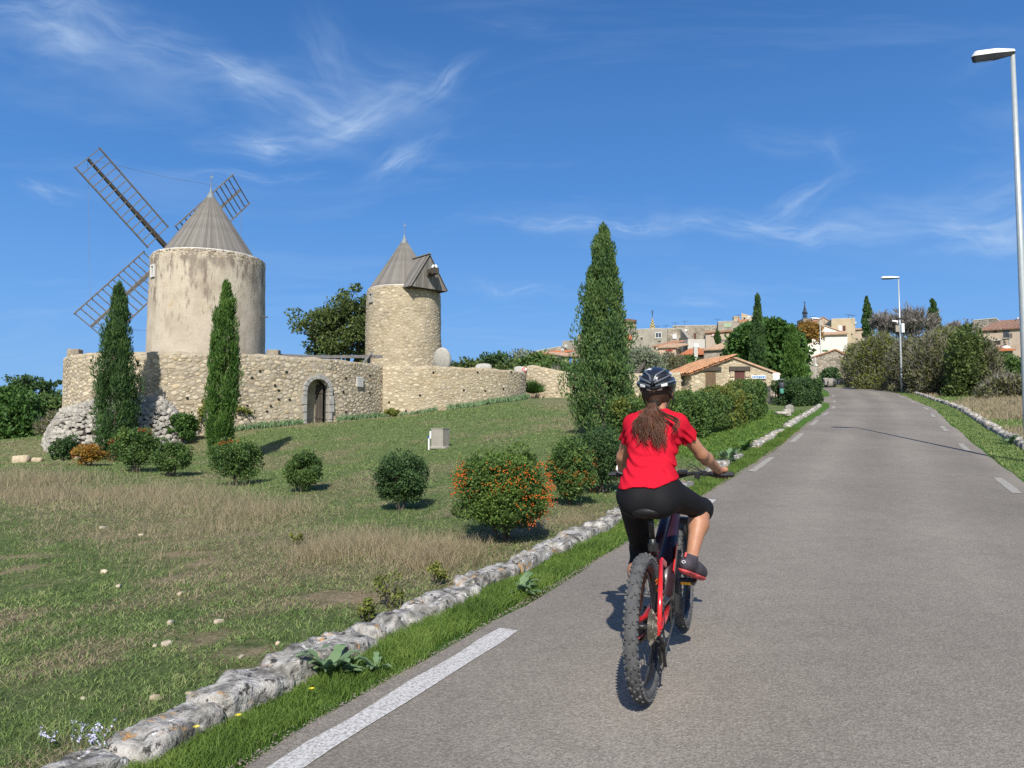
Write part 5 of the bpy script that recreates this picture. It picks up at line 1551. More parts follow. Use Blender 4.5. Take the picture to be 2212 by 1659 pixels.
# climber stems on the wall
rgc = np.random.default_rng(5); C_ = []; Dd = []
for (a, b, c_) in [((405, 940), (430, 905), 60), ((430, 905), (445, 860), 50), ((505, 880), (540, 890), 60), ((385, 930), (375, 895), 30)]:
    for k in range(c_ * 3):
        t = rgc.random(); ud, vd = a[0] + (b[0] - a[0]) * t, a[1] + (b[1] - a[1]) * t
        st_, yy = s_path(path1, s1_, ud, vd); p, tx, up_, nn = fr1(st_, 0)
        z = at(ud * D, vd * D, yy)[2]
        q_ = np.array([p[0], p[1], z]) + nn * .12 + rgc.normal(size=3) * .06; C_.append(q_); Dd.append(rgc.normal(size=3))
V, F = leaves_arrays(np.array(C_), np.array(Dd), .12, .07, rgc)
o = link('wall_creeper', np_mesh('wall_creeper', V, F), FM['scrub_y'], None); tag(o, 'yellow green creeper stems climbing the wall beside the slim cypress', 'creeper')

# --- behind the walls: small trees at the right of the small mill
for k, (u0, u1, vt, vb, Y, nn_, kd, lb_) in enumerate([
        (448, 482, 357, 378, 75, 46, 'oak', 'olive green scrub right of the millstone behind the small mill wall'),
        (476, 512, 350, 376, 80, 60, 'bush_d', 'dark round tree behind the small mill wall below a tiled roof'),
        (498, 530, 357, 378, 70, 50, 'oak', 'mid green shrub behind the right end of the small mill wall'),
        (519, 566, 351, 373, 66, 90, 'bush', 'broad green tree left of the house with blue shutters'),
        (512, 530, 346, 370, 90, 30, 'olive', 'grey green tree top left of the long stone roof'),
        (548, 562, 366, 376, 60, 16, 'scrub_y', 'bright low shrub left of the house with blue shutters'),
        ]):
    shrub_mass('garden_tree', mass_at(u0, u1, vt, vb + 8, Y, nn_, .9 * Y / 75, 70 + k), 520 + k, lb_, kd, leaf=(.36, .2), per=80, cat='tree')
# yucca beside the wall end
l = px(1152, 838, 43.0); rgy = np.random.default_rng(8); C_ = []; Dd = []; LL = []
for k in range(420):
    d = rgy.normal(size=3); d[2] = abs(d[2]) + .5; d /= np.linalg.norm(d); L_ = rgy.uniform(.6, 1.0)
    C_.append(np.array([0, 0, .35]) + d * L_ * .5); Dd.append(d); LL.append(L_)
V, F = leaves_arrays(np.array(C_), np.array(Dd), np.array(LL), .07, rgy)
o = link('yucca', np_mesh('yucca', V, F), FM['fig'], None, loc=l); tag(o, 'spiky dark green plant beside the right end of the small mill wall', 'plant')

# --- around the shed and the village foot
l = (float(at(600, 400, 58)[0]), 58., g1(float(at(600, 400, 58)[0]), 58.) + .2)
shrub_mass('olive_tree', mass_at(618, 662, 343, 392, 56, 110, .75, 81), 531, 'grey green olive tree with a leaning dark trunk behind the cyclist', 'olive', leaf=(.26, .08), per=150, cat='tree')
mb = MB(); a = Vector(at(631, 383, 50)); mb.tube([a, Vector(at(636, 375, 51)), Vector(at(642, 367, 53)), Vector(at(646, 360, 55))], [.22, .17, .13, .08], 8)
o = mb.build('trunk', MT['bark']); tag(o, 'dark leaning bare trunk over the low wall left of the helmet', 'tree trunk')
shrub_mass('olive_tree', mass_at(655, 684, 350, 392, 60, 60, .8, 82), 532, 'pale dry olive bush behind the tiled shed roof', 'scrub', leaf=(.26, .09), per=120, cat='tree')
shrub_mass('garden_tree', mass_at(676, 702, 355, 385, 62, 50, .8, 83), 533, 'bright green bush above the shed roof below the village roofs', 'fig', leaf=(.3, .2), per=90, cat='tree')
shrub_mass('garden_tree', mass_at(563, 590, 362, 392, 50, 40, .6, 84), 534, 'green shrub left of the tall cypress, below the blue shutters', 'fig', leaf=(.26, .16), per=90, cat='tree')
shrub_mass('fig_tree', mass_at(733, 801, 316, 390, 60, 300, 1.0, 85), 535, 'broad dense fig tree behind the shed roof', 'fig', leaf=(.42, .30), per=90, cat='tree', up=.1)
def cyp_px(ud, vt, vb, Y, wd, seed, label, kind='cypress', **k):
    b = at(ud * D, vb * D, Y); t_ = at(ud * D, vt * D, Y)
    return cypress((b[0], Y, b[2]), t_[2] - b[2], wd * D * Y / FPX, seed, label, kind, leaf=(2.6 * Y / FPX * 1.1, 1.0 * Y / FPX), **k)
cyp_px(1640, 636, 860, 54, 44, 540, 'tall slim cypress behind the right end of the shed roof', n=120, per=90, shape=lambda h: .10 + .9 * (1 - h) ** .8)
cyp_px(1714, 700, 852, 48, 46, 541, 'shaggy bright cypress beside the short hedge block', 'cypress_b', n=110, per=90, ragged=1.2, shape=lambda h: min(1, (h + .2) / .5) * (1 - max(0, (h - .3) / .7) ** 1.6) + .05)
cyp_px(1875, 641, 735, 92, 24, 542, 'dark cypress above the scrub, right of the square house', n=80, per=60)
cyp_px(2017, 647, 730, 80, 30, 543, 'dark cypress above the scrub, right of the bare trees', n=80, per=60, shape=lambda h: .15 + .9 * (1 - h) ** .7)
cyp_px(1550, 716, 742, 118, 13, 544, 'tiny clipped conical cypress against a village house', n=30, per=50, shape=lambda h: .3 + .8 * (1 - h ** 2))
p = at(809, 332, 105); shrub_mass('autumn_tree', mass_at(800, 818, 320, 338, 105, 26, 1.0, 86), 545, 'rusty autumn tree top between the fig tree and the square house', 'autumn', leaf=(.5, .3), per=60, cat='tree')
# bare trees
def bare_tree(ud, vt, vb, Y, wd, seed, label):
    b = at(ud * D, vb * D, Y); t_ = at(ud * D, vt * D, Y); H = t_[2] - b[2]; Wd = wd * D * Y / FPX
    pr = random.Random(seed); t = empty('bare_tree', b, label=label, cat='tree')
    mb = MB(); rg = np.random.default_rng(seed); C_ = []; Dd = []
    def grow(p, d, L, r_, lev):
        e = p + d * L
        if lev < 3: tapered(mb, p, e, r_, r_ * .55, pr, 5, 3, .05)
        else: C_.append(np.array((p + e) / 2)); Dd.append(np.array(d) * 1.0)
        if lev >= 4: return
        for k in range(5 if lev < 3 else 6):
            nd = (d + Vector((pr.uniform(-1, 1), pr.uniform(-1, 1), pr.uniform(-.4, .7))) * .75).normalized()
            grow(p + d * L * pr.uniform(.45, 1), nd, L * pr.uniform(.5, .78), r_ * .55, lev + 1)
    for k in range(5):
        a = k * 1.26
        grow(Vector((0, 0, -.3)), Vector((math.cos(a) * .35 * Wd / H, math.sin(a) * .35, 1)).normalized(), H * .42, .03 * H * .5, 0)
    C_ = np.array(C_); C_[:, 0] = np.clip(C_[:, 0], -Wd / 2, Wd / 2)
    V, F = leaves_arrays(C_, np.array(Dd), H * .12, .07 * Y / 80, rg)
    o = link('crown', np_mesh('crown', V, F), FM['twig'], t)
    mb.build('trunk', MT['bark'], t); return t
bare_tree(1912, 655, 745, 84, 56, 550, 'leafless grey tree right of the dark cypress on the skyline')
bare_tree(1975, 645, 760, 76, 96, 551, 'larger leafless grey tree behind the second street lamp')
bare_tree(2075, 684, 740, 88, 70, 552, 'low leafless tree left of the ruined house on the right')
bare_tree(1945, 668, 745, 90, 60, 553, 'thin leafless tree behind the boxes of the second street lamp')
# --- the scrub bank on the right
bank_specs = [
    (847, 876, 338, 386, 80, 100, .9, 'scrub_y', 'yellow green shrub at the far left of the scrub bank by the bend'),
    (860, 900, 330, 392, 70, 170, 1.0, 'scrub_y', 'tall olive green shrub behind the second street lamp, left side'),
    (893, 925, 334, 397, 62, 150, .9, 'scrub', 'brownish scrub right behind the second street lamp'),
    (915, 955, 331, 402, 56, 200, .9, 'scrub', 'tall mixed scrub in the middle of the bank'),
    (932, 962, 325, 350, 60, 60, .8, 'scrub_y', 'bright green top growing over the middle of the scrub bank'),
    (952, 985, 323, 399, 50, 200, .75, 'oak', 'dark evergreen shrub standing out of the scrub bank'),
    (975, 996, 337, 395, 50, 70, .6, 'scrub', 'grey tangled bush right of the dark evergreen shrub'),
    (990, 1018, 352, 380, 56, 70, .7, 'bush', 'green bush below the ruined house on the right'),
    (984, 1036, 374, 400, 46, 90, .6, 'scrub', 'low pale scrub at the right edge of the bank')]
for k, (u0, u1, vt, vb, Y, nn_, r_, kd, lb_) in enumerate(bank_specs):
    shrub_mass('shrub', mass_at(u0, u1, vt, vb, Y, nn_, r_, 90 + k, dy=2.2), 560 + k, lb_, kd, leaf=(.24, .11) if kd != 'bush_d' else (.2, .1), per=120, cat='shrub', up=.6)
shrub_mass('shrub', mass_at(824, 836, 367, 378, 90, 24, .8, 99), 575, 'dark bush behind the third street lamp', 'bush_d', leaf=(.4, .2), per=70)

# ================================================================== grass
def blades(name, pts, h, w, kind, seed, label, lean=.5, cat='grass', parent=None, zoff=-.01):
    rg = np.random.default_rng(seed); n_ = len(pts)
    z = gz(pts[:, 0], pts[:, 1]) + zoff
    hh = h * rg.uniform(.5, 1.3, n_) if np.ndim(h) == 0 else h * rg.uniform(.6, 1.25, n_)
    a = rg.uniform(0, 2 * PI, n_); side = np.stack([np.cos(a), np.sin(a), np.zeros(n_)], 1)
    ln = rg.normal(size=(n_, 2)) * lean
    base = np.stack([pts[:, 0], pts[:, 1], z], 1)
    ww = (w if np.ndim(w) == 0 else w[:, None]) * rg.uniform(.7, 1.3, (n_, 1))
    top = base + np.stack([ln[:, 0] * hh, ln[:, 1] * hh, hh], 1)
    mid = base + np.stack([ln[:, 0] * hh * .3, ln[:, 1] * hh * .3, hh * .55], 1)
    nr = np.hypot(pts[:, 0], pts[:, 1]) < 9; k1, k2 = int(nr.sum()), int((~nr).sum())
    V1 = np.stack([base - side * ww / 2, base + side * ww / 2, mid + side * ww * .4, top, mid - side * ww * .4], 1)[nr].reshape(-1, 3)
    V2 = np.stack([base - side * ww / 2, base + side * ww / 2, top], 1)[~nr].reshape(-1, 3)   # farther blades: one triangle each
    b5 = 5 * np.arange(k1)[:, None]
    F3 = np.concatenate([b5 + np.array([[4, 2, 3]]), 5 * k1 + 3 * np.arange(k2)[:, None] + np.arange(3)[None]])
    o = link(name, np_mesh(name, np.concatenate([V1, V2]), [b5 + np.array([[0, 1, 2, 4]]), F3]), FM[kind], None)
    return tag(o, label, cat, kind='stuff')
rg = np.random.default_rng(77)
# lush verge along the left kerb
def verge_pts(n_, y0, y1, d0, d1, dens_fall=1.2):
    s0_, s1_b = s_of_y(y0), s_of_y(y1)
    s_ = s0_ + (s1_b - s0_) * rg.random(n_) ** dens_fall; d_ = d0 + (d1 - d0) * rg.random(n_)
    x_, y_ = on_road(s_, d_)
    return np.stack([x_, y_], 1), d_, s_
P_, d_, s_ = verge_pts(150000, 1.0, 24, -2.22, -2.80, 1.7)
keep = (rg.random(len(P_)) < .35 + .65 * sstep(-2.28, -2.45, d_ + .12 * fbm(xy3(P_[:, 0], P_[:, 1], 2.5), 3))) & (d_ < -2.30 + .12 * fbm(xy3(P_[:, 0], P_[:, 1], 1.6, 4), 2))
P_ = P_[keep]; dist = np.hypot(P_[:, 0], P_[:, 1])
hn_ = .075 * (1 + .9 * fbm(xy3(P_[:, 0], P_[:, 1], 1.3, 8), 3)) * (1 - .35 * sstep(-2.55, -2.72, d_[keep]))
blades('verge_grass', P_, np.maximum(hn_, .03), np.maximum(.0035, .0010 * dist), 'grass', 1, 'lush green grass strip between the left kerb and the asphalt', .55)
P_, d_, s_ = verge_pts(60000, 6, 60, 2.5, 3.35, 1.1)
P_ = P_[(P_[:, 0] / np.maximum(P_[:, 1], .1)) < .75]; dist = np.hypot(P_[:, 0], P_[:, 1])
blades('verge_grass', P_, .08, np.maximum(.006, .0016 * dist), 'lawn', 2, 'grass strip between the asphalt and the right kerb', .6)
# field and lawn
def field_pts(n_, y0, y1, pw=1.6):
    y_ = y0 + (y1 - y0) * rg.random(n_) ** pw; x_ = (rg.random(n_) * 2 - 1) * .74 * y_ + 0
    return np.stack([x_, y_], 1)
P_ = field_pts(430000, 2.6, 40, 1.9)
d_, s_ = road_coords(P_[:, 0], P_[:, 1])
zd_, zl_, zs_ = zones(P_[:, 0], P_[:, 1])
ok = (d_ < -3.0) & (P_[:, 1] < 36)
# keep clear of the walls' footprint
front_y = np.interp(P_[:, 0], np.concatenate([path1[20:, 0], path2[5:, 0]])[np.argsort(np.concatenate([path1[20:, 0], path2[5:, 0]]))], np.concatenate([path1[20:, 1], path2[5:, 1]])[np.argsort(np.concatenate([path1[20:, 0], path2[5:, 0]]))])
ok &= ~((P_[:, 1] > front_y - .2) & (P_[:, 0] < 1.5) & (P_[:, 0] > -19))
P_, zd_, zl_, zs_ = P_[ok], zd_[ok], zl_[ok], zs_[ok]
r_ = rg.random(len(P_))
cov = .5 + .5 * fbm(xy3(P_[:, 0], P_[:, 1], 2.3, 31), 3)
g_ = (r_ > zd_ * .85) & (zs_ < .35 + .3 * r_) & (rg.random(len(P_)) < .35 + cov)
dist = np.hypot(P_[:, 0], P_[:, 1])
lush_ = zl_ > .35
hh = .028 + .014 * cov + .02 * zl_
a_ = g_ & ~lush_
blades('field_grass', P_[a_], hh[a_] * (1 + .02 * dist[a_]), np.maximum(.0035, .0011 * dist[a_]), 'lawn', 3, 'short green grass of the field and the lawn', .9)
a_ = g_ & lush_
blades('bank_grass', P_[a_], .07, np.maximum(.006, .0016 * dist[a_]), 'grass', 4, 'bright grass bank below the long hedge', .6)
a_ = ~g_ & (zs_ < .5) & (zd_ > .15)
blades('dry_grass', P_[a_], .035 * (1 + .03 * dist[a_]), np.maximum(.003, .0010 * dist[a_]), 'dry', 5, 'short dry straw among the field grass', 1.0)
# tall dry grass band and tufts
n_ = 24000
t_ = rg.random(n_) * (len(BAND) - 1); i_ = t_.astype(int); f_ = (t_ - i_)[:, None]
c_ = BAND[i_] * (1 - f_) + BAND[np.minimum(i_ + 1, len(BAND) - 1)] * f_
P_ = c_ + rg.normal(size=(n_, 2)) * np.array([.9, .75])
n3 = fbm(xy3(P_[:, 0], P_[:, 1], .9, 44), 3)
d_, s_ = road_coords(P_[:, 0], P_[:, 1])
keep = (n3 + .35 * rg.random(n_) > .16) & (d_ < -3.3) & (np.hypot(P_[:, 0] - .2, P_[:, 1] - 10.4) > 1.0)
P_ = P_[keep]; dist = np.hypot(P_[:, 0], P_[:, 1])
blades('tall_dry_grass', P_, (.10 + .14 * np.clip(n3[keep] + .2, 0, .6)), np.maximum(.003, .00055 * dist), 'dry', 6, 'band of tall dry grass crossing the field below the bushes', .30)
# loose arching tufts near the kerb
tl = []; hh = []
for (ud, vd, Y, r_, k_, h_) in [(775, 1185, 9.0, .55, 2200, .22), (930, 1215, 8.2, .5, 2200, .18), (700, 1200, 8.8, .3, 700, .16), (960, 1205, 8.6, .3, 900, .17), (560, 1110, 12.4, .9, 1600, .24), (300, 1085, 15.4, 1.6, 2600, .28), (60, 1060, 17.8, 1.8, 2600, .3), (430, 1100, 13.6, 1.2, 1600, .24), (1240, 1120, 10.5, .2, 200, .15)]:
    c = px(ud, vd, Y); q_ = np.array([c[0], c[1]]) + rg.normal(size=(k_, 2)) * r_ * .55; tl.append(q_); hh.append(np.full(k_, h_))
P_ = np.concatenate(tl); hh = np.concatenate(hh)
d_, s_ = road_coords(P_[:, 0], P_[:, 1]); k_ = d_ < -3.2
blades('dry_tufts', P_[k_], hh[k_], np.maximum(.0025, .0005 * np.hypot(P_[k_, 0], P_[k_, 1])), 'dry', 7, 'arching tufts of long straw coloured grass near the kerb', .55)
# dry grass on the right bank
n_ = 70000
y_ = 10 + 42 * rg.random(n_) ** 1.2; s_ = np.array([s_of_y(q_) for q_ in np.linspace(8, 55, 60)]); s_ = np.interp(y_, np.linspace(8, 55, 60), s_)
d_ = 3.7 + 13 * rg.random(n_) ** 1.1
x_, y2 = on_road(s_, d_); P_ = np.stack([x_, y2], 1); k_ = P_[:, 0] / P_[:, 1] < .76; P_ = P_[k_]
dist = np.hypot(P_[:, 0], P_[:, 1]); nz_ = fbm(xy3(P_[:, 0], P_[:, 1], .35, 12), 3)
q1 = nz_ > -.12
blades('bank_dry_grass', P_[q1], .28, .0013 * dist[q1], 'dry', 8, 'tall dry grass on the bank right of the lane', .35)
blades('bank_green_grass', P_[~q1], .14, .0015 * dist[~q1], 'lawn', 9, 'greener grass patches on the bank right of the lane', .5)

# --- weeds
def rosette(loc, r_, n_, seed, label, kind='weed', name='weed', lobes=5, group=None, up=.5):
    """plant with long lobed leaves spreading from the centre; each large leaf is a part"""
    pr = random.Random(seed); t = empty(name, loc, label=label, cat='weed', group=group)
    for k in range(n_):
        a = pr.uniform(0, 2 * PI); L = r_ * pr.uniform(.6, 1.1); w_ = L * pr.uniform(.16, .24); rise = pr.uniform(.15, up + .3)
        V = []; F = []; m = 10
        for i in range(m + 1):
            q_ = i / m; lob = (.45 + .55 * abs(math.sin(q_ * PI * lobes / 2 + .4))) * math.sin(PI * min(1, q_ * .92 + .06)) ** .6
            z = L * rise * math.sin(q_ * PI * .62) + pr.uniform(-.004, .004)
            for s_ in (-1, 0, 1): V.append((q_ * L * .95, s_ * w_ * lob * pr.uniform(.85, 1.1), z - abs(s_) * .0 + abs(s_) * w_ * .18))
        for i in range(m):
            for j in (0, 1): b = 3 * i + j; F.append((b, b + 1, b + 4, b + 3))
        me = np_mesh('leaf', np.array(V), np.array(F))
        link('leaf', me, FM[kind], t, rot=(0, 0, a), smooth=True)
    return t
def on_verge(y_, d_):
    x_, y2 = on_road(s_of_y(y_), d_); return (float(x_), float(y2), g1(x_, y2))
rosette(on_verge(4.95, -2.42), .20, 22, 1, 'grey green lobed weed on the verge beside the end of the long road marking', lobes=7)
rosette(on_verge(3.15, -2.62), .20, 30, 2, 'grey green lobed weed at the bottom left against the kerb', lobes=7)
rosette(on_verge(3.3, -2.42), .13, 16, 3, 'smaller lobed weed right of the one at the bottom left', lobes=7)
rosette(on_verge(8.6, -2.75), .34, 30, 4, 'silvery lobed weed over the kerb left of the cyclist', lobes=6, up=.9)
rosette(on_verge(9.6, -2.8), .36, 30, 5, 'tall silvery weed on the kerb close to the cyclist', lobes=6, up=1.3)
rosette(on_verge(14.8, -2.75), .36, 22, 6, 'leafy weed over the kerb right of the cyclist', lobes=6, up=.8)
rosette(on_verge(15.8, -2.9), .32, 18, 7, 'leafy weed beside the kerb right of the cyclist, second along', lobes=6)
rosette(on_verge(17.6, -2.95), .34, 18, 8, 'leafy weed beside a gap in the kerb', 'fig', lobes=5)
rosette(on_verge(16.5, 3.3), .34, 22, 9, 'leafy weed near the gap in the right kerb', 'fig', lobes=5)
rosette(on_verge(21.5, 3.2), .38, 18, 10, 'leafy weed beside the right kerb', 'weed', lobes=5)
# sapling shoots against the kerb
for k, (ud, vd, Y, w_, h_) in enumerate([(840, 1315, 6.1, .30, .38), (790, 1345, 5.7, .2, .2), (945, 1262, 7.0, .22, .22), (640, 1178, 10.6, .16, .16)]):
    loc = pxg(ud, vd, Y)
    bush(loc, w_, w_, h_, 230 + k, ['yellow green sapling growing behind the kerb', 'low yellow green shoots left of the kerb sapling', 'small yellowing shoots behind the kerb', 'tiny green seedling in the field'][k], 'scrub_y', n=14, per=16, leaf=(.035, .022), name='sapling', cat='sapling', stems=True, shell=.2, jit=1)
# flowers
MT['petal_y'] = mat('yellow_petals', [(.75, .60, .02), (.85, .72, .05)], 30, .5)
MT['petal_l'] = mat('lilac_petals', [(.50, .50, .72), (.66, .64, .80)], 30, .5)
def dandelion(loc, seed, label, h=.07):
    pr = random.Random(seed); t = empty('flower', loc, label=label, cat='flower', group=None)
    mb = MB(); mb.tube([(0, 0, 0), (.005, 0, h)], .0022, 4); mb.build('stem', FM['grass'], t)
    mb = MB()
    for k in range(12):
        a = k * PI / 6; mb.add([(0, 0, h), (math.cos(a - .2) * .012, math.sin(a - .2) * .012, h + .005), (math.cos(a) * .019, math.sin(a) * .019, h + .004), (math.cos(a + .2) * .012, math.sin(a + .2) * .012, h + .005)], [(0, 1, 2, 3)])
    mb.build('petals', MT['petal_y'], t); return t
for k, (ud, vd, lb_) in enumerate([(424, 1587, 'yellow flower on the verge, nearest the bottom left'), (515, 1563, 'yellow flower on the verge, second from the bottom left'), (673, 1500, 'yellow flower on the verge beside the kerb, third along')]):
    p = gnd(ud * D, vd * D); d0, s0_ = road_coords([p[0]], [p[1]]); dd_ = min(-2.36, float(d0[0])); x_, y2 = on_road(float(s0_[0]), dd_)
    dandelion((float(x_), float(y2), g1(x_, y2)), k, lb_)
def stalk(loc, h, seed, label, nfl=16):
    pr = random.Random(seed); rg_ = np.random.default_rng(seed); t = empty('wildflower', loc, label=label, cat='flower')
    mb = MB(); C_ = []
    for b in range(3):
        top = Vector((pr.uniform(-.12, .12), pr.uniform(-.08, .08), h * pr.uniform(.6, 1))); mid = top * .5 + Vector((pr.uniform(-.02, .02), 0, 0))
        mb.tube([(0, 0, 0), mid, top], .0018, 4)
        for k in range(nfl // 3): q_ = mid.lerp(top, pr.random()); C_.append((q_.x + pr.uniform(-.012, .012), q_.y + pr.uniform(-.012, .012), q_.z))
    mb.build('stems', FM['weed'], t)
    C_ = np.repeat(np.array(C_), 4, 0); V, F = leaves_arrays(C_ + rg_.normal(size=C_.shape) * .003, rg_.normal(size=C_.shape), .010, .008, rg_)
    o = link('blossoms', np_mesh('blossoms', V, F), MT['petal_l'], t); tag(o, kind='stuff'); return t
for k, (ud, vd, Y, h) in enumerate([(165, 1640, 3.95, .26), (110, 1625, 4.1, .2), (205, 1625, 4.0, .18), (240, 1640, 3.85, .15)]):
    stalk(pxg(ud, vd, Y), h, 40 + k, ['pale lilac wildflower stalks behind the kerb, tallest at the bottom left', 'pale lilac wildflower left of the tallest stalks', 'pale lilac wildflower right of the tallest stalks', 'short lilac wildflower touching the kerb at the bottom left'][k], 24)
for k, (ud, vd, Y, h) in enumerate([(1130, 1170, 9.2, .34), (1165, 1160, 9.6, .3)]):
    stalk(pxg(ud, vd, Y), h, 46 + k, ['pale blue wildflower below the large berried bush, left', 'pale blue wildflower below the large berried bush, right'][k], 24)
# stones lying in the field
pb = []
rgp = random.Random(3)
FS = [(473, 1345, 5.6, .05, 'larger pale stone high in the near field patch, close to the kerb saplings'), (368, 1346, 5.7, .05, 'pale stone in the middle of the near field, upper one of a pair'),
      (360, 1393, 5.2, .055, 'upright pale stone in the middle of the near field, lower one of a pair'), (335, 1395, 5.0, .03, 'tiny stone beside the upright pale stone in the near field'),
      (255, 1268, 6.9, .045, 'pale stone in the upper left of the near field'), (410, 1500, 4.4, .03, 'small stone lying close to the kerb foot in the near field'),
      (335, 1505, 4.3, .04, 'rounded pale stone beside a bare soil patch near the kerb'), (180, 1510, 4.3, .025, 'tiny stone low at the left of the near field'),
      (402, 1096, 13, .06, 'pale stone at the edge of the tall dry grass below the lone lawn bush'), (222, 1140, 10.5, .07, 'pale stone left of the middle just below the tall dry grass'),
      (305, 1157, 10, .05, 'pale stone right of another just below the tall dry grass'), (390, 1283, 6.6, .05, 'flat pale stone in the middle of the field above the pair'),
      (224, 1237, 7.5, .06, 'ochre tinted stone left in the middle distance of the field'), (520, 1420, 4.8, .03, 'small stone against the kerb back right of the soil patch'),
      (600, 1390, 5.2, .03, 'small stone against the kerb back below the saplings')]
for k, (ud, vd, Y, sz, lb_) in enumerate(FS):
    q_ = pxg(ud, vd, Y)
    o = link('field_stone', rock_mesh('field_stone', sz * 1.6, sz, sz * .8, (4, 3, 3), sz * .3, 300 + k, .5, 1.5 / sz), MT['rubble'], None, smooth=True, loc=(q_[0], q_[1], q_[2] + sz * .2), rot=(0, 0, rgp.uniform(0, 3)))
    tag(o, lb_, 'stone', 'pale stones scattered in the field')
for k, (ud, vd, Y, sz) in enumerate([(46, 978, 26, .5), (82, 978, 26, .3)]):
    q_ = px(ud, vd, Y)
    o = link('field_stone', rock_mesh('field_stone', sz * 1.2, sz * .8, sz * .7, (5, 4, 3), sz * .2, 330 + k, .5, 1.2 / sz), MT['rubble'], None, smooth=True, loc=(q_[0], q_[1], q_[2] + sz * .15))
    tag(o, ['larger pale boulder on the grass at the far left', 'smaller ochre boulder beside a larger pale one at the far left'][k], 'boulder')

for k, (u0, u1, vt, Y, nn_, kd, lb_) in enumerate([(440, 500, 362, 100, 70, 'oak', 'distant green scrub behind the small mill wall'), (500, 560, 360, 96, 70, 'bush', 'distant green scrub below the long stone roof'),
        (556, 640, 366, 80, 120, 'oak', 'green scrub slope behind the tall cypress'), (640, 720, 372, 76, 90, 'bush', 'scrub slope between the olive trees and the shed'),
        (700, 785, 362, 90, 90, 'bush_d', 'dark scrub under the fig tree and village walls'), (985, 1045, 366, 84, 70, 'scrub', 'dry scrub slope under the houses at the right edge'),
        (880, 990, 352, 100, 110, 'scrub', 'brown scrub slope between the bare trees')]):
    shrub_mass('thicket', mass_at(u0, u1, vt, 394, Y, nn_, 1.6, 150 + k, dy=5, top=lambda a, vt=vt, k=k: vt + 3 * math.sin(a * 9 + k)), 590 + k, lb_, kd, leaf=(.5, .28), per=90, cat='thicket')

# loose grit and crumbs of asphalt along the lane edges
rg = np.random.default_rng(31); n_ = 9000
y_ = 1.5 + 26 * rg.random(n_) ** 1.6; sd_ = rg.random(n_) < .6
d_ = np.where(sd_, -2.245 + rg.normal(size=n_) * .035, 2.37 + rg.normal(size=n_) * .045)
s_ = np.interp(y_, np.linspace(0, 30, 40), [s_of_y(q_) for q_ in np.linspace(0, 30, 40)])
x_, y2 = on_road(s_, d_); ok = np.abs(x_ / y2) < .8; x_, y2 = x_[ok], y2[ok]
z_ = zr(y2) + .03 * (1 - (d_[ok] / 2.5) ** 2) - .012 * (np.abs(d_[ok]) > 2.28); r_ = rg.uniform(.002, .007, len(x_)) * (1 + np.hypot(x_, y2) * .04)
oc = np.array([(1, 0, 0), (-1, .2, 0), (0, 1, .1), (.1, -1, 0), (0, 0, .8)], float); of = np.array([(0, 2, 4), (2, 1, 4), (1, 3, 4), (3, 0, 4)])
V = (np.stack([x_, y2, z_], 1)[:, None] + oc[None] * r_[:, None, None] * rg.uniform(.6, 1.3, (len(x_), 5, 1))).reshape(-1, 3)
F = (of[None] + 5 * np.arange(len(x_))[:, None, None]).reshape(-1, 3)
o = link('grit', np_mesh('grit', V, F), MT['grit'] if 'grit' in MT else mat('edge_grit', [(.17, .15, .125), (.27, .24, .20)], 30, .95, rand=[(.6, .6, .6), (1.2, 1.15, 1.1)], island=True)); tag(o, 'loose grit along the crumbling edges of the asphalt', kind='stuff')

# concrete service block on the lawn
cb = pxg(951, 968, 22.5); k = 22.5 / FPX * D
blk = empty('service_block', cb, label='square concrete block with a white electric socket box standing on the lawn', cat='concrete block')
blk.rotation_euler = (0, 0, -.42); blk.scale = (.88, .88, .88)
bx('block', (0, 0, .32), (.47, .47, .70), MT['concrete'], blk, bevel=.012)
bx('cap_slab', (0, 0, .685), (.495, .495, .03), MT['concrete'], blk, bevel=.008)
bx('footing', (.05, -.06, .02), (.60, .46, .09), MT['concrete'], blk, bevel=.02)
bx('socket_box', (-.28, -.10, .46), (.09, .20, .26), MT['white_paint'], blk, bevel=.012)
MT['blue_plastic'] = mat('blue_plastic', [(.03, .12, .45), (.04, .15, .5)], 5, .4)
MB().tube([(-.35, -.10, .40), (-.42, -.10, .36)], .035, 10).build('socket_lid', MT['blue_plastic'], blk)
bx('conduit', (-.29, -.05, .16), (.05, .09, .34), MT['void'], blk)
bx('bracket', (-.33, -.2, .14), (.05, .05, .4), MT['white_paint'], blk)
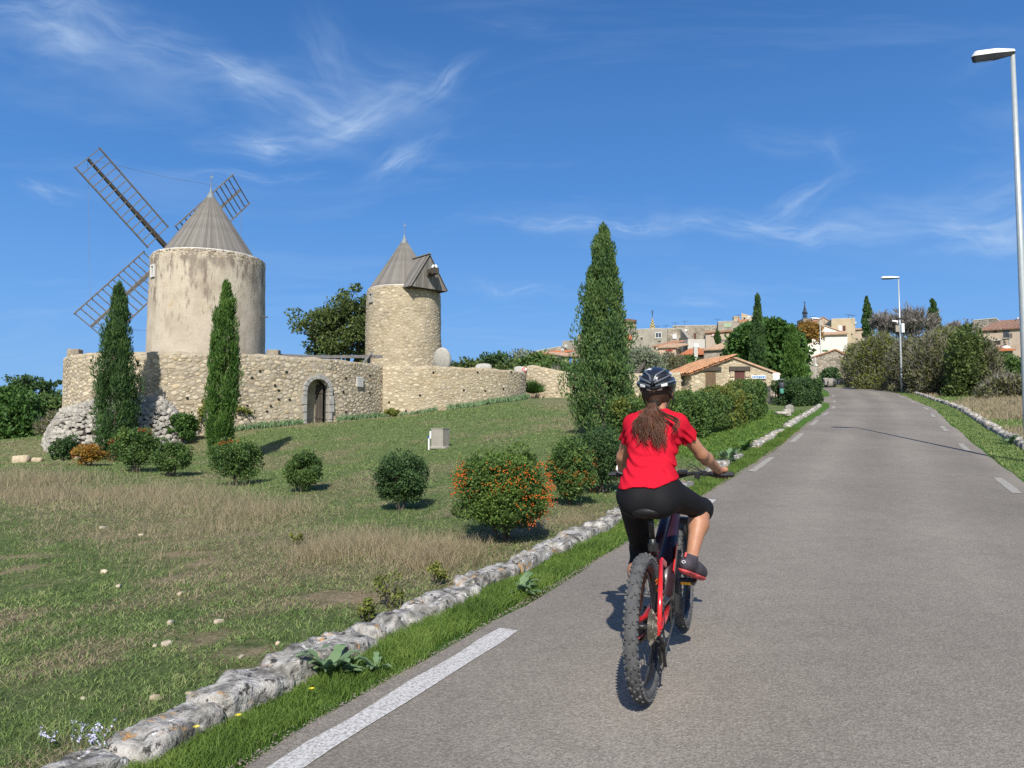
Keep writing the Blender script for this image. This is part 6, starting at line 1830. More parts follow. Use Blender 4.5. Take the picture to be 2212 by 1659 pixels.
# ================================================================== village
def V3(p): return Vector(tuple(float(a) for a in p))
z5 = lambda x, y: (512.5 + x / 8.427, 275 + y / 8.427)
z6 = lambda x, y: (750 + x / 8.073, 275 + y / 8.073)
z7 = lambda x, y: (650 + x / 14.744, 300 + y / 14.744)
z8 = lambda x, y: (725 + x / 14.747, 362.5 + y / 14.747)
def stone_wall_mat(name, cols, sc=3.2):
    m_ = bpy.data.materials.new(name); m_.use_nodes = True
    n, l = m_.node_tree.nodes, m_.node_tree.links
    b = n['Principled BSDF']; b.inputs['Roughness'].default_value = .95
    g = N(n, 'ShaderNodeNewGeometry')
    vo = N(n, 'ShaderNodeTexVoronoi', inp={'Scale': sc}); l.new(g.outputs['Position'], vo.inputs['Vector'])
    ve = N(n, 'ShaderNodeTexVoronoi', feature='DISTANCE_TO_EDGE', inp={'Scale': sc}); l.new(g.outputs['Position'], ve.inputs['Vector'])
    sp = N(n, 'ShaderNodeSeparateColor'); l.new(vo.outputs['Color'], sp.inputs[0])
    r_ = N(n, 'ShaderNodeValToRGB')
    while len(r_.color_ramp.elements) < len(cols): r_.color_ramp.elements.new(.5)
    for i, c in enumerate(cols): r_.color_ramp.elements[i].position = i / (len(cols) - 1); r_.color_ramp.elements[i].color = (*c, 1)
    l.new(sp.outputs[0], r_.inputs[0])
    ns = N(n, 'ShaderNodeTexNoise', inp={'Scale': .5, 'Detail': 5.0}); l.new(g.outputs['Position'], ns.inputs['Vector'])
    mr = N(n, 'ShaderNodeMapRange', inp={'From Min': .3, 'From Max': .7, 'To Min': .72, 'To Max': 1.15}); l.new(ns.outputs[0], mr.inputs[0])
    hs = N(n, 'ShaderNodeHueSaturation'); l.new(r_.outputs[0], hs.inputs['Color']); l.new(mr.outputs[0], hs.inputs['Value'])
    l.new(hs.outputs[0], b.inputs['Base Color'])
    mm = N(n, 'ShaderNodeMapRange', inp={'From Min': 0, 'From Max': .12}); l.new(ve.outputs['Distance'], mm.inputs[0])
    bp = N(n, 'ShaderNodeBump', inp={'Strength': .9, 'Distance': .05}); l.new(mm.outputs[0], bp.inputs['Height']); l.new(bp.outputs[0], b.inputs['Normal'])
    return m_
HM = {
 'stone': stone_wall_mat('village_stone', [(.22, .19, .15), (.36, .31, .24), (.46, .40, .32), (.30, .27, .22)]),
 'stone_d': stone_wall_mat('dark_village_stone', [(.15, .135, .115), (.26, .23, .19), (.33, .30, .25)], 2.6),
 'stone_shed': MT['mortar_warm'],
 'grey': mat('grey_render', [(.25, .225, .185), (.33, .30, .25), (.38, .35, .30)], .8, .95, .3, 8, extra=patch([((.2, .18, .15), .5, .55, .7, (1, 1, .4))])),
 'beige': mat('beige_render', [(.42, .34, .235), (.50, .41, .29)], .9, .95, .3, 8, extra=patch([((.3, .25, .18), .6, .58, .7, (1, 1, .4))])),
 'salmon': mat('salmon_render', [(.55, .38, .28), (.62, .45, .34)], .9, .95, .2, 8),
 'white': mat('white_render', [(.66, .63, .56), (.74, .71, .64)], .9, .95, .2, 8, extra=patch([((.5, .46, .4), .7, .6, .75, (1, 1, .4))])),
 'pale': mat('pale_block_render', [(.46, .44, .39), (.54, .52, .47)], .9, .95, .2, 8),
 'ochre': mat('ochre_render', [(.44, .30, .13), (.52, .37, .17)], .9, .95, .2, 8),
 'pink': mat('dusty_pink_render', [(.36, .28, .22), (.45, .36, .28), (.40, .33, .27)], .8, .95, .3, 8, extra=patch([((.25, .2, .16), .8, .52, .68, (1, 1, .4))])),
}
MT['tile'] = mat('terracotta_tiles', [(.26, .12, .065), (.38, .185, .10), (.47, .27, .17)], 3.5, .9, .4, 20, extra=patch([((.30, .25, .19), 2.2, .56, .70, E1)]))
MT['tile_old'] = mat('old_brown_tiles', [(.16, .085, .06), (.24, .13, .09), (.30, .19, .14)], 3, .9, .4, 20, extra=patch([((.25, .21, .17), 2, .5, .66, E1)]))
MT['tile_b'] = mat('pale_terracotta_tiles', [(.34, .22, .14), (.46, .30, .19), (.54, .40, .29)], 3.0, .9, .4, 20, extra=patch([((.26, .22, .17), 1.8, .52, .68, E1)]))
MT['tile_r'] = mat('red_terracotta_tiles', [(.40, .13, .055), (.50, .19, .08)], 3.0, .9, .3, 20, extra=patch([((.30, .2, .13), 1.5, .55, .70, E1)]))
MT['tile_piece'] = mat('barrel_tile', [(.40, .21, .11), (.52, .29, .155), (.56, .38, .25)], 6, .9, .4, 30, rand=[(.6, .55, .5), (1, 1, 1), (1.1, .95, .85), (.8, .8, .8)], objrand=True, extra=patch([((.22, .19, .15), 5, .58, .70, E1)]))
MT['glass'] = mat('window_glass', [(.03, .035, .045), (.06, .07, .08)], 2, .1, spec=.6)
MT['blue'] = mat('blue_shutter_paint', [(.05, .19, .48), (.07, .24, .55)], 4, .6)
MT['maroon'] = mat('maroon_paint', [(.09, .035, .03), (.13, .05, .04)], 4, .7)
MT['redpaint'] = mat('red_frame_paint', [(.40, .05, .03), (.46, .07, .04)], 4, .7)
MT['green'] = mat('pale_green_paint', [(.33, .42, .28), (.38, .47, .33)], 4, .7)
MT['dgreen'] = mat('green_shutter_paint', [(.12, .24, .10), (.15, .28, .13)], 4, .7)
MT['iron'] = mat('dark_iron', [(.05, .055, .065), (.08, .085, .095)], 4, .6, metallic=.4)
MT['shade_in'] = mat('painted_indoor_shade', [(.035, .03, .025), (.05, .042, .035)], 4, 1)  # indoor shade painted as near-black colour on solid walls and window panels
def tiles_sheet(parent, eL, eR, rR, rL, mt, name='roof', pitch=.42, thick=.10):
    """roof of barrel tile rows running from eave to ridge, as a ridged slab"""
    eL, eR, rR, rL = map(V3, (eL, eR, rR, rL))
    W_ = (eR - eL).length; n_ = max(3, int(W_ / pitch)); n_ = min(n_, 90)
    nrm = (eR - eL).cross(rL - eL).normalized()
    if nrm.z < 0: nrm = -nrm
    V = []; F = []; m = n_ * 4
    rows = 2
    for i in range(m + 1):
        t = i / m; w_ = .07 * abs(math.sin(PI * i / 4)) ** .7
        for j in range(rows):
            q_ = j / (rows - 1)
            a = eL.lerp(eR, t); b = rL.lerp(rR, t); V.append(a.lerp(b, q_) + nrm * (w_ + .02))
        V.append(eL.lerp(eR, t) - nrm * thick); V.append(rL.lerp(rR, t) - nrm * thick)
    for i in range(m):
        a, b = 4 * i, 4 * (i + 1)
        F += [(a, b, b + 1, a + 1), (a + 2, b + 2, b, a), (a + 3, a + 2, a, a + 1) if i == 0 else (a + 2, a + 3, b + 3, b + 2), (a + 1, b + 1, b + 3, a + 3)]
    F.append((4 * m, 4 * m + 2, 4 * m + 3, 4 * m + 1))
    me = bpy.data.meshes.new(name); me.from_pydata([tuple(v) for v in V], [], F); me.update()
    return link(name, me, mt, parent)
def house(name, label, front, Y0, Y1, depth, wall, zf=z5, windows=(), roof=None, tmat=None, cat='house', sink=5, gable=False, skew=0, over=.35, coping=False):
    """front: wall outline seen by the survey, first and last points are the bottom corners"""
    pts = [zf(*p) for p in front]
    u0, u1 = pts[0][0], pts[-1][0]
    def P3(u, v):
        t = (u - u0) / (u1 - u0); Y = Y0 + (Y1 - Y0) * t
        # depth along the straight wall line
        a = at(u0, v, Y0); b = at(u1, v, Y1)
        ua, ub = a[0] / a[1], b[0] / b[1]; r_ = ua + (ub - ua) * t
        # intersect ray X = r*Y with the wall line
        dx, dy = b[0] - a[0], b[1] - a[1]
        q_ = (r_ * a[1] - a[0]) / (dx - r_ * dy + 1e-9); Yw = a[1] + q_ * dy
        return V3(at(u, v, Yw))
    W3 = [P3(*p) for p in pts]
    root = empty(name, W3[0], label=label, cat=cat)
    o0 = W3[0].copy()
    L = [p - o0 for p in W3]
    fx = (L[-1] - L[0]); fx.z = 0; fx.normalize(); back = Vector((-fx.y, fx.x, 0))
    if back.y < 0: back = -back
    back = (back + fx * skew).normalized() * depth
    poly = [Vector((L[0].x, L[0].y, L[0].z - sink))] + L[1:-1] + [Vector((L[-1].x, L[-1].y, L[-1].z - sink))]
    MB().prism(poly, back).build('wall', HM[wall] if isinstance(wall, str) else wall, root)
    out = -back.normalized()
    for w in windows:
        x, y, wd, ht, kind = w[:5]
        c = P3(*zf(x, y)) - o0; k = c.y + o0.y
        sc = (zf(1, 0)[0] - zf(0, 0)[0]) * k / FPX
        ww, hh = wd * sc, ht * sc
        rz = Matrix.Rotation(math.atan2(fx.y, fx.x), 3, 'Z')
        def bar(nm, dx, dz, w_, h_, off, mt, par, th=.06):
            return MB().box(c + fx * dx + Vector((0, 0, dz)) + out * off, (w_, th, h_), rz).build(nm, mt, par)
        if kind == 'shutter':
            f = bar('shutter', 0, 0, ww, hh, .04, w[5], root)
            for dz in (-.3, 0, .3): bar('slat', 0, dz * hh, ww * .8, hh * .04, .085, w[5], f, .03)
        elif kind == 'opening':
            f = bar('window', 0, 0, ww, hh, .015, MT['shade_in'], root)  # flat dark panel carries the room's shade in its colour
            bar('lintel', 0, hh / 2 + .08, ww + .3, .14, .04, w[5] if len(w) > 5 else HM['pale'], f, .08)
        elif kind == 'round':
            o = MB().lathe([(0.01, 0), (ww / 2, 0), (ww / 2, .05)], 14, axis='y').build('opening', MT['shade_in'], root); o.location = c + out * .05
        else:
            fm = w[5] if len(w) > 5 else MT['white_paint']
            pane = bar('window', 0, 0, ww, hh, .01, MT['glass'] if kind == 'window' else MT['white_paint'], root)
            t_ = max(.07, ww * .07)
            for sgn in (-1, 1):
                bar('frame', sgn * (ww / 2), 0, t_, hh + t_, .04, fm, pane)
                bar('frame', 0, sgn * hh / 2, ww + t_, t_, .043, fm, pane)
            if kind == 'window': bar('mullion', 0, 0, t_ * .8, hh, .036, fm, pane)
            bar('sill', 0, -hh / 2 - .09, ww + .3, .09, .08, HM['pale'], pane, .16)
    if roof == 'mono':      # eave along the front top, rising backwards
        up_, dp_ = tmat[1], back
        a, b = L[1] + out * over + Vector((0, 0, -.02)), L[-2] + out * over + Vector((0, 0, -.02))
        a = a - fx * .2; b = b + fx * .2
        tiles_sheet(root, a, b, b + dp_ + out * -over + Vector((0, 0, up_)) + fx * tmat[2] if len(tmat) > 2 else b + dp_ + Vector((0, 0, up_)), a + dp_ + Vector((0, 0, up_)) + (fx * tmat[3] if len(tmat) > 3 else Vector((0, 0, 0))), tmat[0])
    elif roof == 'gable':
        k = tmat[1]      # index of the apex in front list
        ap = L[k]; l_, r_ = L[k - 1], L[k + 1]
        for q_ in (l_, r_):
            e = q_ + (q_ - ap).normalized() * over
            tiles_sheet(root, e + out * .15, e + back, ap + back + Vector((0, 0, .03)), ap + out * .15 + Vector((0, 0, .03)), tmat[0])
    if coping:
        for a, b in zip(L[1:-2], L[2:-1]):
            MB().beam(a + back * .02 + Vector((0, 0, .04)), b + back * .02 + Vector((0, 0, .04)), .35, .10).build('coping', HM['pale'], root)
    root['_o'] = 0; del root['_o']
    return root, P3, o0, fx, back, out
house('long_house', 'long low stone building with a flat sloping top at the left end of the village', [(140, 700), (150, 652), (410, 602), (418, 700)], 140, 138, 7, 'stone', coping=True)
house('house', 'low house with bright orange tiled roof beside two satellite dishes', [(205, 730), (206, 672), (376, 667), (440, 730)], 122, 120, 5, 'beige', roof='mono', tmat=(MT['tile_r'], 1.05, 1.2, 1.6))
house('house', 'narrow beige house with bright blue shutters left of the tall cypress', [(434, 860), (434, 682), (575, 682), (575, 860)], 100, 101, 6, 'beige', roof='mono', tmat=(MT['tile_b'], 1.0),
      windows=[(489, 717, 20, 62, 'shutter', MT['blue']), (548, 712, 19, 52, 'shutter', MT['blue']), (518, 715, 24, 52, 'opening'), (425 + 25, 818, 40, 40, 'opening', MT['maroon']), (475, 822, 14, 40, 'shutter', MT['blue'])])
house('house', 'plain grey flat topped building behind the two satellite dishes', [(418, 660), (420, 562), (545, 549), (548, 660)], 152, 150, 6, 'grey', coping=True)
house('house', 'tall narrow stone building with one small window left of the tall cypress', [(545, 660), (545, 506), (640, 500), (640, 660)], 148, 147, 6, 'stone', windows=[(577, 533, 12, 20, 'opening')], coping=True)
# ochre round tower
c = V3(at(*z5(972, 440), 165)); r_ = 66 / 8.427 * 165 / FPX
t = empty('round_tower', c, label='ochre round tower with a projecting dark brown rim rising behind the village roofs', cat='tower')
ztop = at(*z5(972, 407), 165)[2] - c.z
MB().lathe([(r_, -8), (r_, ztop), (0.01, ztop + .01)], 40).build('wall', HM['ochre'], t, smooth=False)
MB().lathe([(r_, ztop - .1), (r_ + .25, ztop), (r_ * 1.13, ztop + .35), (r_ * 1.13, ztop + .6), (.01, ztop + 1.1)], 40).build('roof', mat('brown_rim', [(.16, .09, .06), (.22, .13, .09)], 3, .8), t)
for k in range(44):
    a = -PI + PI * k / 44
    MB().box((math.cos(a) * (r_ + .08), math.sin(a) * (r_ + .08), ztop - .75), (.28, .28, .38), Matrix.Rotation(a, 3, 'Z')).build('corbel', HM['beige'], t)
house('house', 'grey tower-like building with a curved front below the ochre round tower', [(880, 600), (884, 452), (935, 438), (975, 445), (1012, 460), (1012, 600)], 152, 149, 6, 'grey', windows=[(985, 505, 14, 20, 'opening')])
house('lean_to', 'small orange tiled lean-to below the grey curved building', [(945, 590), (945, 545), (1003, 540), (1003, 590)], 141, 141, 3, 'beige', roof='mono', tmat=(MT['tile_r'], 1.2))
house('house', 'wide grey rendered house with a white framed window below the church spire', [(1003, 640), (1003, 460), (1218, 452), (1306, 455), (1306, 640)], 146, 145, 8, 'grey', coping=True,
      windows=[(1088, 535, 15, 18, 'opening'), (1230, 508, 48, 44, 'window'), (1237, 558, 22, 12, 'opening')])
# glazed spire
p = V3(at(*z5(1180, 455), 170)); top = V3(at(*z5(1180, 352), 170)); hw_ = 26 / 8.427 * 170 / FPX
t = empty('church_spire', p, label='small pointed spire patterned in yellow and dark glazed tiles', cat='spire')
H = top.z - p.z
MT['sp_y'] = mat('yellow_glazed', [(.50, .40, .17), (.6, .5, .25)], 3, .4); MT['sp_d'] = mat('dark_glazed', [(.06, .055, .03), (.10, .08, .04)], 3, .4)
rows = 9
for f_ in range(6):
    a0, a1 = f_ * PI / 3 + .3, (f_ + 1) * PI / 3 + .3
    for r in range(rows):
        z0, z1 = r / rows, (r + 1) / rows
        ncol = 2
        for c_ in range(ncol):
            q0, q1 = c_ / ncol, (c_ + 1) / ncol
            def pt(q_, z): a_ = Vector((math.cos(a0), math.sin(a0), 0)).lerp(Vector((math.cos(a1), math.sin(a1), 0)), q_) * hw_ * (1 - z) * 1.1; return (a_.x, a_.y, z * H)
            MB().add([pt(q0, z0), pt(q1, z0), pt(q1, z1), pt(q0, z1)], [(0, 1, 2, 3)]).build('glazed_tile', MT['sp_d'] if (r + c_ + f_) % 2 else MT['sp_y'], t)
MB().lathe([(hw_ * 1.05, -6), (hw_ * 1.05, 0), (.02, .01)], 6).build('drum', HM['beige'], t)
MB().tube([(0, 0, H - .1), (0, 0, H + 1.6)], .07, 5).tube([(-.35, 0, H + 1.1), (.35, 0, H + 1.1)], .06, 4).lathe([(.01, H + .5), (.22, H + .65), (.01, H + .8)], 8).build('finial', MT['iron'], t)
house('house', 'stone faced house with one white window right of the grey rendered house', [(1307, 650), (1307, 450), (1443, 452), (1443, 650)], 144.5, 144, 8, 'stone', windows=[(1366, 516, 27, 32, 'white_window')], coping=True)
house('gable_wall', 'shaded slanting side wall stepping down between the stone house and the rooftops', [(1372, 700), (1374, 622), (1442, 568), (1442, 454), (1520, 548), (1470, 700)], 150, 139.5, .6, 'grey', sink=2, cat='house')
house('rampart_house', 'long weathered stone building along the skyline with a maroon shutter', [(1345, 640), (1350, 432), (1365, 428), (1732, 424), (1732, 640)], 160, 158, 8, 'stone', cat='building',
      windows=[(1539, 516, 18, 50, 'shutter', MT['maroon']), (1460, 465, 20, 12, 'white_window')], coping=True)
house('house', 'pale grey flat roofed building with a green panel on the skyline', [(1733, 520), (1733, 394), (1940, 386), (1940, 520)], 154, 153, 8, 'grey', windows=[(1812, 422, 62, 38, 'shutter', MT['green'])], coping=True)
bx_c = V3(at(*z5(1898, 376), 155)); c_ = bx('chimney', (bx_c.x, bx_c.y + 1, bx_c.z), (1.3, 1, 1.6), HM['beige']); tag(c_, 'chimney standing on the pale grey flat roofed building', 'chimney')
house('house', 'house with brown tiled roof, red framed window and a round hole', [(1627, 640), (1627, 488), (1885, 470), (1885, 640)], 131, 130, 6, 'pink', roof='mono', tmat=(MT['tile'], .9, -.4, .8),
      windows=[(1690, 500, 22, 20, 'white_window', MT['redpaint']), (1800, 487, 16, 16, 'round'), (1880 - 10, 590, 20, 14, 'opening')])
house('terrace_wall', 'low rubble terrace wall behind the tiny conical cypress', [(1760, 620), (1760, 545), (1890, 535), (1890, 620)], 119, 119, 3, 'stone_d', cat='wall')
house('house', 'small pale block house front with a bright white window between the tiled roofs', [(1477, 660), (1477, 541), (1622, 540), (1622, 660)], 120, 120, 4, 'pale', windows=[(1547, 592, 34, 26, 'white_window')])
house('house', 'low building with faded red tiled roof over a porch whose shade is painted dark', [(1415, 740), (1415, 672), (1611, 668), (1611, 740)], 111, 110, 5, 'shade_in' if False else MT['shade_in'], roof='mono', tmat=(MT['tile_r'], 1.35, 0, 1.2))  # solid block under the roof, porch shade painted as its wall colour
c_ = bx('pillar', V3(at(*z5(1543, 700), 109.6)), (.55, .5, 3.4), HM['pale']); tag(c_, 'white pillar holding up the faded red tiled porch roof', 'pillar')
house('house', 'stone house with orange tiled roof right above the shed', [(1612, 790), (1612, 634), (1835, 622), (1835, 790)], 100, 98, 6, 'stone', roof='mono', tmat=(MT['tile_b'], 1.5, 1.0, .9))
house('house', 'salmon pink house under a pale lichened tile roof, behind the olive trees', [(1222, 720), (1222, 612), (1376, 608), (1376, 720)], 118, 117, 6, 'salmon', roof='mono', tmat=(MT['tile_b'], 1.2, 2.0, 1.0), windows=[(1320, 636, 60, 14, 'shutter', MT['redpaint'])])
house('house', 'low tiled roof house left of the salmon pink house', [(1190, 660), (1190, 604), (1250, 600), (1250, 660)], 125, 124, 6, 'beige', roof='mono', tmat=(MT['tile'], 1.4, 1.2, 0))
house('house', 'topmost house with a slanting gable and a satellite dish on the skyline', [(1928, 470), (1929, 320), (2048, 354), (2048, 470)], 150, 149, 6, 'beige', windows=[(1955, 366, 14, 14, 'opening')])
house('lean_to', 'brown tiled lean-to in front of the topmost house', [(1932, 480), (1932, 424), (2030, 420), (2030, 480)], 146, 146, 3.2, 'grey', roof='mono', tmat=(MT['tile'], 1.5, -.6, .2))
# right of the fig tree
house('bell_tower', 'squat stone bell tower base below an iron bell cage', [(428, 430), (430, 352), (502, 350), (504, 430)], 176, 176, 4, 'stone_d', zf=z6, cat='tower')
p = V3(at(*z6(444, 352), 177.5)); k = 177.5 / FPX / 8.073
t = empty('bell_cage', p, label='slender wrought iron bell cage with cross on the skyline behind the fig tree', cat='campanile')
mb = MB()
for a in range(6):
    ca_, sa_ = math.cos(a * PI / 3), math.sin(a * PI / 3)
    MB().tube([(ca_ * 18 * k, sa_ * 18 * k, 0), (ca_ * 14 * k, sa_ * 14 * k, 36 * k), (ca_ * 21 * k, sa_ * 21 * k, 46 * k), (ca_ * 12 * k, sa_ * 12 * k, 62 * k), (ca_ * 5 * k, sa_ * 5 * k, 90 * k), (0, 0, 118 * k)], .085, 4).build('rib', MT['iron'], t)
for z_, r_ in ((0, 18), (20, 16), (40, 20), (52, 17)):
    MB().tube([(math.cos(a) * r_ * k, math.sin(a) * r_ * k, z_ * k) for a in np.linspace(0, 2 * PI, 13)[:-1]], .09, 4, closed=True).build('ring', MT['iron'], t)
MB().tube([(0, 0, 110 * k), (0, 0, 142 * k)], .07, 4).tube([(-9 * k, 0, 130 * k), (9 * k, 0, 130 * k)], .07, 4).build('cross', MT['iron'], t)
MB().lathe([(.01, 36 * k), (5 * k, 34 * k), (8 * k, 22 * k), (9 * k, 20 * k)], 12).build('bell', MT['iron'], t)
house('house', 'brown gabled house left of the square sand coloured house', [(528, 470), (530, 374), (592, 340), (656, 378), (656, 470)], 152, 152, 6, 'pink', zf=z6, roof='gable', tmat=(MT['tile'], 2))
house('house', 'square sand coloured house with maroon shutter on the skyline', [(655, 520), (657, 356), (848, 350), (850, 520)], 142, 141, 8, 'beige', zf=z6, coping=True,
      windows=[(760, 430, 20, 40, 'shutter', MT['maroon']), (727, 428, 22, 36, 'white_window')])
house('house', 'low pinkish house right of the square sand coloured house', [(850, 520), (850, 440), (940, 432), (940, 520)], 146, 146, 5, 'pink', zf=z6, roof='mono', tmat=(MT['tile_b'], .6))
house('house', 'upper gable end of the white house above its tiled eave', [(500, 560), (500, 469), (604, 409), (782, 469), (782, 560)], 115.5, 115.5, 8, 'white', zf=z6, roof='gable', tmat=(MT['tile_b'], 2), over=.2)
house('house', 'large white rendered house front with a tiled eave beside the bend of the lane', [(452, 730), (452, 590), (505, 490), (786, 478), (786, 730)], 113, 112, 2.5, 'white', zf=z6, windows=[(606, 610, 44, 12, 'shutter', MT['dgreen'])], sink=4)
a, b = V3(at(*z6(492, 487), 112.6)), V3(at(*z6(792, 474), 111.6))
t = empty('tiled_eave', a, label='row of pale barrel tiles along the eave of the white house', cat='roof'); tiles_sheet(t, (0, 0, 0), b - a, b - a + Vector((0, 1.2, .45)), Vector((0, 1.2, .45)), MT['tile_b'])
house('barn', 'rubble stone barn with sloping verge in front of the white house', [(490, 850), (490, 668), (690, 602), (775, 640), (780, 850)], 99, 97, 5, 'stone', zf=z6, roof='gable', tmat=(MT['tile'], 2), cat='barn')
t = empty('open_shed', V3(at(*z6(470, 840), 93)), label='narrow open shed with pale posts and tilted white gutter beside the third street lamp', cat='shed')
o0 = t.location.copy()
for x in (497, 525): 
    p = V3(at(*z6(x, 760), 93)) - o0; MB().box(p, (.45 if x == 497 else .2, .3, 2.9)).build('post', HM['pale'], t)
MB().box(V3(at(*z6(492, 765), 96)) - o0, (1.1, .2, 3.0)).build('back_wall', MT['shade_in'], t)  # shed's inner shade painted into the wall colour
MB().box(V3(at(*z6(462, 775), 94)) - o0, (.9, 3, 2.4)).build('side_wall', HM['grey'], t)
a, b = V3(at(*z6(484, 682), 92.8)) - o0, V3(at(*z6(540, 732), 92.8)) - o0
MB().beam(a, b, .22, .22).build('gutter', MT['white_paint'], t)
MB().beam(V3(at(*z6(452, 700), 93)) - o0, V3(at(*z6(492, 668), 93)) - o0, 2.5, .12, (0, 1, 0)).build('roof', MT['tile'], t)
# right side
house('house', 'stone ruin with flat top above the tiled house at the right edge', [(1795, 480), (1797, 368), (1985, 350), (2022, 376), (2022, 480)], 116, 114, 6, 'stone_d', zf=z6, coping=True)
house('house', 'weathered pink house with tiled roof and a dark balcony window at the right edge', [(1832, 640), (1834, 452), (2200, 428), (2200, 640)], 102, 99, 7, 'pink', zf=z6, roof='mono', tmat=(MT['tile_old'], 2.0, 0, 2.6),
      windows=[(2072, 472, 38, 66, 'window', MT['iron']), (1980, 455, 20, 20, 'opening'), (1995, 545, 44, 30, 'opening'), (2098, 520, 10, 110, 'shutter', HM['pale'])])
p = V3(at(*z6(2072, 492), 99.2)); t = empty('balcony', p, label='iron balcony railing under the dark window of the pink house', cat='balcony')
kk = 99.2 / FPX / 8.073
for x in np.linspace(-22, 22, 9): MB().tube([(x * kk, -.5, -16 * kk), (x * kk, -.5, 14 * kk)], .035, 4).build('bar', MT['iron'], t)
for z_ in (-16, 14): MB().tube([(-24 * kk, -.5, z_ * kk), (24 * kk, -.5, z_ * kk)], .045, 4).build('rail', MT['iron'], t)
house('outbuilding', 'small outbuilding with red tiled roof below the pink house', [(1975, 700), (1975, 612), (2120, 604), (2120, 700)], 88, 88, 3, 'stone_d', zf=z6, roof='mono', tmat=(MT['tile_r'], .7, -.6, .8))
rock_p = at(*z6(2066, 586), 89)
o = link('cistern', rock_mesh('cistern', 1.0, .9, .5, (8, 6, 5), .1, 900, .8, 1), HM['white'], None, smooth=True, loc=rock_p); tag(o, 'pale domed cistern top behind the red tiled outbuilding', 'cistern')
house('field_wall', 'crumbling rubble field wall at the right edge behind the scrub', [(2060, 850), (2080, 760), (2140, 705), (2230, 690), (2230, 850)], 62, 60, .6, 'stone', zf=z6, cat='wall', sink=1)
# satellite dishes and aerials
def dish(x, y, Y, r_, label, zf=z5, face=-.3):
    p = V3(at(*zf(x, y), Y)); k = Y / FPX / 8.3; t = empty('satellite_dish', p, label=label, cat='satellite dish')
    o = MB().lathe([(.01, -.10 * r_ * k), (r_ * k * .6, -.07 * r_ * k), (r_ * k, .06 * r_ * k), (r_ * k * 1.0, .10 * r_ * k), (r_ * k * .6, -.02 * r_ * k), (.01, -.05 * r_ * k)], 20, axis='y').build('reflector', MT['white_paint'], t, smooth=True)
    o.rotation_euler = (-.35, 0, face + PI)
    MB().tube([(0, .1, 0), (0, .5, -r_ * k * 1.2), (0, .5, -r_ * k * 2.2)], .05, 5).build('mount', MT['iron'], t)
    MB().tube([(0, -.05, -r_ * k * .6), (0, -.5, -.1)], .03, 4).box((0, -.52, -.08), (.12, .2, .1)).build('feed_arm', MT['iron'], t)
dish(421, 632, 119, 14, 'lower white satellite dish beside the orange roof')
dish(451, 600, 136, 13, 'upper white satellite dish beside the orange roof')
dish(1993, 360, 147, 15, 'white satellite dish in front of the topmost house')
dish(1217, 622, 116, 8, 'small white satellite dish left of the salmon pink house')
dish(1948, 402, 145, 7, 'tiny white satellite dish below the topmost house')
dish(508, 362, 172, 9, 'white satellite dish right of the bell tower base', z6)
dish(855, 387, 139, 9, 'white satellite dish on the right corner of the square sand coloured house', z6)
dish(2163, 350, 97, 8, 'white satellite dish at the far right edge on the roof', z6)
def aerial(x, y0, y1, Y, label, zf=z5):
    a, b = V3(at(*zf(x, y1), Y)), V3(at(*zf(x, y0), Y)); t = empty('tv_aerial', a, label=label, cat='aerial')
    h_ = (b - a).z; MB().tube([(0, 0, -.5), (0, 0, h_)], .035, 4).build('mast', MT['iron'], t)
    MB().tube([(-.7, 0, h_ * .92), (.7, .1, h_)], .025, 4).build('boom', MT['iron'], t)
    for q_ in np.linspace(-.6, .6, 6): MB().tube([(q_, -.25, h_ * .96), (q_, .25, h_ * .96)], .018, 4).build('element', MT['iron'], t)
aerial(1293, 425, 455, 147, 'TV aerial above the join of the grey and the stone house')
aerial(1222, 430, 455, 148, 'TV aerial right of the church spire')
aerial(1370, 402, 430, 159, 'TV aerial at the left end of the long skyline building')
aerial(1452, 388, 428, 160, 'TV aerial over the middle of the long skyline building')
aerial(1729, 370, 394, 156, 'TV aerial at the left corner of the pale grey flat roofed building')
aerial(1908, 336, 386, 155, 'tall TV aerial beside the topmost house')
aerial(795, 320, 352, 143, 'TV aerial on the square sand coloured house', z6)
aerial(830, 326, 352, 143, 'thin mast at the right end of the square sand coloured house', z6)
aerial(507, 335, 360, 174, 'thin mast right of the bell tower base', z6)

# ---- shed with barrel tiles
t = empty('shed', (0, 0, 0), label='small gabled rubble stone shed with barrel tile roof, brown door and timber lintels', cat='shed')
P0 = V3(at(*z7(612, 1075), 44.0)); ztE = P0.z
P1 = V3((15.45, 44.0, ztE)); AP = V3(at(*z7(1200, 852), 44.0)); bk = Vector((-1.12, 3.35, 0))
zb_ = min(g1(P0.x, P0.y), g1(P1.x, P1.y)) - .8
MB().prism([(P0.x, P0.y, zb_), tuple(P0), tuple(AP), tuple(P1), (P1.x, P1.y, zb_)], bk).build('wall', MT['mortar_warm'], t)
Lw = P1.x - P0.x
def shed_frame(a, b): return np.array([P0.x + a, 44.0, zb_ + b]), np.array([1., 0, 0]), np.array([0, 0, 1.]), np.array([0, -1., 0])
def k_h(a): return (ztE + (AP.z - ztE) * (1 - abs(a - (AP.x - P0.x)) / ((AP.x - P0.x) if a < AP.x - P0.x else (P1.x - AP.x)))) - zb_
d0_, d1_ = [V3(at(*z7(x, 1100), 44)).x - P0.x for x in (815, 968)]
w0_, w1_ = [V3(at(*z7(x, 1100), 44)).x - P0.x for x in (1248, 1388)]
zl_t = V3(at(*z7(900, 1042), 44)).z
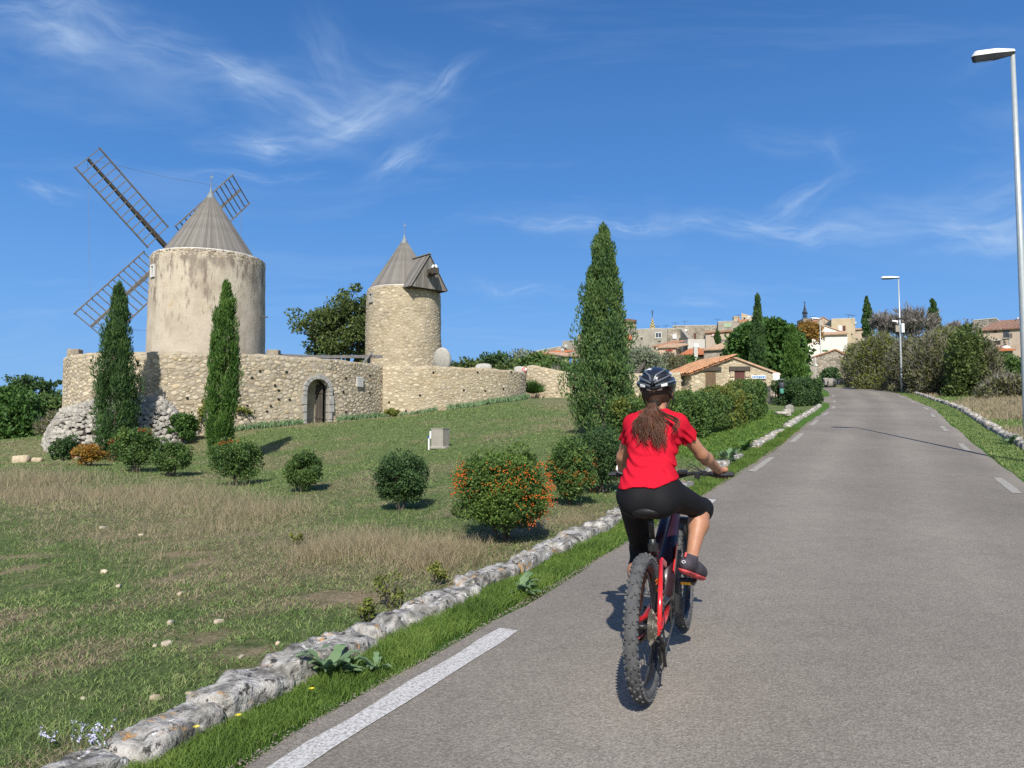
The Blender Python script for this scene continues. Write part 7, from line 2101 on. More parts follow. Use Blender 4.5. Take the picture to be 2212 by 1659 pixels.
def fb(a, b, r_):
    if b > k_h(a) - r_: return True
    z = zb_ + b
    if d0_ - r_ < a < d1_ + r_ and z < zl_t + r_: return True
    if w0_ - r_ < a < w1_ + r_ and z < zl_t + .1: return True
    if (d0_ - .35 < a < d1_ + .35 or w0_ - .35 < a < w1_ + .4) and zl_t - .05 < z < zl_t + .35: return True
    return False
st = dart(Lw, AP.z - zb_, lambda g, q_: g.uniform(.09, .15) if q_ < .25 else g.uniform(.05, .09), 4500, 61, .92, fb)
set_stones(t, shed_frame, st, MT['rubble'], MT['rubble_island'], seed=6, limit=280)
bd = bk.normalized(); sn = Vector((-bd.y, bd.x, 0))
def side_frame(a, b): p = P0 + bd * a; return np.array([p.x, p.y, zb_ + b]), np.array([-bd.x, -bd.y, 0]), np.array([0, 0, 1.]), np.array([sn.x, sn.y, 0])
st = dart(bk.length, ztE - zb_ - .1, lambda g, q_: g.uniform(.06, .12), 1500, 62, .95)
set_stones(t, side_frame, st, MT['rubble'], MT['rubble_island'], seed=7, limit=40)
dr = empty('door'); dr.parent = t
n_ = 6
for k in range(n_):
    w_ = (d1_ - d0_) / n_; MB().box((P0.x + d0_ + w_ * (k + .5), 43.98, (zl_t + zb_ + .2) / 2), (w_ - .012, .08, zl_t - zb_ - .2)).build('plank', MT['wood_brown'], dr)
MB().box((P0.x + (d0_ + d1_) / 2, 43.96, zl_t + .10), (d1_ - d0_ + .62, .22, .24)).build('lintel', MT['wood_dark'], t, .01)
MB().box((P0.x + (w0_ + w1_) / 2, 43.96, zl_t + .11), (w1_ - w0_ + .66, .22, .26)).build('lintel', MT['wood_dark'], t, .01)
MB().box((P0.x + (w0_ + w1_) / 2, 43.99, zl_t - .55), (w1_ - w0_, .08, 1.1)).build('shutter', MT['maroon'], t)
for x in (w0_ - .16, w1_ + .16):
    for k in range(3): MB().box((P0.x + x, 43.95, zl_t - .22 - k * .38), (.26, .14, .34)).build('jamb_stone', MT['rubble'], t, .03)
sg = MB().box((P0.x + V3(at(*z7(1595, 1138), 44)).x - P0.x, 43.92, V3(at(*z7(1595, 1138), 44)).z), (.86, .05, .20)).build('sign_board', MT['white_paint'], None, .004)
tag(sg, 'long white and blue sign board low on the right of the shed front', 'sign')
sgx, sgz = V3(at(*z7(1595, 1138), 44)).x, V3(at(*z7(1595, 1138), 44)).z
rg = random.Random(3); x = sgx - .38
while x < sgx + .36:
    w_ = rg.uniform(.05, .11); MB().box((x + w_ / 2, 43.885, sgz + rg.uniform(-.015, .015)), (w_, .012, rg.uniform(.09, .13))).build('letter', MT['blue'], sg); x += w_ + .03
# barrel tiles of the left slope, rows from eave to ridge
half = []
for i, a in enumerate(np.linspace(0, PI, 7)): half.append((math.cos(a), math.sin(a)))
V = []; F = []
for y_, sc in ((0, 1.0), (1, .82)):
    for r_ in (1.0, .82):
        for (cx_, cz_) in half: V.append((cx_ * r_ * sc * .105, y_ * .42, cz_ * r_ * sc * .075))
n7 = 7
for i in range(6):
    F += [(i, i + 1, 2 * n7 + i + 1, 2 * n7 + i), (n7 + i + 1, n7 + i, 3 * n7 + i, 3 * n7 + i + 1), (i + 1, i, n7 + i, n7 + i + 1)]
F += [(0, 2 * n7, 3 * n7, n7), (n7 - 1, 2 * n7 - 1, 4 * n7 - 1, 3 * n7 - 1)]
tile_me = bpy.data.meshes.new('tile'); tile_me.from_pydata(V, [], F); tile_me.materials.append(MT['tile_piece']); tile_me.update()
rf = empty('roof'); rf.parent = t
apx = AP + Vector((0, 0, .05)); sl = (P0 - AP); sl_len = sl.length; sld = sl.normalized()
eave = P0 + sld * .32 + Vector((0, 0, .05))
nrm = bd.cross(sld); nrm = -nrm if nrm.z < 0 else nrm; nrm.normalize()
MB().prism([eave - bd * .2, apx - bd * .2, apx + bk + bd * .1, eave + bk + bd * .1], -nrm * .08).build('deck', MT['tile'], rf)
rg = random.Random(2); total = (apx - eave).length; ncol = int((bk.length + .3) / .20); nrow = int(total / .33)
upd = (apx - eave).normalized()
for c_ in range(ncol + 1):
    for r in range(nrow + 1):
        o = bpy.data.objects.new('tile', tile_me); COL.objects.link(o); o.parent = rf
        X_ = bd; Y_ = upd; Z_ = nrm
        p = eave - bd * .2 + bd * (.2 * c_ + rg.uniform(-.01, .01)) + upd * (r * .33 + rg.uniform(-.02, .02)) + nrm * (.01 + .02 * (1 - 0) + rg.uniform(0, .01))
        m4 = Matrix.Identity(4)
        for i in range(3): m4[i][0] = X_[i]; m4[i][1] = Y_[i]; m4[i][2] = Z_[i]; m4[i][3] = p[i]
        o.matrix_basis = m4
tiles_sheet(rf, P1 - sld * 0 + (P1 - AP).normalized() * .3 - bd * .12, P1 + (P1 - AP).normalized() * .3 + bk, apx + bk, apx - bd * .12, MT['tile_b'], 'far_slope', .2, .05)

# low walls between mills and shed
LW = [(at(*z5(118, 900), 44.5)[0], 44.5), (at(*z5(200, 900), 44)[0], 44.0), (at(*z5(300, 900), 43.8)[0], 43.8), (at(*z5(520, 900), 43.6)[0], 43.6), (at(*z5(800, 900), 43.8)[0], 43.8), (at(*z5(1160, 900), 44)[0], 44.0), (at(*z5(1420, 900), 44.6)[0], 44.6)]
pw = smooth_path(LW, .16); sw = np.concatenate([[0], np.cumsum(np.hypot(*np.diff(pw, axis=0).T))])
tz = lambda s: np.interp(s, [0, s_path(pw, sw, 1140)[0] + .2, 1.6, 3.1, 6, sw[-1]], [at(*z5(118, 768), 44.5)[2], at(*z5(120, 768), 44.5)[2], at(*z5(220, 800), 44)[2], at(*z5(305, 840), 43.8)[2], at(*z5(600, 838), 43.7)[2], at(*z5(1100, 817), 44)[2]])
enclosure('garden_wall', LW, tz, MT['mortar_warm'], 'low rubble garden wall running from the small mill enclosure to the shed', 71, thick=.45, tries=14000, nz=12,
          rfun=lambda g, t_: g.uniform(.09, .14) if t_ < .15 else g.uniform(.045, .09))
bw = at(*z8(735, 412), 41.5); o, *_ = house('gate_pier', 'squat stone pier beside the litter bin at the end of the long hedge', [(668, 500), (672, 338), (800, 336), (802, 500)], 41, 41, 1.2, 'stone', zf=z8, cat='wall', sink=.4)
# white tilted notice board and bin
p = V3(at(*z8(750, 217), 40.5)); k = 40.5 / FPX / 14.747
t = empty('notice_board', p, label='blank white tilted notice board beside the right end of the shed', cat='sign')
MB().prism([(-52 * k, -.03, 40 * k), (-40 * k, -.03, 62 * k), (54 * k, -.03, 66 * k), (54 * k, -.03, -36 * k), (-38 * k, -.03, -66 * k)], (0, .05, 0)).build('panel', MT['white_paint'], t, .01)
MB().box((30 * k, .05, -1.0), (.07, .07, 2.0)).build('post', MT['iron'], t)
p = V3(at(*z8(840, 480), 39.6)); k = 39.6 / FPX / 14.747
t = empty('litter_bin', p, label='dark round litter bin with a teal bag hanging under it at the hedge gap', cat='bin')
MB().lathe([(36 * k, 95 * k), (46 * k, 120 * k), (46 * k, 170 * k), (38 * k, 185 * k), (.01, 188 * k)], 20).build('bin_body', MT['iron'], t, smooth=True)
MB().lathe([(20 * k, 20 * k), (32 * k, 40 * k), (34 * k, 96 * k)], 14).build('bag', mat('teal_bag', [(.10, .33, .27), (.15, .42, .34)], 9, .5, .4, 20), t, smooth=True)
MB().tube([(0, .12, -.3), (0, .12, 200 * k)], .03, 6).build('post', MT['iron'], t)
MB().lathe([(50 * k, 225 * k), (54 * k, 232 * k), (.01, 240 * k)], 18).tube([(0, .1, 180 * k), (0, .1, 232 * k)], .015, 5).build('cover', MT['steel'], t)
# rocks
for k, (x, y, Y, sx, sz, lb_) in enumerate([(950, 690, 33.5, .42, .38, 'squarish pale boulder on the grass before the short hedge block'), (912, 738, 31.5, .3, .3, 'smaller boulder leaning below the squarish one by the short hedge block'),
                                           (840, 748, 31, .55, .14, 'flat stone slab low beside the boulders at the hedge gap')]):
    p = at(*z8(x, y), Y); o = link('boulder', rock_mesh('boulder', sx, sx * .8, sz, (8, 6, 5), sz * .25, 700 + k, .5, 2 / sx), MT['dry_stone'], None, smooth=True, loc=p); tag(o, lb_, 'boulder')
for k, (x, y, sx, sz, lb_) in enumerate([(1492, 285, 1.0, 1.5, 'pointed white boulder nearest the third street lamp at the bend'), (1575, 300, 1.5, 1.5, 'largest white boulder of the row at the bend'), (1650, 295, 1.1, 1.0, 'low white boulder in the middle of the row at the bend'),
                                           (1715, 285, 1.2, 1.2, 'white boulder right of the middle of the row at the bend'), (1790, 305, 1.2, .9, 'brownish boulder in the row at the bend'), (1850, 315, 1.2, .8, 'brown low boulder at the right end of the row at the bend')]):
    p = at(*z8(x, y), 85 - k * .6); o = link('boulder', rock_mesh('boulder', sx * .55, .6, sz * .62, (7, 6, 6), sz * .16, 720 + k, .5, 2.4), MT['dry_stone'] if k < 4 else MT['rubble'], None, smooth=True, loc=p); tag(o, lb_, 'boulder', 'boulders at the bend')

# ================================================================== street lamps
def lamp(base, H, yaw, label, seed, hs=1.0):
    t = empty('street_lamp', base, label=label, cat='street lamp', group='street lamps along the lane')
    MB().tube([(0, 0, -.3), (0, 0, 1.2), (0, 0, H * .5), (0, 0, H)], [.085, .083, .066, .045], 14).build('pole', MT['steel'], t, smooth=True)
    MB().lathe([(.13, 0), (.13, .03), (.09, .05)], 14).build('base_plate', MT['steel'], t)
    hd = empty('lamp_head', (0, 0, H), (0, 0, yaw)); hd.parent = t; hd.rotation_euler = (-.26, -.05, yaw)
    P_ = [(-.06, -.07), (.42, -.20), (.92, -.17), (.98, -.05), (.98, .05), (.92, .17), (.42, .20), (-.06, .07)]
    P_ = [(x * hs, y * hs) for x, y in P_]
    cv = MB(); n_ = len(P_); V = [(x, y, .045) for x, y in P_] + [(x * .9 + .02, y * .62, .155 if x > .2 else .10) for x, y in P_]
    cv.add(V, [(i, (i + 1) % n_, n_ + (i + 1) % n_, n_ + i) for i in range(n_)] + [tuple(n_ + i for i in range(n_)), tuple(range(n_ - 1, -1, -1))])
    cv.build('cover', MT['white_paint'], hd, .008)
    m = MB(); n_ = len(P_); V = [(x, y, .044) for x, y in P_] + [(x * .93 + .02, y * .8, -.07 if x > .2 else -.02) for x, y in P_]
    m.add(V, [(i, (i + 1) % n_, n_ + (i + 1) % n_, n_ + i) for i in range(n_)] + [tuple(n_ + i for i in range(n_))])
    m.build('housing', MT['iron'], hd)
    MB().box((.66 * hs, 0, -.076), (.4 * hs, .22 * hs, .012)).build('lens', MT['black_glass'], hd)
    return t
road_yaw = PI - math.radians(24)
lamp((10.99, 16.0, g1(10.99, 16)), float(at(1012, 54, 16)[2]) - g1(10.99, 16) + .0, road_yaw, 'tall galvanised street lamp at the right edge, nearest of the lane', 1, .80)
b2 = at(902, 392.6, 57); b2[2] = g1(b2[0], 57)
l2 = lamp(b2, float(at(899.5, 278, 57)[2]) - b2[2], road_yaw, 'second street lamp with small white boxes halfway up its pole', 2, 1.25)
b3 = at(821.5, 384, 100); b3[2] = at(821.5, 384.5, 100)[2]
lamp(b3, float(at(820, 319, 100)[2]) - b3[2], PI, 'farthest street lamp in front of the white house', 3, 1.25)
kk = 57 / FPX / 8.073
def z6p(x, y, Y): return V3(at(*z6(x, y), Y)) - V3(b2)
MB().box(z6p(1232, 428, 56.8), (24 * kk, .16, 74 * kk)).build('cabinet', MT['white_paint'], l2, .01)
MB().box(z6p(1188, 434, 56.8), (28 * kk, .14, 52 * kk)).build('control_box', HM['grey'], l2, .01)
MB().box(z6p(1170, 372, 56.6), (46 * kk, .12, 12 * kk), Matrix.Rotation(.12, 3, 'Y')).box(z6p(1186, 384, 56.8), (8 * kk, .08, 14 * kk)).build('camera', MT['white_paint'], l2)
MB().lathe([(.11, -.06), (.11, .06)], 10, tuple(z6p(1208, 352, 57))).build('clamp', MT['iron'], l2)
# ================================================================== implicit surfaces for bodies and clothes
def smin(a, b, k):
    h = np.clip(.5 + .5 * (b - a) / k, 0, 1)
    return b * (1 - h) + a * h - k * h * (1 - h)
def cap_(P_, a, b, ra, rb, sc=(1, 1, 1), e=1.0):
    """tapered capsule; sc squashes space"""
    s = np.array(sc, float); p = P_ * s; a = np.array(a, float) * s; b = np.array(b, float) * s
    ab = b - a; t = np.clip(((p - a) @ ab) / (ab @ ab + 1e-12), 0, 1)
    r_ = ra + (rb - ra) * t ** e
    return np.linalg.norm(p - a - t[..., None] * ab, axis=-1) - r_
def ell_(P_, c, r, R=None):
    p = P_ - np.array(c, float)
    if R is not None: p = p @ R
    r = np.array(r, float)
    k = np.linalg.norm(p / r, axis=-1)
    return (k - 1) * r.min() * np.clip(k, .6, 1) ** 0
def surface_net(f, lo, hi, h):
    lo = np.array(lo, float); hi = np.array(hi, float)
    n = np.ceil((hi - lo) / h).astype(int) + 1
    g = [lo[i] + h * np.arange(n[i]) for i in range(3)]
    val = np.empty(n)
    YZ = np.stack(np.meshgrid(g[1], g[2], indexing='ij'), -1)
    for i0 in range(0, n[0], 12):
        i1 = min(n[0], i0 + 12)
        P_ = np.empty((i1 - i0, n[1], n[2], 3)); P_[..., 0] = g[0][i0:i1, None, None]; P_[..., 1:] = YZ[None]
        val[i0:i1] = f(P_)
    s = val < 0
    c = [s[a:n[0] - 1 + a, b:n[1] - 1 + b, d:n[2] - 1 + d] for a in (0, 1) for b in (0, 1) for d in (0, 1)]
    cnt = sum(x.astype(int) for x in c); act = (cnt > 0) & (cnt < 8)
    I = np.argwhere(act); idm = -np.ones(act.shape, np.int64); idm[act] = np.arange(len(I))
    acc = np.zeros((len(I), 3)); num = np.zeros(len(I))
    offs = [(a, b, d) for a in (0, 1) for b in (0, 1) for d in (0, 1)]
    for p in offs:
        for ax in range(3):
            if p[ax] == 1: continue
            q = list(p); q[ax] = 1
            v0 = val[I[:, 0] + p[0], I[:, 1] + p[1], I[:, 2] + p[2]]; v1 = val[I[:, 0] + q[0], I[:, 1] + q[1], I[:, 2] + q[2]]
            m = (v0 < 0) != (v1 < 0); t = np.where(m, v0 / (v0 - v1 + 1e-15), 0)
            pos = np.array(p, float)[None] + t[:, None] * (np.array(q) - np.array(p))[None]
            acc += np.where(m[:, None], pos, 0); num += m
    V = lo + h * (I + acc / np.maximum(num, 1)[:, None])
    F = []
    for ax in range(3):
        o1, o2 = [i for i in range(3) if i != ax]
        sl0 = [slice(1, n[i] - 1) for i in range(3)]; sl0[ax] = slice(0, n[ax] - 1)
        sl1 = list(sl0); sl1[ax] = slice(1, n[ax])
        a, b = s[tuple(sl0)], s[tuple(sl1)]
        for inv in (False, True):
            E_ = np.argwhere((a & ~b) if not inv else (~a & b))
            E_ = E_ + np.array([0 if i == ax else 1 for i in range(3)])
            def cid(d1, d2):
                q = E_.copy(); q[:, o1] -= d1; q[:, o2] -= d2
                return idm[q[:, 0], q[:, 1], q[:, 2]]
            quad = np.stack([cid(1, 1), cid(0, 1), cid(0, 0), cid(1, 0)], 1)
            flip = (ax == 1) ^ inv
            F.append(quad[:, ::-1] if flip else quad)
    return V, np.concatenate(F)
def body_mesh(name, f, lo, hi, h, mt, parent, post=None, relax=0):
    V, F = surface_net(f, lo, hi, h)
    F = F[(F >= 0).all(1)]
    for _ in range(relax):
        acc = np.zeros_like(V); cnt = np.zeros(len(V))
        for a, b in ((0, 1), (1, 2), (2, 3), (3, 0)):
            np.add.at(acc, F[:, a], V[F[:, b]]); np.add.at(acc, F[:, b], V[F[:, a]]); np.add.at(cnt, F[:, a], 1); np.add.at(cnt, F[:, b], 1)
        V = V * .4 + .6 * acc / np.maximum(cnt, 1)[:, None]
    if post is not None: V = post(V)
    return link(name, np_mesh(name, V, F), mt, parent, smooth=True)

# ------------------------------------------------------------------ bicycle
MT['tyre'] = mat('dusty_black_rubber', [(.06, .062, .065), (.13, .13, .13)], 14, .9, .3, 60, spec=.3, coord='obj')
MT['rim'] = mat('black_rim', [(.015, .015, .017), (.02, .02, .022)], 6, .35, coord='obj')
MT['frame_red'] = mat('bright_red_paint', [(.62, .018, .02), (.70, .022, .026)], 6, .28, coord='obj', coat=.6, spec=.5)
MT['frame_dark'] = mat('dark_plum_paint', [(.022, .008, .013), (.032, .011, .018)], 6, .38, coord='obj', coat=.12, spec=.35)
MT['black'] = mat('black_anodised', [(.014, .014, .015), (.024, .024, .025)], 12, .38, coord='obj', spec=.5)
MT['chrome'] = mat('brushed_steel_parts', [(.36, .33, .27), (.50, .47, .40)], 14, .35, coord='obj', metallic=.8)
MT['chain'] = mat('chain_steel', [(.14, .13, .11), (.24, .22, .19)], 30, .4, coord='obj', metallic=.7)
MT['orange_p'] = mat('orange_lettering', [(.80, .14, .02), (.85, .18, .03)], 5, .4, coord='obj')
MT['amber'] = mat('amber_reflector', [(.80, .38, .02), (.9, .48, .05)], 5, .2, coord='obj')
MT['grip'] = mat('rubber_grip', [(.03, .03, .032), (.05, .05, .052)], 30, .7, .3, 80, coord='obj')
RC = Vector((.690, 3.90, float(zr(3.90)) + .03))
HEAD = math.radians(90 - 21.4); pitch = math.atan(.05 * math.cos(math.radians(21.4)))
BM = Matrix.Translation(RC) @ Matrix.Rotation(HEAD, 4, 'Z') @ Matrix.Rotation(-pitch, 4, 'Y') @ Matrix.Rotation(math.radians(-1.0), 4, 'X')
bike = empty('mountain_bike', label='red and dark plum full suspension mountain bike with fat knobbly tyres, ridden up the lane', cat='bicycle')
bike.matrix_basis = BM
RW, WBASE = .37, 1.245
def wheel(cx, steer=0, rear=True):
    w = empty('wheel', (cx, 0, RW)); w.parent = bike
    if steer: w.rotation_euler = (0, 0, steer)
    tr = .033
    prof = [(RW - .008 - tr + tr * math.cos(a), tr * 1.02 * math.sin(a)) for a in np.linspace(0, 2 * PI, 17)]
    MB().lathe(prof, 72, axis='y').build('tyre', MT['tyre'], w, smooth=True)
    mb = MB(); rg = random.Random(4)
    n_ = 66
    for i in range(n_):
        for j, (lat, sz) in enumerate([(-62, 1.0), (-30, 1.1), (0, 1.0), (30, 1.1), (62, 1.0)]):
            if (i + j) % 2 and j in (1, 3): continue
            if j == 2 and i % 2: continue
            a = 2 * PI * (i + (.5 if j % 2 else 0)) / n_; la = math.radians(lat)
            rr = RW - .008 - tr + tr * math.cos(la)
            c_ = Vector((rr * math.cos(a), tr * math.sin(la) * 1.02, rr * math.sin(a)))
            nn = Vector((math.cos(la) * math.cos(a), math.sin(la), math.cos(la) * math.sin(a)))
            tt = Vector((-math.sin(a), 0, math.cos(a))); bb = nn.cross(tt)
            m3 = Matrix((tt, bb, nn)).transposed()
            mb.box(c_ + nn * .002, (.017 * sz, .012 * sz, .012), m3, taper=.8)
    o = mb.build('tread_knobs', MT['tyre'], w); tag(o, kind='stuff')
    MB().lathe([(RW - .072, -.019), (RW - .056, -.022), (RW - .060, -.010), (RW - .060, .010), (RW - .056, .022), (RW - .072, .019), (RW - .088, .007), (RW - .088, -.007), (RW - .072, -.019)], 72, axis='y').build('rim', MT['rim'], w, smooth=True)
    MB().lathe([(.012, -.062), (.03, -.05), (.03, -.038), (.016, -.03), (.016, .03), (.03, .038), (.03, .05), (.012, .062)], 18, axis='y').build('hub', MT['black'], w, smooth=True)
    mb = MB()
    for i in range(32):
        a = 2 * PI * i / 32; sd_ = 1 if i % 2 else -1; off = (.5 if (i // 2) % 2 else -.5)
        mb.tube([(.028 * math.cos(a + off * 2.4), sd_ * .043, .028 * math.sin(a + off * 2.4)), ((RW - .085) * math.cos(a), sd_ * .004, (RW - .085) * math.sin(a))], .0011, 4)
    o = mb.build('spokes', MT['chrome'] if False else MT['black'], w)
    rotor = MB()
    ys = .052
    rotor.lathe([(.085, ys), (.102, ys), (.102, ys + .002), (.085, ys + .002), (.085, ys)], 40, axis='y')
    for i in range(6):
        a = i * PI / 3; rotor.beam((.02 * math.cos(a), ys + .001, .02 * math.sin(a)), (.09 * math.cos(a + .4), ys + .001, .09 * math.sin(a + .4)), .002, .01, (0, 1, 0))
    rotor.build('brake_disc', MT['chrome'], w)
    return w
rw = wheel(0.0); fw = wheel(WBASE, .03)
# lettering on the rear rim side, drive side
for k, ch in enumerate('GON'):
    a = math.radians(13 + k * 11); c_, s_ = math.cos(a), math.sin(a); q_ = math.radians(50)
    rc = RW - .008 - .033 - .0335 * math.cos(q_); X_ = Vector((-s_, 0, c_)); Z_ = Vector((-c_ * math.cos(q_), -math.sin(q_), -s_ * math.cos(q_))); Y_ = Z_.cross(X_)
    m4 = Matrix([[X_[i], Y_[i], Z_[i], (rc * c_, -.0345 * math.sin(q_) - .001, rc * s_)[i]] for i in range(3)] + [[0, 0, 0, 1]])
    text('rim_letter', ch, .048, MT['orange_p'], rw, m4, .0008, bold=.002)
BB = Vector((.45, 0, .335)); AX = Vector((0, 0, RW)); ST_T = Vector((.285, 0, .72)); HT_T = Vector((.985, 0, .93)); HT_B = Vector((1.03, 0, .80)); FA = Vector((WBASE, 0, RW))
fr = MB()
fr.tube([BB + Vector((0, 0, .03)), BB.lerp(ST_T, .4), ST_T], [.026, .022, .019], 12)
fr.build('seat_tube', MT['frame_dark'], bike, smooth=True)
MB().tube([BB + Vector((.03, 0, .0)), Vector((.70, 0, .55)), HT_B + Vector((-.03, 0, .02))], [.052, .058, .040], 14).build('down_tube', MT['frame_dark'], bike, smooth=True)
MB().tube([ST_T + Vector((.0, 0, -.08)), Vector((.62, 0, .79)), HT_T + Vector((-.03, 0, -.03))], [.021, .028, .030], 12).build('top_tube', MT['frame_dark'], bike, smooth=True)
MB().tube([HT_B - Vector((-.005, 0, .02)), HT_T + Vector((-.005, 0, .02))], [.034, .030], 14).build('head_tube', MT['frame_dark'], bike, smooth=True)
MB().box(BB + Vector((.01, 0, .0)), (.16, .11, .15)).build('motor', MT['black'], bike, .03)
bx('frame_flash', Vector((.68, -.052, .58)), (.20, .006, .035), MT['frame_red'], bike, rot=Matrix.Rotation(-.72, 3, 'Y'))
for s_ in (-1, 1):
    y = .072 * s_
    MB().tube([BB + Vector((-.03, .045 * s_, .03)), Vector((.25, .055 * s_, .345)), Vector((.06, y, RW - .005)), Vector((.0, y, RW))], [.018, .015, .013, .014], 10).build('chain_stay', MT['frame_red'], bike, smooth=True)
    MB().tube([Vector((.0, y, RW + .005)), Vector((.12, .062 * s_, .53)), Vector((.30, .038 * s_, .645))], [.013, .012, .012], 10).build('seat_stay', MT['frame_red'], bike, smooth=True)
    MB().box((.0, y, RW), (.06, .014, .075)).build('dropout', MT['frame_red'], bike, .008)
    MB().beam((.30, .042 * s_, .645), (.41, .042 * s_, .60), .014, .035).build('rocker', MT['frame_red'], bike, .004)
MB().tube([(.36, 0, .62), (.50, 0, .46)], .018, 12).tube([(.39, 0, .586), (.47, 0, .494)], .028, 12).build('shock', MT['black'], bike, smooth=True)
# seat post and saddle
SAD = Vector((.225, 0, .945))
MB().tube([ST_T + Vector((.01, 0, -.05)), ST_T + Vector((-.012, 0, .05))], .019, 12).tube([ST_T + Vector((-.01, 0, .04)), SAD + Vector((.02, 0, -.05))], .0155, 12).build('seat_post', MT['black'], bike, smooth=True)
MB().lathe([(.024, -.02), (.027, -.02), (.027, .02), (.024, .02)], 14, tuple(ST_T)).box(ST_T + Vector((-.035, 0, 0)), (.03, .02, .03)).build('seat_clamp', MT['black'], bike)
def saddle_f(P_):
    back = cap_(P_, (.145, -.045, .935), (.145, .045, .935), .042, .042, (1, 1, 1.55))
    mid = cap_(P_, (.16, 0, .938), (.40, 0, .945), .056, .019, (1, 1, 1.5))
    return smin(back, mid, .04)
body_mesh('saddle', saddle_f, (.08, -.12, .88), (.45, .12, 1.0), .0065, mat('saddle_leather', [(.008, .008, .009), (.016, .016, .017)], 8, .5, coord='obj', spec=.25), bike)
for s_ in (-1, 1): MB().tube([(.12, .03 * s_, .915), (.16, .022 * s_, .895), (.30, .022 * s_, .90), (.36, .012 * s_, .925)], .0035, 6).build('saddle_rail', MT['black'], bike)
MB().box((.226, 0, .90), (.05, .05, .03)).build('post_head', MT['black'], bike, .006)
text('saddle_mark', 'WTB', .022, MT['white_paint'], bike, Matrix.Translation((.1005, 0, .945)) @ Matrix.Rotation(-PI / 2, 4, 'Z') @ Matrix.Rotation(PI / 2 - .3, 4, 'X'), .0006)
# fork, stem, bar
stv = (HT_T - HT_B).normalized()
MB().box(HT_B + Vector((.008, 0, -.055)), (.05, .19, .045)).build('fork_crown', MT['black'], bike, .012)
for s_ in (-1, 1):
    y = .082 * s_
    MB().tube([HT_B + Vector((.01, y, -.05)), Vector((FA.x - .105, y, .56))], .0175, 12).build('stanchion', MT['black'], bike, smooth=True)
    MB().tube([Vector((FA.x - .115, y, .62)), Vector((FA.x - .03, y * .95, .42)), Vector((FA.x - .01, y * .85, RW - .01))], [.026, .023, .02], 12).build('fork_leg', MT['black'], bike, smooth=True)
MB().tube([Vector((FA.x - .105, .085, .60)), Vector((FA.x - .06, .07, .70)), Vector((FA.x - .055, 0, .735)), Vector((FA.x - .06, -.07, .70)), Vector((FA.x - .105, -.085, .60))], .014, 8).build('fork_arch', MT['black'], bike, smooth=True)
STM = HT_T + stv * .06
BARC = Vector((.965, .0, 1.03))
MB().tube([HT_T, STM], .022, 12).tube([STM - stv * .02, BARC + Vector((.02, 0, -.0))], .021, 10).build('stem', MT['black'], bike, smooth=True)
BARR = .375
# bar swept back to the grips
def barp(t): # t in -1..1
    s_ = abs(t)
    return BARC + Vector((.02 - .085 * max(0, s_ - .12) ** 1.3, t * BARR, .022 * float(sstep(.1, .35, s_)) + .0))
MB().tube([barp(t) for t in np.linspace(-1, 1, 25)], .0125, 10).build('handlebar', MT['black'], bike, smooth=True)
for s_ in (-1, 1):
    MB().tube([barp(s_ * t) for t in (.64, .7, .85, 1.01)], [.0165, .0155, .0155, .0165], 12).build('grip', MT['grip'], bike, smooth=True)
    # flat palm rest of the ergonomic grip
    MB().box(barp(s_ * .93) + Vector((-.025, 0, .0)), (.055, .085, .014)).build('palm_rest', MT['grip'], bike, .006)
    p = barp(s_ * .55)
    MB().box(p, (.03, .02, .035)).tube([p + Vector((.02, 0, -.005)), p + Vector((.055, s_ * .04, -.022)), p + Vector((.055, s_ * .13, -.03))], .006, 6).build('brake_lever', MT['black'], bike)
    MB().box(p + Vector((-.005, -s_ * .045, -.01)), (.04, .035, .035)).tube([p + Vector((0, -s_ * .05, -.02)), p + Vector((-.04, -s_ * .03, -.04))], .005, 6).build('shifter', MT['black'], bike, .006)
    for q_ in range(2): MB().tube([p + Vector((.03, 0, 0)), p + Vector((.10 + .02 * q_, -s_ * .10, .03 + .02 * q_)), Vector((1.06, s_ * .02, 1.0)), Vector((1.04, s_ * .04, .86))], .0028, 6).build('cable', MT['black'], bike)
MB().box(BARC + Vector((-.01, -.07, .03)), (.05, .06, .03)).build('display', MT['black'], bike, .008)
# drivetrain
cs = MB()
for k in range(11):
    r_ = .088 - k * .0062; y = -.030 - k * .0042; m_ = 26; V = []
    cs.lathe([(r_ * .80, y), (r_ * .97, y), (r_ * .97, y - .0016), (r_ * .80, y - .0016), (r_ * .80, y)], 40, axis='y')
    nt_ = int(r_ * 2 * PI / .0127)
    for i in range(nt_): 
        a = 2 * PI * i / nt_; cs.box((r_ * math.cos(a), y - .0008, r_ * math.sin(a)), (.006, .0016, .006), Matrix.Rotation(-a, 3, 'Y'))
    if k % 3 == 0:
        for i in range(5):
            a = 2 * PI * i / 5 + k; cs.beam((.015 * math.cos(a), y, .015 * math.sin(a)), (r_ * .85 * math.cos(a + .5), y, r_ * .85 * math.sin(a + .5)), .0016, .010, (0, 1, 0))
o = cs.build('cassette', MT['chrome'], rw)
cr = MB(); r_ = .074
cr.lathe([(r_ * .75, -.060), (r_, -.060), (r_, -.063), (r_ * .75, -.063), (r_ * .75, -.060)], 40, axis='y')
for i in range(34): a = 2 * PI * i / 34; cr.box((r_ * math.cos(a), -.0615, r_ * math.sin(a)), (.007, .003, .007), Matrix.Rotation(-a, 3, 'Y'))
o = cr.build('chainring', MT['black'], bike); o.location = BB
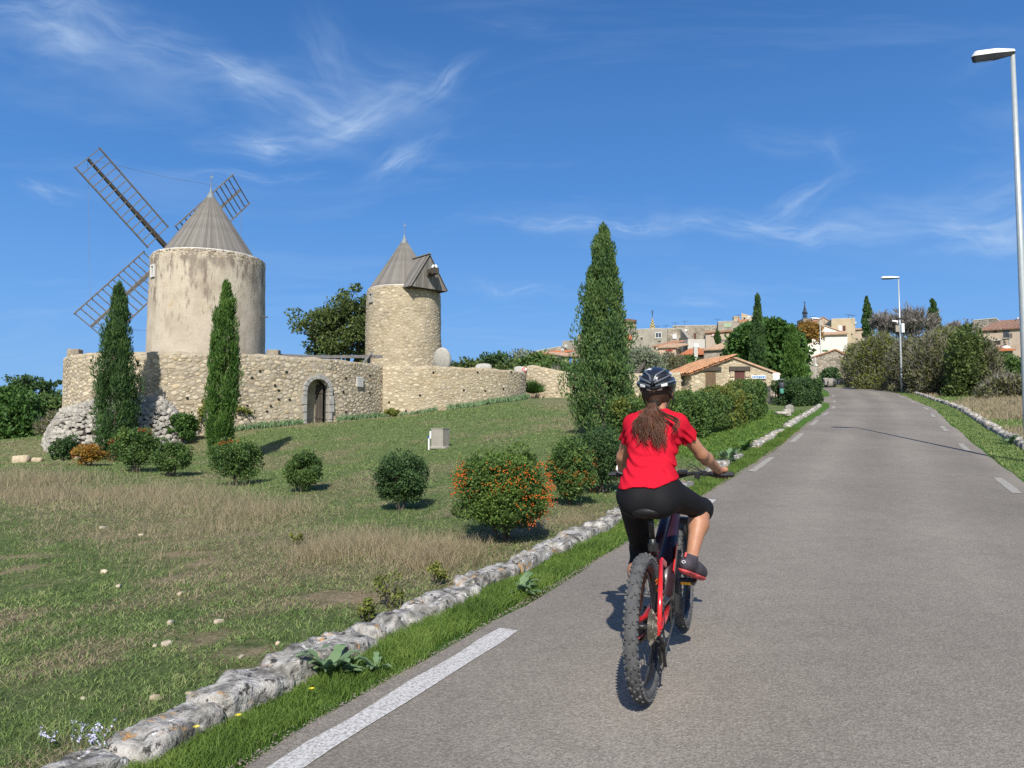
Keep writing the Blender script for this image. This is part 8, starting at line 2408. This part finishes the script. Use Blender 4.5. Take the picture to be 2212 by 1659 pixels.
def crank(sd_, ang):
    y = .085 * sd_; e = Vector((-math.cos(ang) * -.165, 0, math.sin(ang) * .165)); e = Vector((.165 * math.cos(ang), 0, .165 * math.sin(ang)))
    MB().beam(BB + Vector((0, y, 0)) - e * .08, BB + e * 1.06 + Vector((0, y + sd_ * .006, 0)), .016, .030, (0, 1, 0), taper=.85).build('crank', MT['black'], bike, .005)
    c_ = BB + e + Vector((0, y + sd_ * .062, 0))
    p = empty('pedal', c_); p.parent = bike
    b = MB(); b.tube([(0, -sd_ * .055, 0), (0, sd_ * .05, 0)], .008, 8)
    for x in (-.046, .046): b.box((x, 0, 0), (.012, .098, .016))
    for yy in (-.045, 0, .045): b.box((0, yy, 0), (.095, .008, .014))
    b.build('pedal_body', MT['black'], p)
    for x in (-.054, .054): bx('reflector', (x, 0, 0), (.005, .055, .014), MT['amber'], p)
    return c_
PR = crank(-1, math.radians(80)); PL = crank(1, math.radians(80) + PI)
# derailleur and chain
MB().box((-.015, -.088, RW - .045), (.035, .02, .05)).tube([(-.01, -.088, RW - .03), (-.02, -.100, RW - .075), (.0, -.075, RW - .10)], [.012, .014, .011], 8).build('derailleur', MT['black'], bike, smooth=True)
cage = MB()
for (x, z) in ((.005, RW - .10), (.055, RW - .205)):
    cage.lathe([(.006, -.078), (.019, -.077), (.019, -.071), (.006, -.070)], 14, (x, 0, z), axis='y')
cage.beam((.005, -.081, RW - .09), (.058, -.081, RW - .215), .003, .026, (0, 1, 0)).beam((.005, -.067, RW - .10), (.058, -.067, RW - .205), .003, .02, (0, 1, 0))
cage.build('derailleur_cage', MT['black'], bike)
loop = []
def arc(c, r_, a0, a1, n_, y0, y1):
    return [Vector((c[0] + r_ * math.cos(a), y0 + (y1 - y0) * i / (n_ - 1), c[1] + r_ * math.sin(a))) for i, a in enumerate(np.linspace(a0, a1, n_))]
loop += arc((BB.x, BB.z), .075, math.radians(95), math.radians(-85), 10, -.061, -.061)
loop += [Vector((.20, -.066, .20))] + arc((.055, RW - .205), .021, math.radians(-80), math.radians(-250), 6, -.074, -.074)
loop += arc((.005, RW - .10), .021, math.radians(-60), math.radians(60), 4, -.074, -.072)
loop += arc((0, RW), .062, math.radians(-100), math.radians(-265), 10, -.055, -.050)
MB().tube(loop, .0042, 6, closed=True).build('chain', MT['chain'], bike)
MB().tube([(.02, -.09, RW - .02), (-.03, -.105, RW + .04), (.06, -.085, RW + .10), (.28, -.05, .40)], .0025, 6).build('cable', MT['black'], bike)

# ------------------------------------------------------------------ rider
MT['skin'] = mat('tanned_skin', [(.33, .155, .09), (.40, .195, .115), (.44, .225, .135)], 9, .48, .08, 60, coord='obj', spec=.4)
MT['shirt'] = mat('red_sport_shirt', [(.47, .010, .026), (.56, .014, .034)], 60, .95, .3, 160, coord='obj', spec=.05, bdist=.002)
MT['tights'] = mat('black_leggings', [(.007, .007, .009), (.012, .012, .014)], 6, .75, .1, 60, coord='obj', spec=.18)
MT['shoe'] = mat('dark_grey_shoe', [(.04, .035, .045), (.07, .06, .075)], 20, .7, .3, 60, coord='obj')
MT['shoe_pink'] = mat('coral_shoe_panel', [(.55, .07, .08), (.62, .10, .11)], 20, .6, coord='obj')
MT['hair'] = mat('wavy_brown_hair', [(.060, .022, .010), (.090, .036, .016)], 10, .5, coord='obj', spec=.5, rand=[(.6, .6, .6), (.9, .9, .85), (1.2, 1.15, 1.05), (.8, .75, .7), (2.1, 1.8, 1.4)], island=True)
MT['helmet'] = mat('black_helmet_shell', [(.012, .014, .02), (.02, .022, .03)], 6, .25, coord='obj', coat=.5, spec=.5)
MT['helmet_g'] = mat('grey_helmet_ribs', [(.085, .10, .13), (.11, .13, .16)], 6, .35, coord='obj', spec=.5)
MT['vent_black'] = mat('helmet_vent_black', [(.01, .01, .011)], 6, .9, coord='obj')
MT['lime'] = mat('lime_strap', [(.35, .55, .03)], 6, .5, coord='obj')
HIP = {1: Vector((.27, .095, 1.0)), -1: Vector((.27, -.095, 1.01))}
KNEE = {-1: Vector((.62, -.225, .885)), 1: Vector((.545, .125, .660))}
ANK = {-1: Vector((.385, -.190, .650)), 1: Vector((.315, .13, .285))}
TOE = {-1: Vector((.505, -.215, .545)), 1: Vector((.49, .15, .215))}
HEEL = {-1: Vector((.325, -.165, .615)), 1: Vector((.275, .125, .245))}
SH = {1: Vector((.46, .122, 1.385)), -1: Vector((.46, -.130, 1.385))}
ELB = {1: Vector((.565, .215, 1.190)), -1: Vector((.58, -.240, 1.200))}
GR = {s_: barp(s_ * .82) for s_ in (1, -1)}
WR = {s_: GR[s_] + Vector((-.055, -s_ * .01, .032)) for s_ in (1, -1)}
NECK = Vector((.480, -.004, 1.435)); HEADC = Vector((.555, -.008, 1.565))
t3 = lambda v: (v.x, v.y, v.z)
def legs_sdf(P_, g=0.0, lo=False):
    d = None
    for s_ in (1, -1):
        th = cap_(P_, t3(HIP[s_]), t3(KNEE[s_]), .088 + g, .052 + g)
        d = th if d is None else smin(d, th, .03)
        knee = cap_(P_, t3(KNEE[s_]), t3(KNEE[s_] + Vector((.004, 0, -.012))), .053 + g, .05 + g); d = smin(d, knee, .03)
        mid = KNEE[s_].lerp(ANK[s_], .32) + Vector((-.018, 0, 0))
        d = smin(d, cap_(P_, t3(KNEE[s_]), t3(mid), .047 + g, .054 + g), .03)
        d = smin(d, cap_(P_, t3(mid), t3(ANK[s_]), .054 + g, .031 + g, e=.75), .03)
    return d
def pelvis_sdf(P_, g=0.0):
    d = cap_(P_, (.235, -.058, 1.005), (.235, .058, 1.005), .097 + g, .097 + g, (1, 1, .95))
    for s_ in (1, -1): d = smin(d, cap_(P_, (.185, s_ * .056, .985), (.20, s_ * .056, 1.0), .090 + g, .090 + g), .05)
    d = smin(d, cap_(P_, (.27, -.046, 1.08), (.27, .046, 1.08), .084 + g, .084 + g), .06)
    return d
def torso_sdf(P_, g=0.0):
    d = cap_(P_, (.285, -.044, 1.10), (.285, .044, 1.10), .083 + g, .085 + g)
    d = smin(d, cap_(P_, (.335, -.040, 1.20), (.335, .040, 1.20), .082 + g, .082 + g), .06)
    d = smin(d, cap_(P_, (.40, -.058, 1.30), (.40, .058, 1.30), .088 + g, .088 + g), .06)
    d = smin(d, cap_(P_, (.44, -.080, 1.365), (.44, .080, 1.365), .074 + g, .074 + g), .05)
    for s_ in (1, -1): d = smin(d, cap_(P_, t3(SH[s_] + Vector((0, -s_ * .03, 0))), t3(SH[s_]), .050 + g, .048 + g), .03)
    d = smin(d, cap_(P_, (.458, 0, 1.385), t3(NECK), .080 + g, .050 + g, (1, .75, 1)), .05)
    return d
def arms_sdf(P_, g=0.0, hands=True):
    d = None
    for s_ in (1, -1):
        up = cap_(P_, t3(SH[s_]), t3(ELB[s_]), .044 + g, .034 + g)
        m = ELB[s_].lerp(WR[s_], .28)
        fo = smin(cap_(P_, t3(ELB[s_]), t3(m), .034 + g, .0365 + g), cap_(P_, t3(m), t3(WR[s_]), .0365 + g, .0225 + g), .02)
        u = smin(up, fo, .02)
        d = u if d is None else np.minimum(d, u)
    return d
def hands_sdf(P_):
    d = None
    for s_ in (1, -1):
        bar_dir = (barp(s_ * .95) - barp(s_ * .70)).normalized()       # outward along the grip
        g_ = GR[s_]; fwd = Vector((1, 0, 0)); up_ = Vector((0, 0, 1))
        palm_a = WR[s_] + Vector((.010, 0, -.004)); palm_b = g_ + Vector((-.004, 0, .028))
        pal = smin(cap_(P_, t3(palm_a), t3(palm_b - bar_dir * .022), .021, .0165), cap_(P_, t3(palm_a), t3(palm_b + bar_dir * .026), .021, .0155), .02)
        pal = smin(pal, cap_(P_, t3(palm_b - bar_dir * .03), t3(palm_b + bar_dir * .03), .014, .014), .014)
        for k, (o_, L) in enumerate([(-.034, .95), (-.011, 1.05), (.012, 1.0), (.034, .82)]):
            base = g_ + bar_dir * o_ + Vector((.004, 0, .027))
            k1 = g_ + bar_dir * o_ + Vector((.032 * L, 0, .016)); k2 = g_ + bar_dir * o_ + Vector((.030 * L, 0, -.014)); k3 = g_ + bar_dir * o_ + Vector((.006, 0, -.026))
            f = cap_(P_, t3(base), t3(k1), .0100, .0090)
            f = smin(f, cap_(P_, t3(k1), t3(k2), .0090, .0083), .004); f = smin(f, cap_(P_, t3(k2), t3(k3), .0083, .0074), .004)
            pal = smin(pal, f, .004)
        tb = palm_a.lerp(palm_b, .45) - bar_dir * .022; t1 = g_ - bar_dir * .052 + Vector((.0, 0, .012)); t2 = g_ - bar_dir * .058 + Vector((.022, 0, -.014))
        th = smin(cap_(P_, t3(tb), t3(t1), .0125, .0105), cap_(P_, t3(t1), t3(t2), .0105, .0085), .005)
        pal = smin(pal, th, .008)
        d = pal if d is None else np.minimum(d, pal)
    return d
def head_sdf(P_):
    d = ell_(P_, t3(HEADC + Vector((-.005, 0, .015))), (.096, .076, .098))
    d = smin(d, ell_(P_, t3(HEADC + Vector((.045, 0, -.05))), (.058, .056, .072)), .03)      # face and jaw
    d = smin(d, cap_(P_, t3(HEADC + Vector((.098, 0, -.02))), t3(HEADC + Vector((.112, 0, -.048))), .010, .013), .012)   # nose
    d = smin(d, cap_(P_, t3(HEADC + Vector((.095, -.018, -.082))), t3(HEADC + Vector((.095, .018, -.082))), .009, .009), .008)  # lips
    d = smin(d, cap_(P_, t3(HEADC + Vector((.085, -.012, -.112))), t3(HEADC + Vector((.085, .012, -.112))), .018, .018), .02)
    for s_ in (1, -1):
        d = np.maximum(d, -ell_(P_, t3(HEADC + Vector((.104, .031 * s_, -.012))), (.014, .016, .010)))
        d = smin(d, ell_(P_, t3(HEADC + Vector((.090, .030 * s_, -.012))), (.013, .013, .012)), .004)
        d = smin(d, cap_(P_, t3(HEADC + Vector((.004, .074 * s_, -.038))), t3(HEADC + Vector((-.008, .084 * s_, -.008))), .010, .014, (1.0, 1.5, 1)), .008)   # ear
    d = smin(d, cap_(P_, t3(NECK + Vector((.0, 0, -.02))), t3(HEADC + Vector((-.022, 0, -.05))), .054, .050), .03)
    return d
def body_f(P_):
    d = smin(smin(torso_sdf(P_, -.006), pelvis_sdf(P_, -.006), .04), legs_sdf(P_, 0), .03)
    d = smin(d, arms_sdf(P_), .015)
    d = smin(d, head_sdf(P_), .02)
    # feet inside the shoes
    for s_ in (1, -1): d = smin(d, cap_(P_, t3(ANK[s_]), t3(ANK[s_].lerp(TOE[s_], .5) - Vector((0, 0, .01))), .030, .022), .02)
    return smin(d, hands_sdf(P_), .010)
rider = empty('person', label='woman cyclist seen from behind in red t-shirt, black calf length leggings and helmet, brown ponytail', cat='person')
rider.matrix_basis = BM
body_mesh('body', body_f, (.10, -.44, .16), (1.08, .44, 1.74), .0072, MT['skin'], rider)
def shirt_f(P_):
    d = smin(torso_sdf(P_, .008), pelvis_sdf(P_, .011), .05)
    slv = None
    for s_ in (1, -1):
        ax = (ELB[s_] - SH[s_]).normalized(); e = SH[s_] + ax * .16
        c = cap_(P_, t3(SH[s_]), t3(e), .053, .052)
        c = np.maximum(c, (P_ - np.array(t3(SH[s_]))) @ np.array(t3(ax)) - .125)
        slv = c if slv is None else np.minimum(slv, c)
    d = smin(d, slv, .022)
    # folds: diagonal creases at the waist and around the arm pits
    x, y, z = P_[..., 0], P_[..., 1], P_[..., 2]
    w = np.exp(-((z - 1.17) / .085) ** 2)
    d = d + .0075 * w * np.sin((z * 1.0 - y * .55 + .03 * np.sin(y * 22)) * 105) * (.4 + .6 * np.abs(np.sin(y * 14 + z * 6)))
    w2_ = np.exp(-((z - 1.30) / .06) ** 2) * np.clip((np.abs(y) - .06) / .1, 0, 1)
    d = d + .006 * w2_ * np.sin((z + np.abs(y) * 1.2) * 120)
    d = d + .0012 * np.sin(x * 60 + z * 31) * np.sin(y * 47 + z * 50)
    hem = 1.075 + .10 * (x - .25) - .012 * np.sign(y) * np.clip(np.abs(y) / .1, 0, 1) + .008 * np.sin(y * 30)
    d = np.maximum(d, hem - z)
    # neckline
    d = np.maximum(d, -(np.linalg.norm((P_ - np.array([.51, 0, 1.475])) * np.array([1, .95, 1]), axis=-1) - .078))
    return d
body_mesh('shirt', shirt_f, (.08, -.34, 1.0), (.66, .34, 1.52), .005, MT['shirt'], rider, relax=3)
def tights_f(P_):
    d = smin(pelvis_sdf(P_, .002), legs_sdf(P_, .004), .045)
    d = smin(d, torso_sdf(P_, -.004), .03)
    z = P_[..., 2]
    d = np.maximum(d, z - 1.12)
    for s_, cut in ((1, .24), (-1, .13)):
        ax = (ANK[s_] - KNEE[s_]).normalized(); L_ = (ANK[s_] - KNEE[s_]).length
        q_ = (P_ - np.array(t3(KNEE[s_]))) @ np.array(t3(ax)) - cut * L_ - .01
        bis = ((ANK[s_] - KNEE[s_]).normalized() - (HIP[s_] - KNEE[s_]).normalized()).normalized()
        cutd = np.minimum(q_, (P_ - np.array(t3(KNEE[s_]))) @ np.array(t3(bis)))
        d = np.where(P_[..., 1] * s_ > 0, np.maximum(d, cutd), d)
    # small wrinkles behind the knees
    for s_ in (1, -1):
        r_ = np.linalg.norm(P_ - np.array(t3(KNEE[s_])), axis=-1)
        d = d + .0022 * np.exp(-(r_ / .09) ** 2) * np.sin(P_[..., 2] * 330)
    return d
body_mesh('leggings', tights_f, (.06, -.34, .50), (.74, .28, 1.15), .0058, MT['tights'], rider, relax=3)
for s_ in (1, -1):
    A, T2, Hl = ANK[s_], TOE[s_], HEEL[s_]
    fd = (T2 - Hl).normalized(); upv = (A - (Hl.lerp(T2, .3))).normalized(); upv = (upv - fd * upv.dot(fd)).normalized()
    def shoe_f(P_):
        d = cap_(P_, t3(Hl + upv * .012), t3(T2 + upv * .004), .038, .034)
        d = smin(d, cap_(P_, t3(Hl + upv * .02 + fd * .02), t3(A + upv * .0), .036, .037), .025)
        d = smin(d, cap_(P_, t3(Hl + fd * .12 + upv * .01), t3(T2 + fd * .01), .045, .036), .02)
        sole = (P_ - np.array(t3(Hl))) @ np.array(t3(upv)) + .028
        d = np.maximum(d, -sole)
        top = (P_ - np.array(t3(A))) @ np.array(t3(upv)) - .016
        return np.maximum(d, top)
    mn = [min(A[i], T2[i], Hl[i]) - .08 for i in range(3)]; mx_ = [max(A[i], T2[i], Hl[i]) + .08 for i in range(3)]
    sh = body_mesh('shoe', shoe_f, mn, mx_, .006, MT['shoe'], rider)
    def sole_f(P_):
        d = cap_(P_, t3(Hl), t3(T2), .044, .042)
        d = smin(d, cap_(P_, t3(Hl + fd * .12), t3(T2 + fd * .01), .050, .042), .02)
        q_ = (P_ - np.array(t3(Hl))) @ np.array(t3(upv))
        return np.maximum(np.maximum(d, q_ + .020), -(q_ + .042))
    body_mesh('sole', sole_f, mn, mx_, .006, MT['shoe_pink'], sh)
    def toe_f(P_):
        d = cap_(P_, t3(T2 - fd * .02), t3(T2 + fd * .01), .0375, .0365)
        return np.maximum(d, -((P_ - np.array(t3(Hl))) @ np.array(t3(upv)) + .026))
    body_mesh('toe_cap', toe_f, mn, mx_, .006, MT['shoe_pink'], sh)
    side = fd.cross(upv).normalized()
    if side.y * s_ < 0: side = -side
    MB().tube([Hl + upv * .045 - fd * .036 + side * .001, Hl + upv * .07 - fd * .034], .006, 6).build('heel_tab', MT['shoe_pink'], sh)
    b = MB()
    c0 = Hl - fd * .0375 + upv * .018
    b.tube([c0 + side * (.010 * math.cos(a)) + upv * (.007 * math.sin(a)) for a in np.linspace(0, 2 * PI, 11)[:-1]], .0018, 5, closed=True)
    b.build('heel_mark', MT['white_paint'], sh)
# wristband on the left wrist
ax = (WR[1] - ELB[1]).normalized(); c0 = WR[1] - ax * .035
x_ = Vector((0, 0, 1)).cross(ax).normalized(); y_ = ax.cross(x_)
MB().tube([c0 + (x_ * math.cos(a) + y_ * math.sin(a)) * .031 for a in np.linspace(0, 2 * PI, 25)[:-1]], .0055, 8, closed=True).build('bracelet', MT['white_paint'], rider, smooth=True)
# helmet
HC = HEADC + Vector((-.010, 0, .045)); HR = np.array([.138, .106, .100])
tiltm = Matrix.Rotation(math.radians(6), 3, 'Y')
TR = np.array(tiltm)
def helm_local(P_): return (P_ - np.array(t3(HC))) @ TR
def helmet_f(P_):
    p = helm_local(P_); k = np.linalg.norm(p / HR, axis=-1)
    outer = (k - 1) * .10
    inner = (np.linalg.norm(p / (HR - .024), axis=-1) - 1) * .085
    d = np.maximum(outer, -inner)
    x, y, z = p[..., 0], p[..., 1], p[..., 2]
    d = np.maximum(d, -(z + .028 + .018 * np.cos(x * 14) - .012 * (x < -.05)))   # lower edge
    # vents: long slots running front to back between ribs, converging to a V at the rear
    phi = np.arctan2(y, z + .05); u_ = x / .138
    for (c0_, w_, x0, x1, dr_) in [(0, .115, -.30, .62, 0), (.36, .10, -.42, .60, .0), (-.36, .10, -.42, .60, 0), (.72, .10, -.55, .55, 0), (-.72, .10, -.55, .55, 0)]:
        slot = np.maximum(np.abs(phi - c0_) / w_ - 1, np.maximum(x0 - u_, u_ - x1) * 4)
        d = np.maximum(d, -slot * .04)
    return d
body_mesh('helmet', helmet_f, (HC.x - .16, -.125, HC.z - .09), (HC.x + .16, .125, HC.z + .12), .0042, MT['helmet'], rider)
hel = [o for o in rider.children if o.name.startswith('helmet')][0]
def on_helm(az_, el_, off=0):
    """point on the helmet shell, az 0 = straight back, positive to the left"""
    d_ = np.array([-math.cos(az_) * math.cos(el_), math.sin(az_) * math.cos(el_), math.sin(el_)])
    p = d_ * (HR + off); return HC + V3(TR @ p), V3(TR @ (d_ / HR)).normalized()
def strip(name, pts, w0, w1, mt, th=.008, off=.001):
    """raised rib laid on the helmet along (az, el) degrees"""
    V = []; F = []; ps = []
    P_ = np.array(pts, float); t = np.linspace(0, len(P_) - 1, 4 * (len(P_) - 1) + 1)
    q = np.stack([np.interp(t, np.arange(len(P_)), P_[:, i]) for i in (0, 1)], 1)
    ctr = [on_helm(math.radians(a), math.radians(b), off) for a, b in q]
    for i, (p, n_) in enumerate(ctr):
        tg = (ctr[min(i + 1, len(ctr) - 1)][0] - ctr[max(i - 1, 0)][0]).normalized(); sd_ = n_.cross(tg).normalized()
        w = w0 + (w1 - w0) * i / (len(ctr) - 1)
        V += [p - sd_ * w / 2, p - sd_ * w * .35 + n_ * th, p + sd_ * w * .35 + n_ * th, p + sd_ * w / 2]
    for i in range(len(ctr) - 1):
        for j in range(3): F.append((4 * i + j, 4 * i + j + 1, 4 * i + 4 + j + 1, 4 * i + 4 + j))
    F += [(0, 1, 2, 3), tuple(4 * (len(ctr) - 1) + k for k in (3, 2, 1, 0))]
    me = bpy.data.meshes.new(name); me.from_pydata([tuple(v) for v in V], [], F); me.update()
    return link(name, me, mt, hel)
# black strips on the shell painted as the rear vents' shade, then the grey ribs framing them
for s_ in (1, -1):
    for k, pts in enumerate([[(s_ * 14, 24), (s_ * 30, 33), (s_ * 46, 38)], [(s_ * 16, 9), (s_ * 32, 15), (s_ * 50, 20)], [(s_ * 20, -5), (s_ * 36, -1), (s_ * 52, 4)]]):
        strip('vent_strip', pts, .010, .022, MT['vent_black'], .0015, .0008)
    strip('rib', [(s_ * 4, 2), (s_ * 10, 20), (s_ * 24, 30), (s_ * 50, 47)], .013, .010, MT['helmet_g'])
    strip('rib', [(s_ * 5, -4), (s_ * 20, 4), (s_ * 40, 14), (s_ * 66, 28)], .012, .010, MT['helmet_g'])
    strip('rib', [(s_ * 8, -14), (s_ * 28, -6), (s_ * 52, 0), (s_ * 74, 8)], .010, .012, MT['helmet_g'])
    strip('reflector', [(s_ * 24, -13), (s_ * 42, -8)], .017, .020, MT['white_paint'], .005, .006)
strip('rib', [(0, 26), (0, -12)], .020, .008, MT['helmet'], .010)
strip('rim_band', [(-80, 4), (-50, -10), (-20, -18), (0, -19), (20, -18), (50, -10), (80, 4)], .012, .012, MT['helmet'], .010)
def helm_text(s, az_, el_, size, roll=0):
    p, n_ = on_helm(math.radians(az_), math.radians(el_), .002)
    z = n_; x = Vector((0, 0, 1)).cross(z).normalized(); y = z.cross(x)
    m4 = Matrix.Identity(4)
    for i in range(3): m4[i][0] = x[i]; m4[i][1] = y[i]; m4[i][2] = z[i]; m4[i][3] = p[i]
    return text('helmet_lettering', s, size, MT['white_paint'], hel, m4 @ Matrix.Rotation(roll, 4, 'Z'), .001, bold=.0012)
helm_text('Jan', 24, 52, .030, -.15); helm_text('Jan', -74, 34, .030, .2)
strip('retention_ring', [(-34, -27), (-16, -36), (0, -39), (16, -36), (34, -27)], .012, .012, MT['white_paint'], .004, -.022)
strip('lime_band', [(-26, -20), (0, -25), (26, -20)], .010, .010, MT['lime'], .003, -.02)
for s_ in (1, -1):
    MB().tube([HC + Vector((.03, s_ * .086, -.045)), HEADC + Vector((.03, s_ * .082, -.06)), HEADC + Vector((.055, s_ * .055, -.125))], .004, 5).build('strap', MT['black'], hel)
    MB().tube([HC + Vector((-.06, s_ * .080, -.045)), HEADC + Vector((.02, s_ * .085, -.055))], .004, 5).build('strap', MT['black'], hel)
# hair: cap at the nape, ponytail of wavy locks
def haircap_f(P_):
    d = ell_(P_, t3(HEADC + Vector((-.012, 0, .010))), (.100, .083, .104))
    d = smin(d, cap_(P_, t3(HEADC + Vector((-.070, 0, -.035))), t3(HEADC + Vector((-.090, 0, -.075))), .034, .024), .03)
    x = P_[..., 0] - HEADC.x
    d = np.maximum(d, x - .03); d = np.maximum(d, (HEADC.z - .105) - P_[..., 2] + np.clip(x + .05, 0, 1) * 1.1)
    d = d + .0014 * np.sin(P_[..., 1] * 420 + P_[..., 2] * 60)
    return d
body_mesh('hair', haircap_f, (HEADC.x - .16, -.11, HEADC.z - .16), (HEADC.x + .06, .11, HEADC.z + .13), .0055, mat('brown_hair_cap', [(.035, .017, .010), (.06, .03, .017)], 30, .45, .4, 120, coord='obj', mscale=(1, 1, .2)), rider)
hairo = [o for o in rider.children if o.name.startswith('hair')][0]
root_p = HEADC + Vector((-.108, 0, -.060))
MB().lathe([(.016, -.010), (.022, -.010), (.022, .010), (.016, .010)], 12, tuple(root_p), axis='z').build('hair_tie', MT['black'], hairo)
rg = random.Random(21); mb = MB()
locks = [(rg.uniform(0, 2 * PI), rg.uniform(.15, .27), rg.gauss(.0, .036), rg.uniform(.009, .018), rg.uniform(0, 6.28), rg.uniform(8, 14)) for _ in range(22)]
for k in range(520):
    la, lL, lsp, lamp_, lph, lfq = locks[k % 22]
    lsp += rg.gauss(0, .0045); a = la + rg.gauss(0, .6); r0_ = .018 * math.sqrt(rg.random())
    L = lL * rg.uniform(.85, 1.08); amp = lamp_ * rg.uniform(.8, 1.15); ph = lph + rg.gauss(0, .25); tw = rg.gauss(0, .0038)
    pts = []; n_ = 15
    for i in range(n_):
        t = i / (n_ - 1)
        fan = float(sstep(0, .75, t))
        zz = root_p.z - t * L * .95
        backx = np.interp(zz, [1.15, 1.25, 1.35, 1.47], [.215, .270, .315, .385]) - .012
        bx_ = min(root_p.x - .030 * fan + .014 * math.cos(a) * (1 - t), backx - .006 - r0_ * .8 - .012 * fan)
        wv = amp * t ** .7
        pts.append((bx_ + .7 * wv * math.cos(ph + t * lfq) + tw * t, root_p.y + r0_ * math.sin(a) * (1 + .6 * t) + (lsp - .008) * fan * 1.1 + wv * math.sin(ph + t * lfq) + tw, zz + .4 * wv * math.cos(1.7 * ph + t * lfq)))
    w_ = rg.uniform(.0012, .0022)
    mb.tube(pts, [w_ * (1 - .7 * (i / (n_ - 1)) ** 2) for i in range(n_)], 5, cap=False)
for k in range(9):   # loose flyaway strands across the shoulders
    a = rg.choice([-1, -1, 1]) * rg.uniform(.04, .085); L = rg.uniform(.07, .16); ph = rg.uniform(0, 6)
    pts = []
    for i in range(10):
        t = i / 9; yy = a * t ** .7; zz = root_p.z - .045 - L * t - .035 * math.sin(t * PI) * -1
        backx = np.interp(zz, [1.20, 1.30, 1.40, 1.50], [.235, .295, .345, .42]) - .025
        pts.append((min(root_p.x - .01, backx) + .006 * math.sin(ph + t * 9), yy + .012 * math.sin(ph + t * 11), zz + .010 * math.sin(ph * 2 + t * 8)))
    mb.tube(pts, .0011, 4, cap=False)
pt_ = mb.build('ponytail', MT['hair'], hairo, smooth=True)
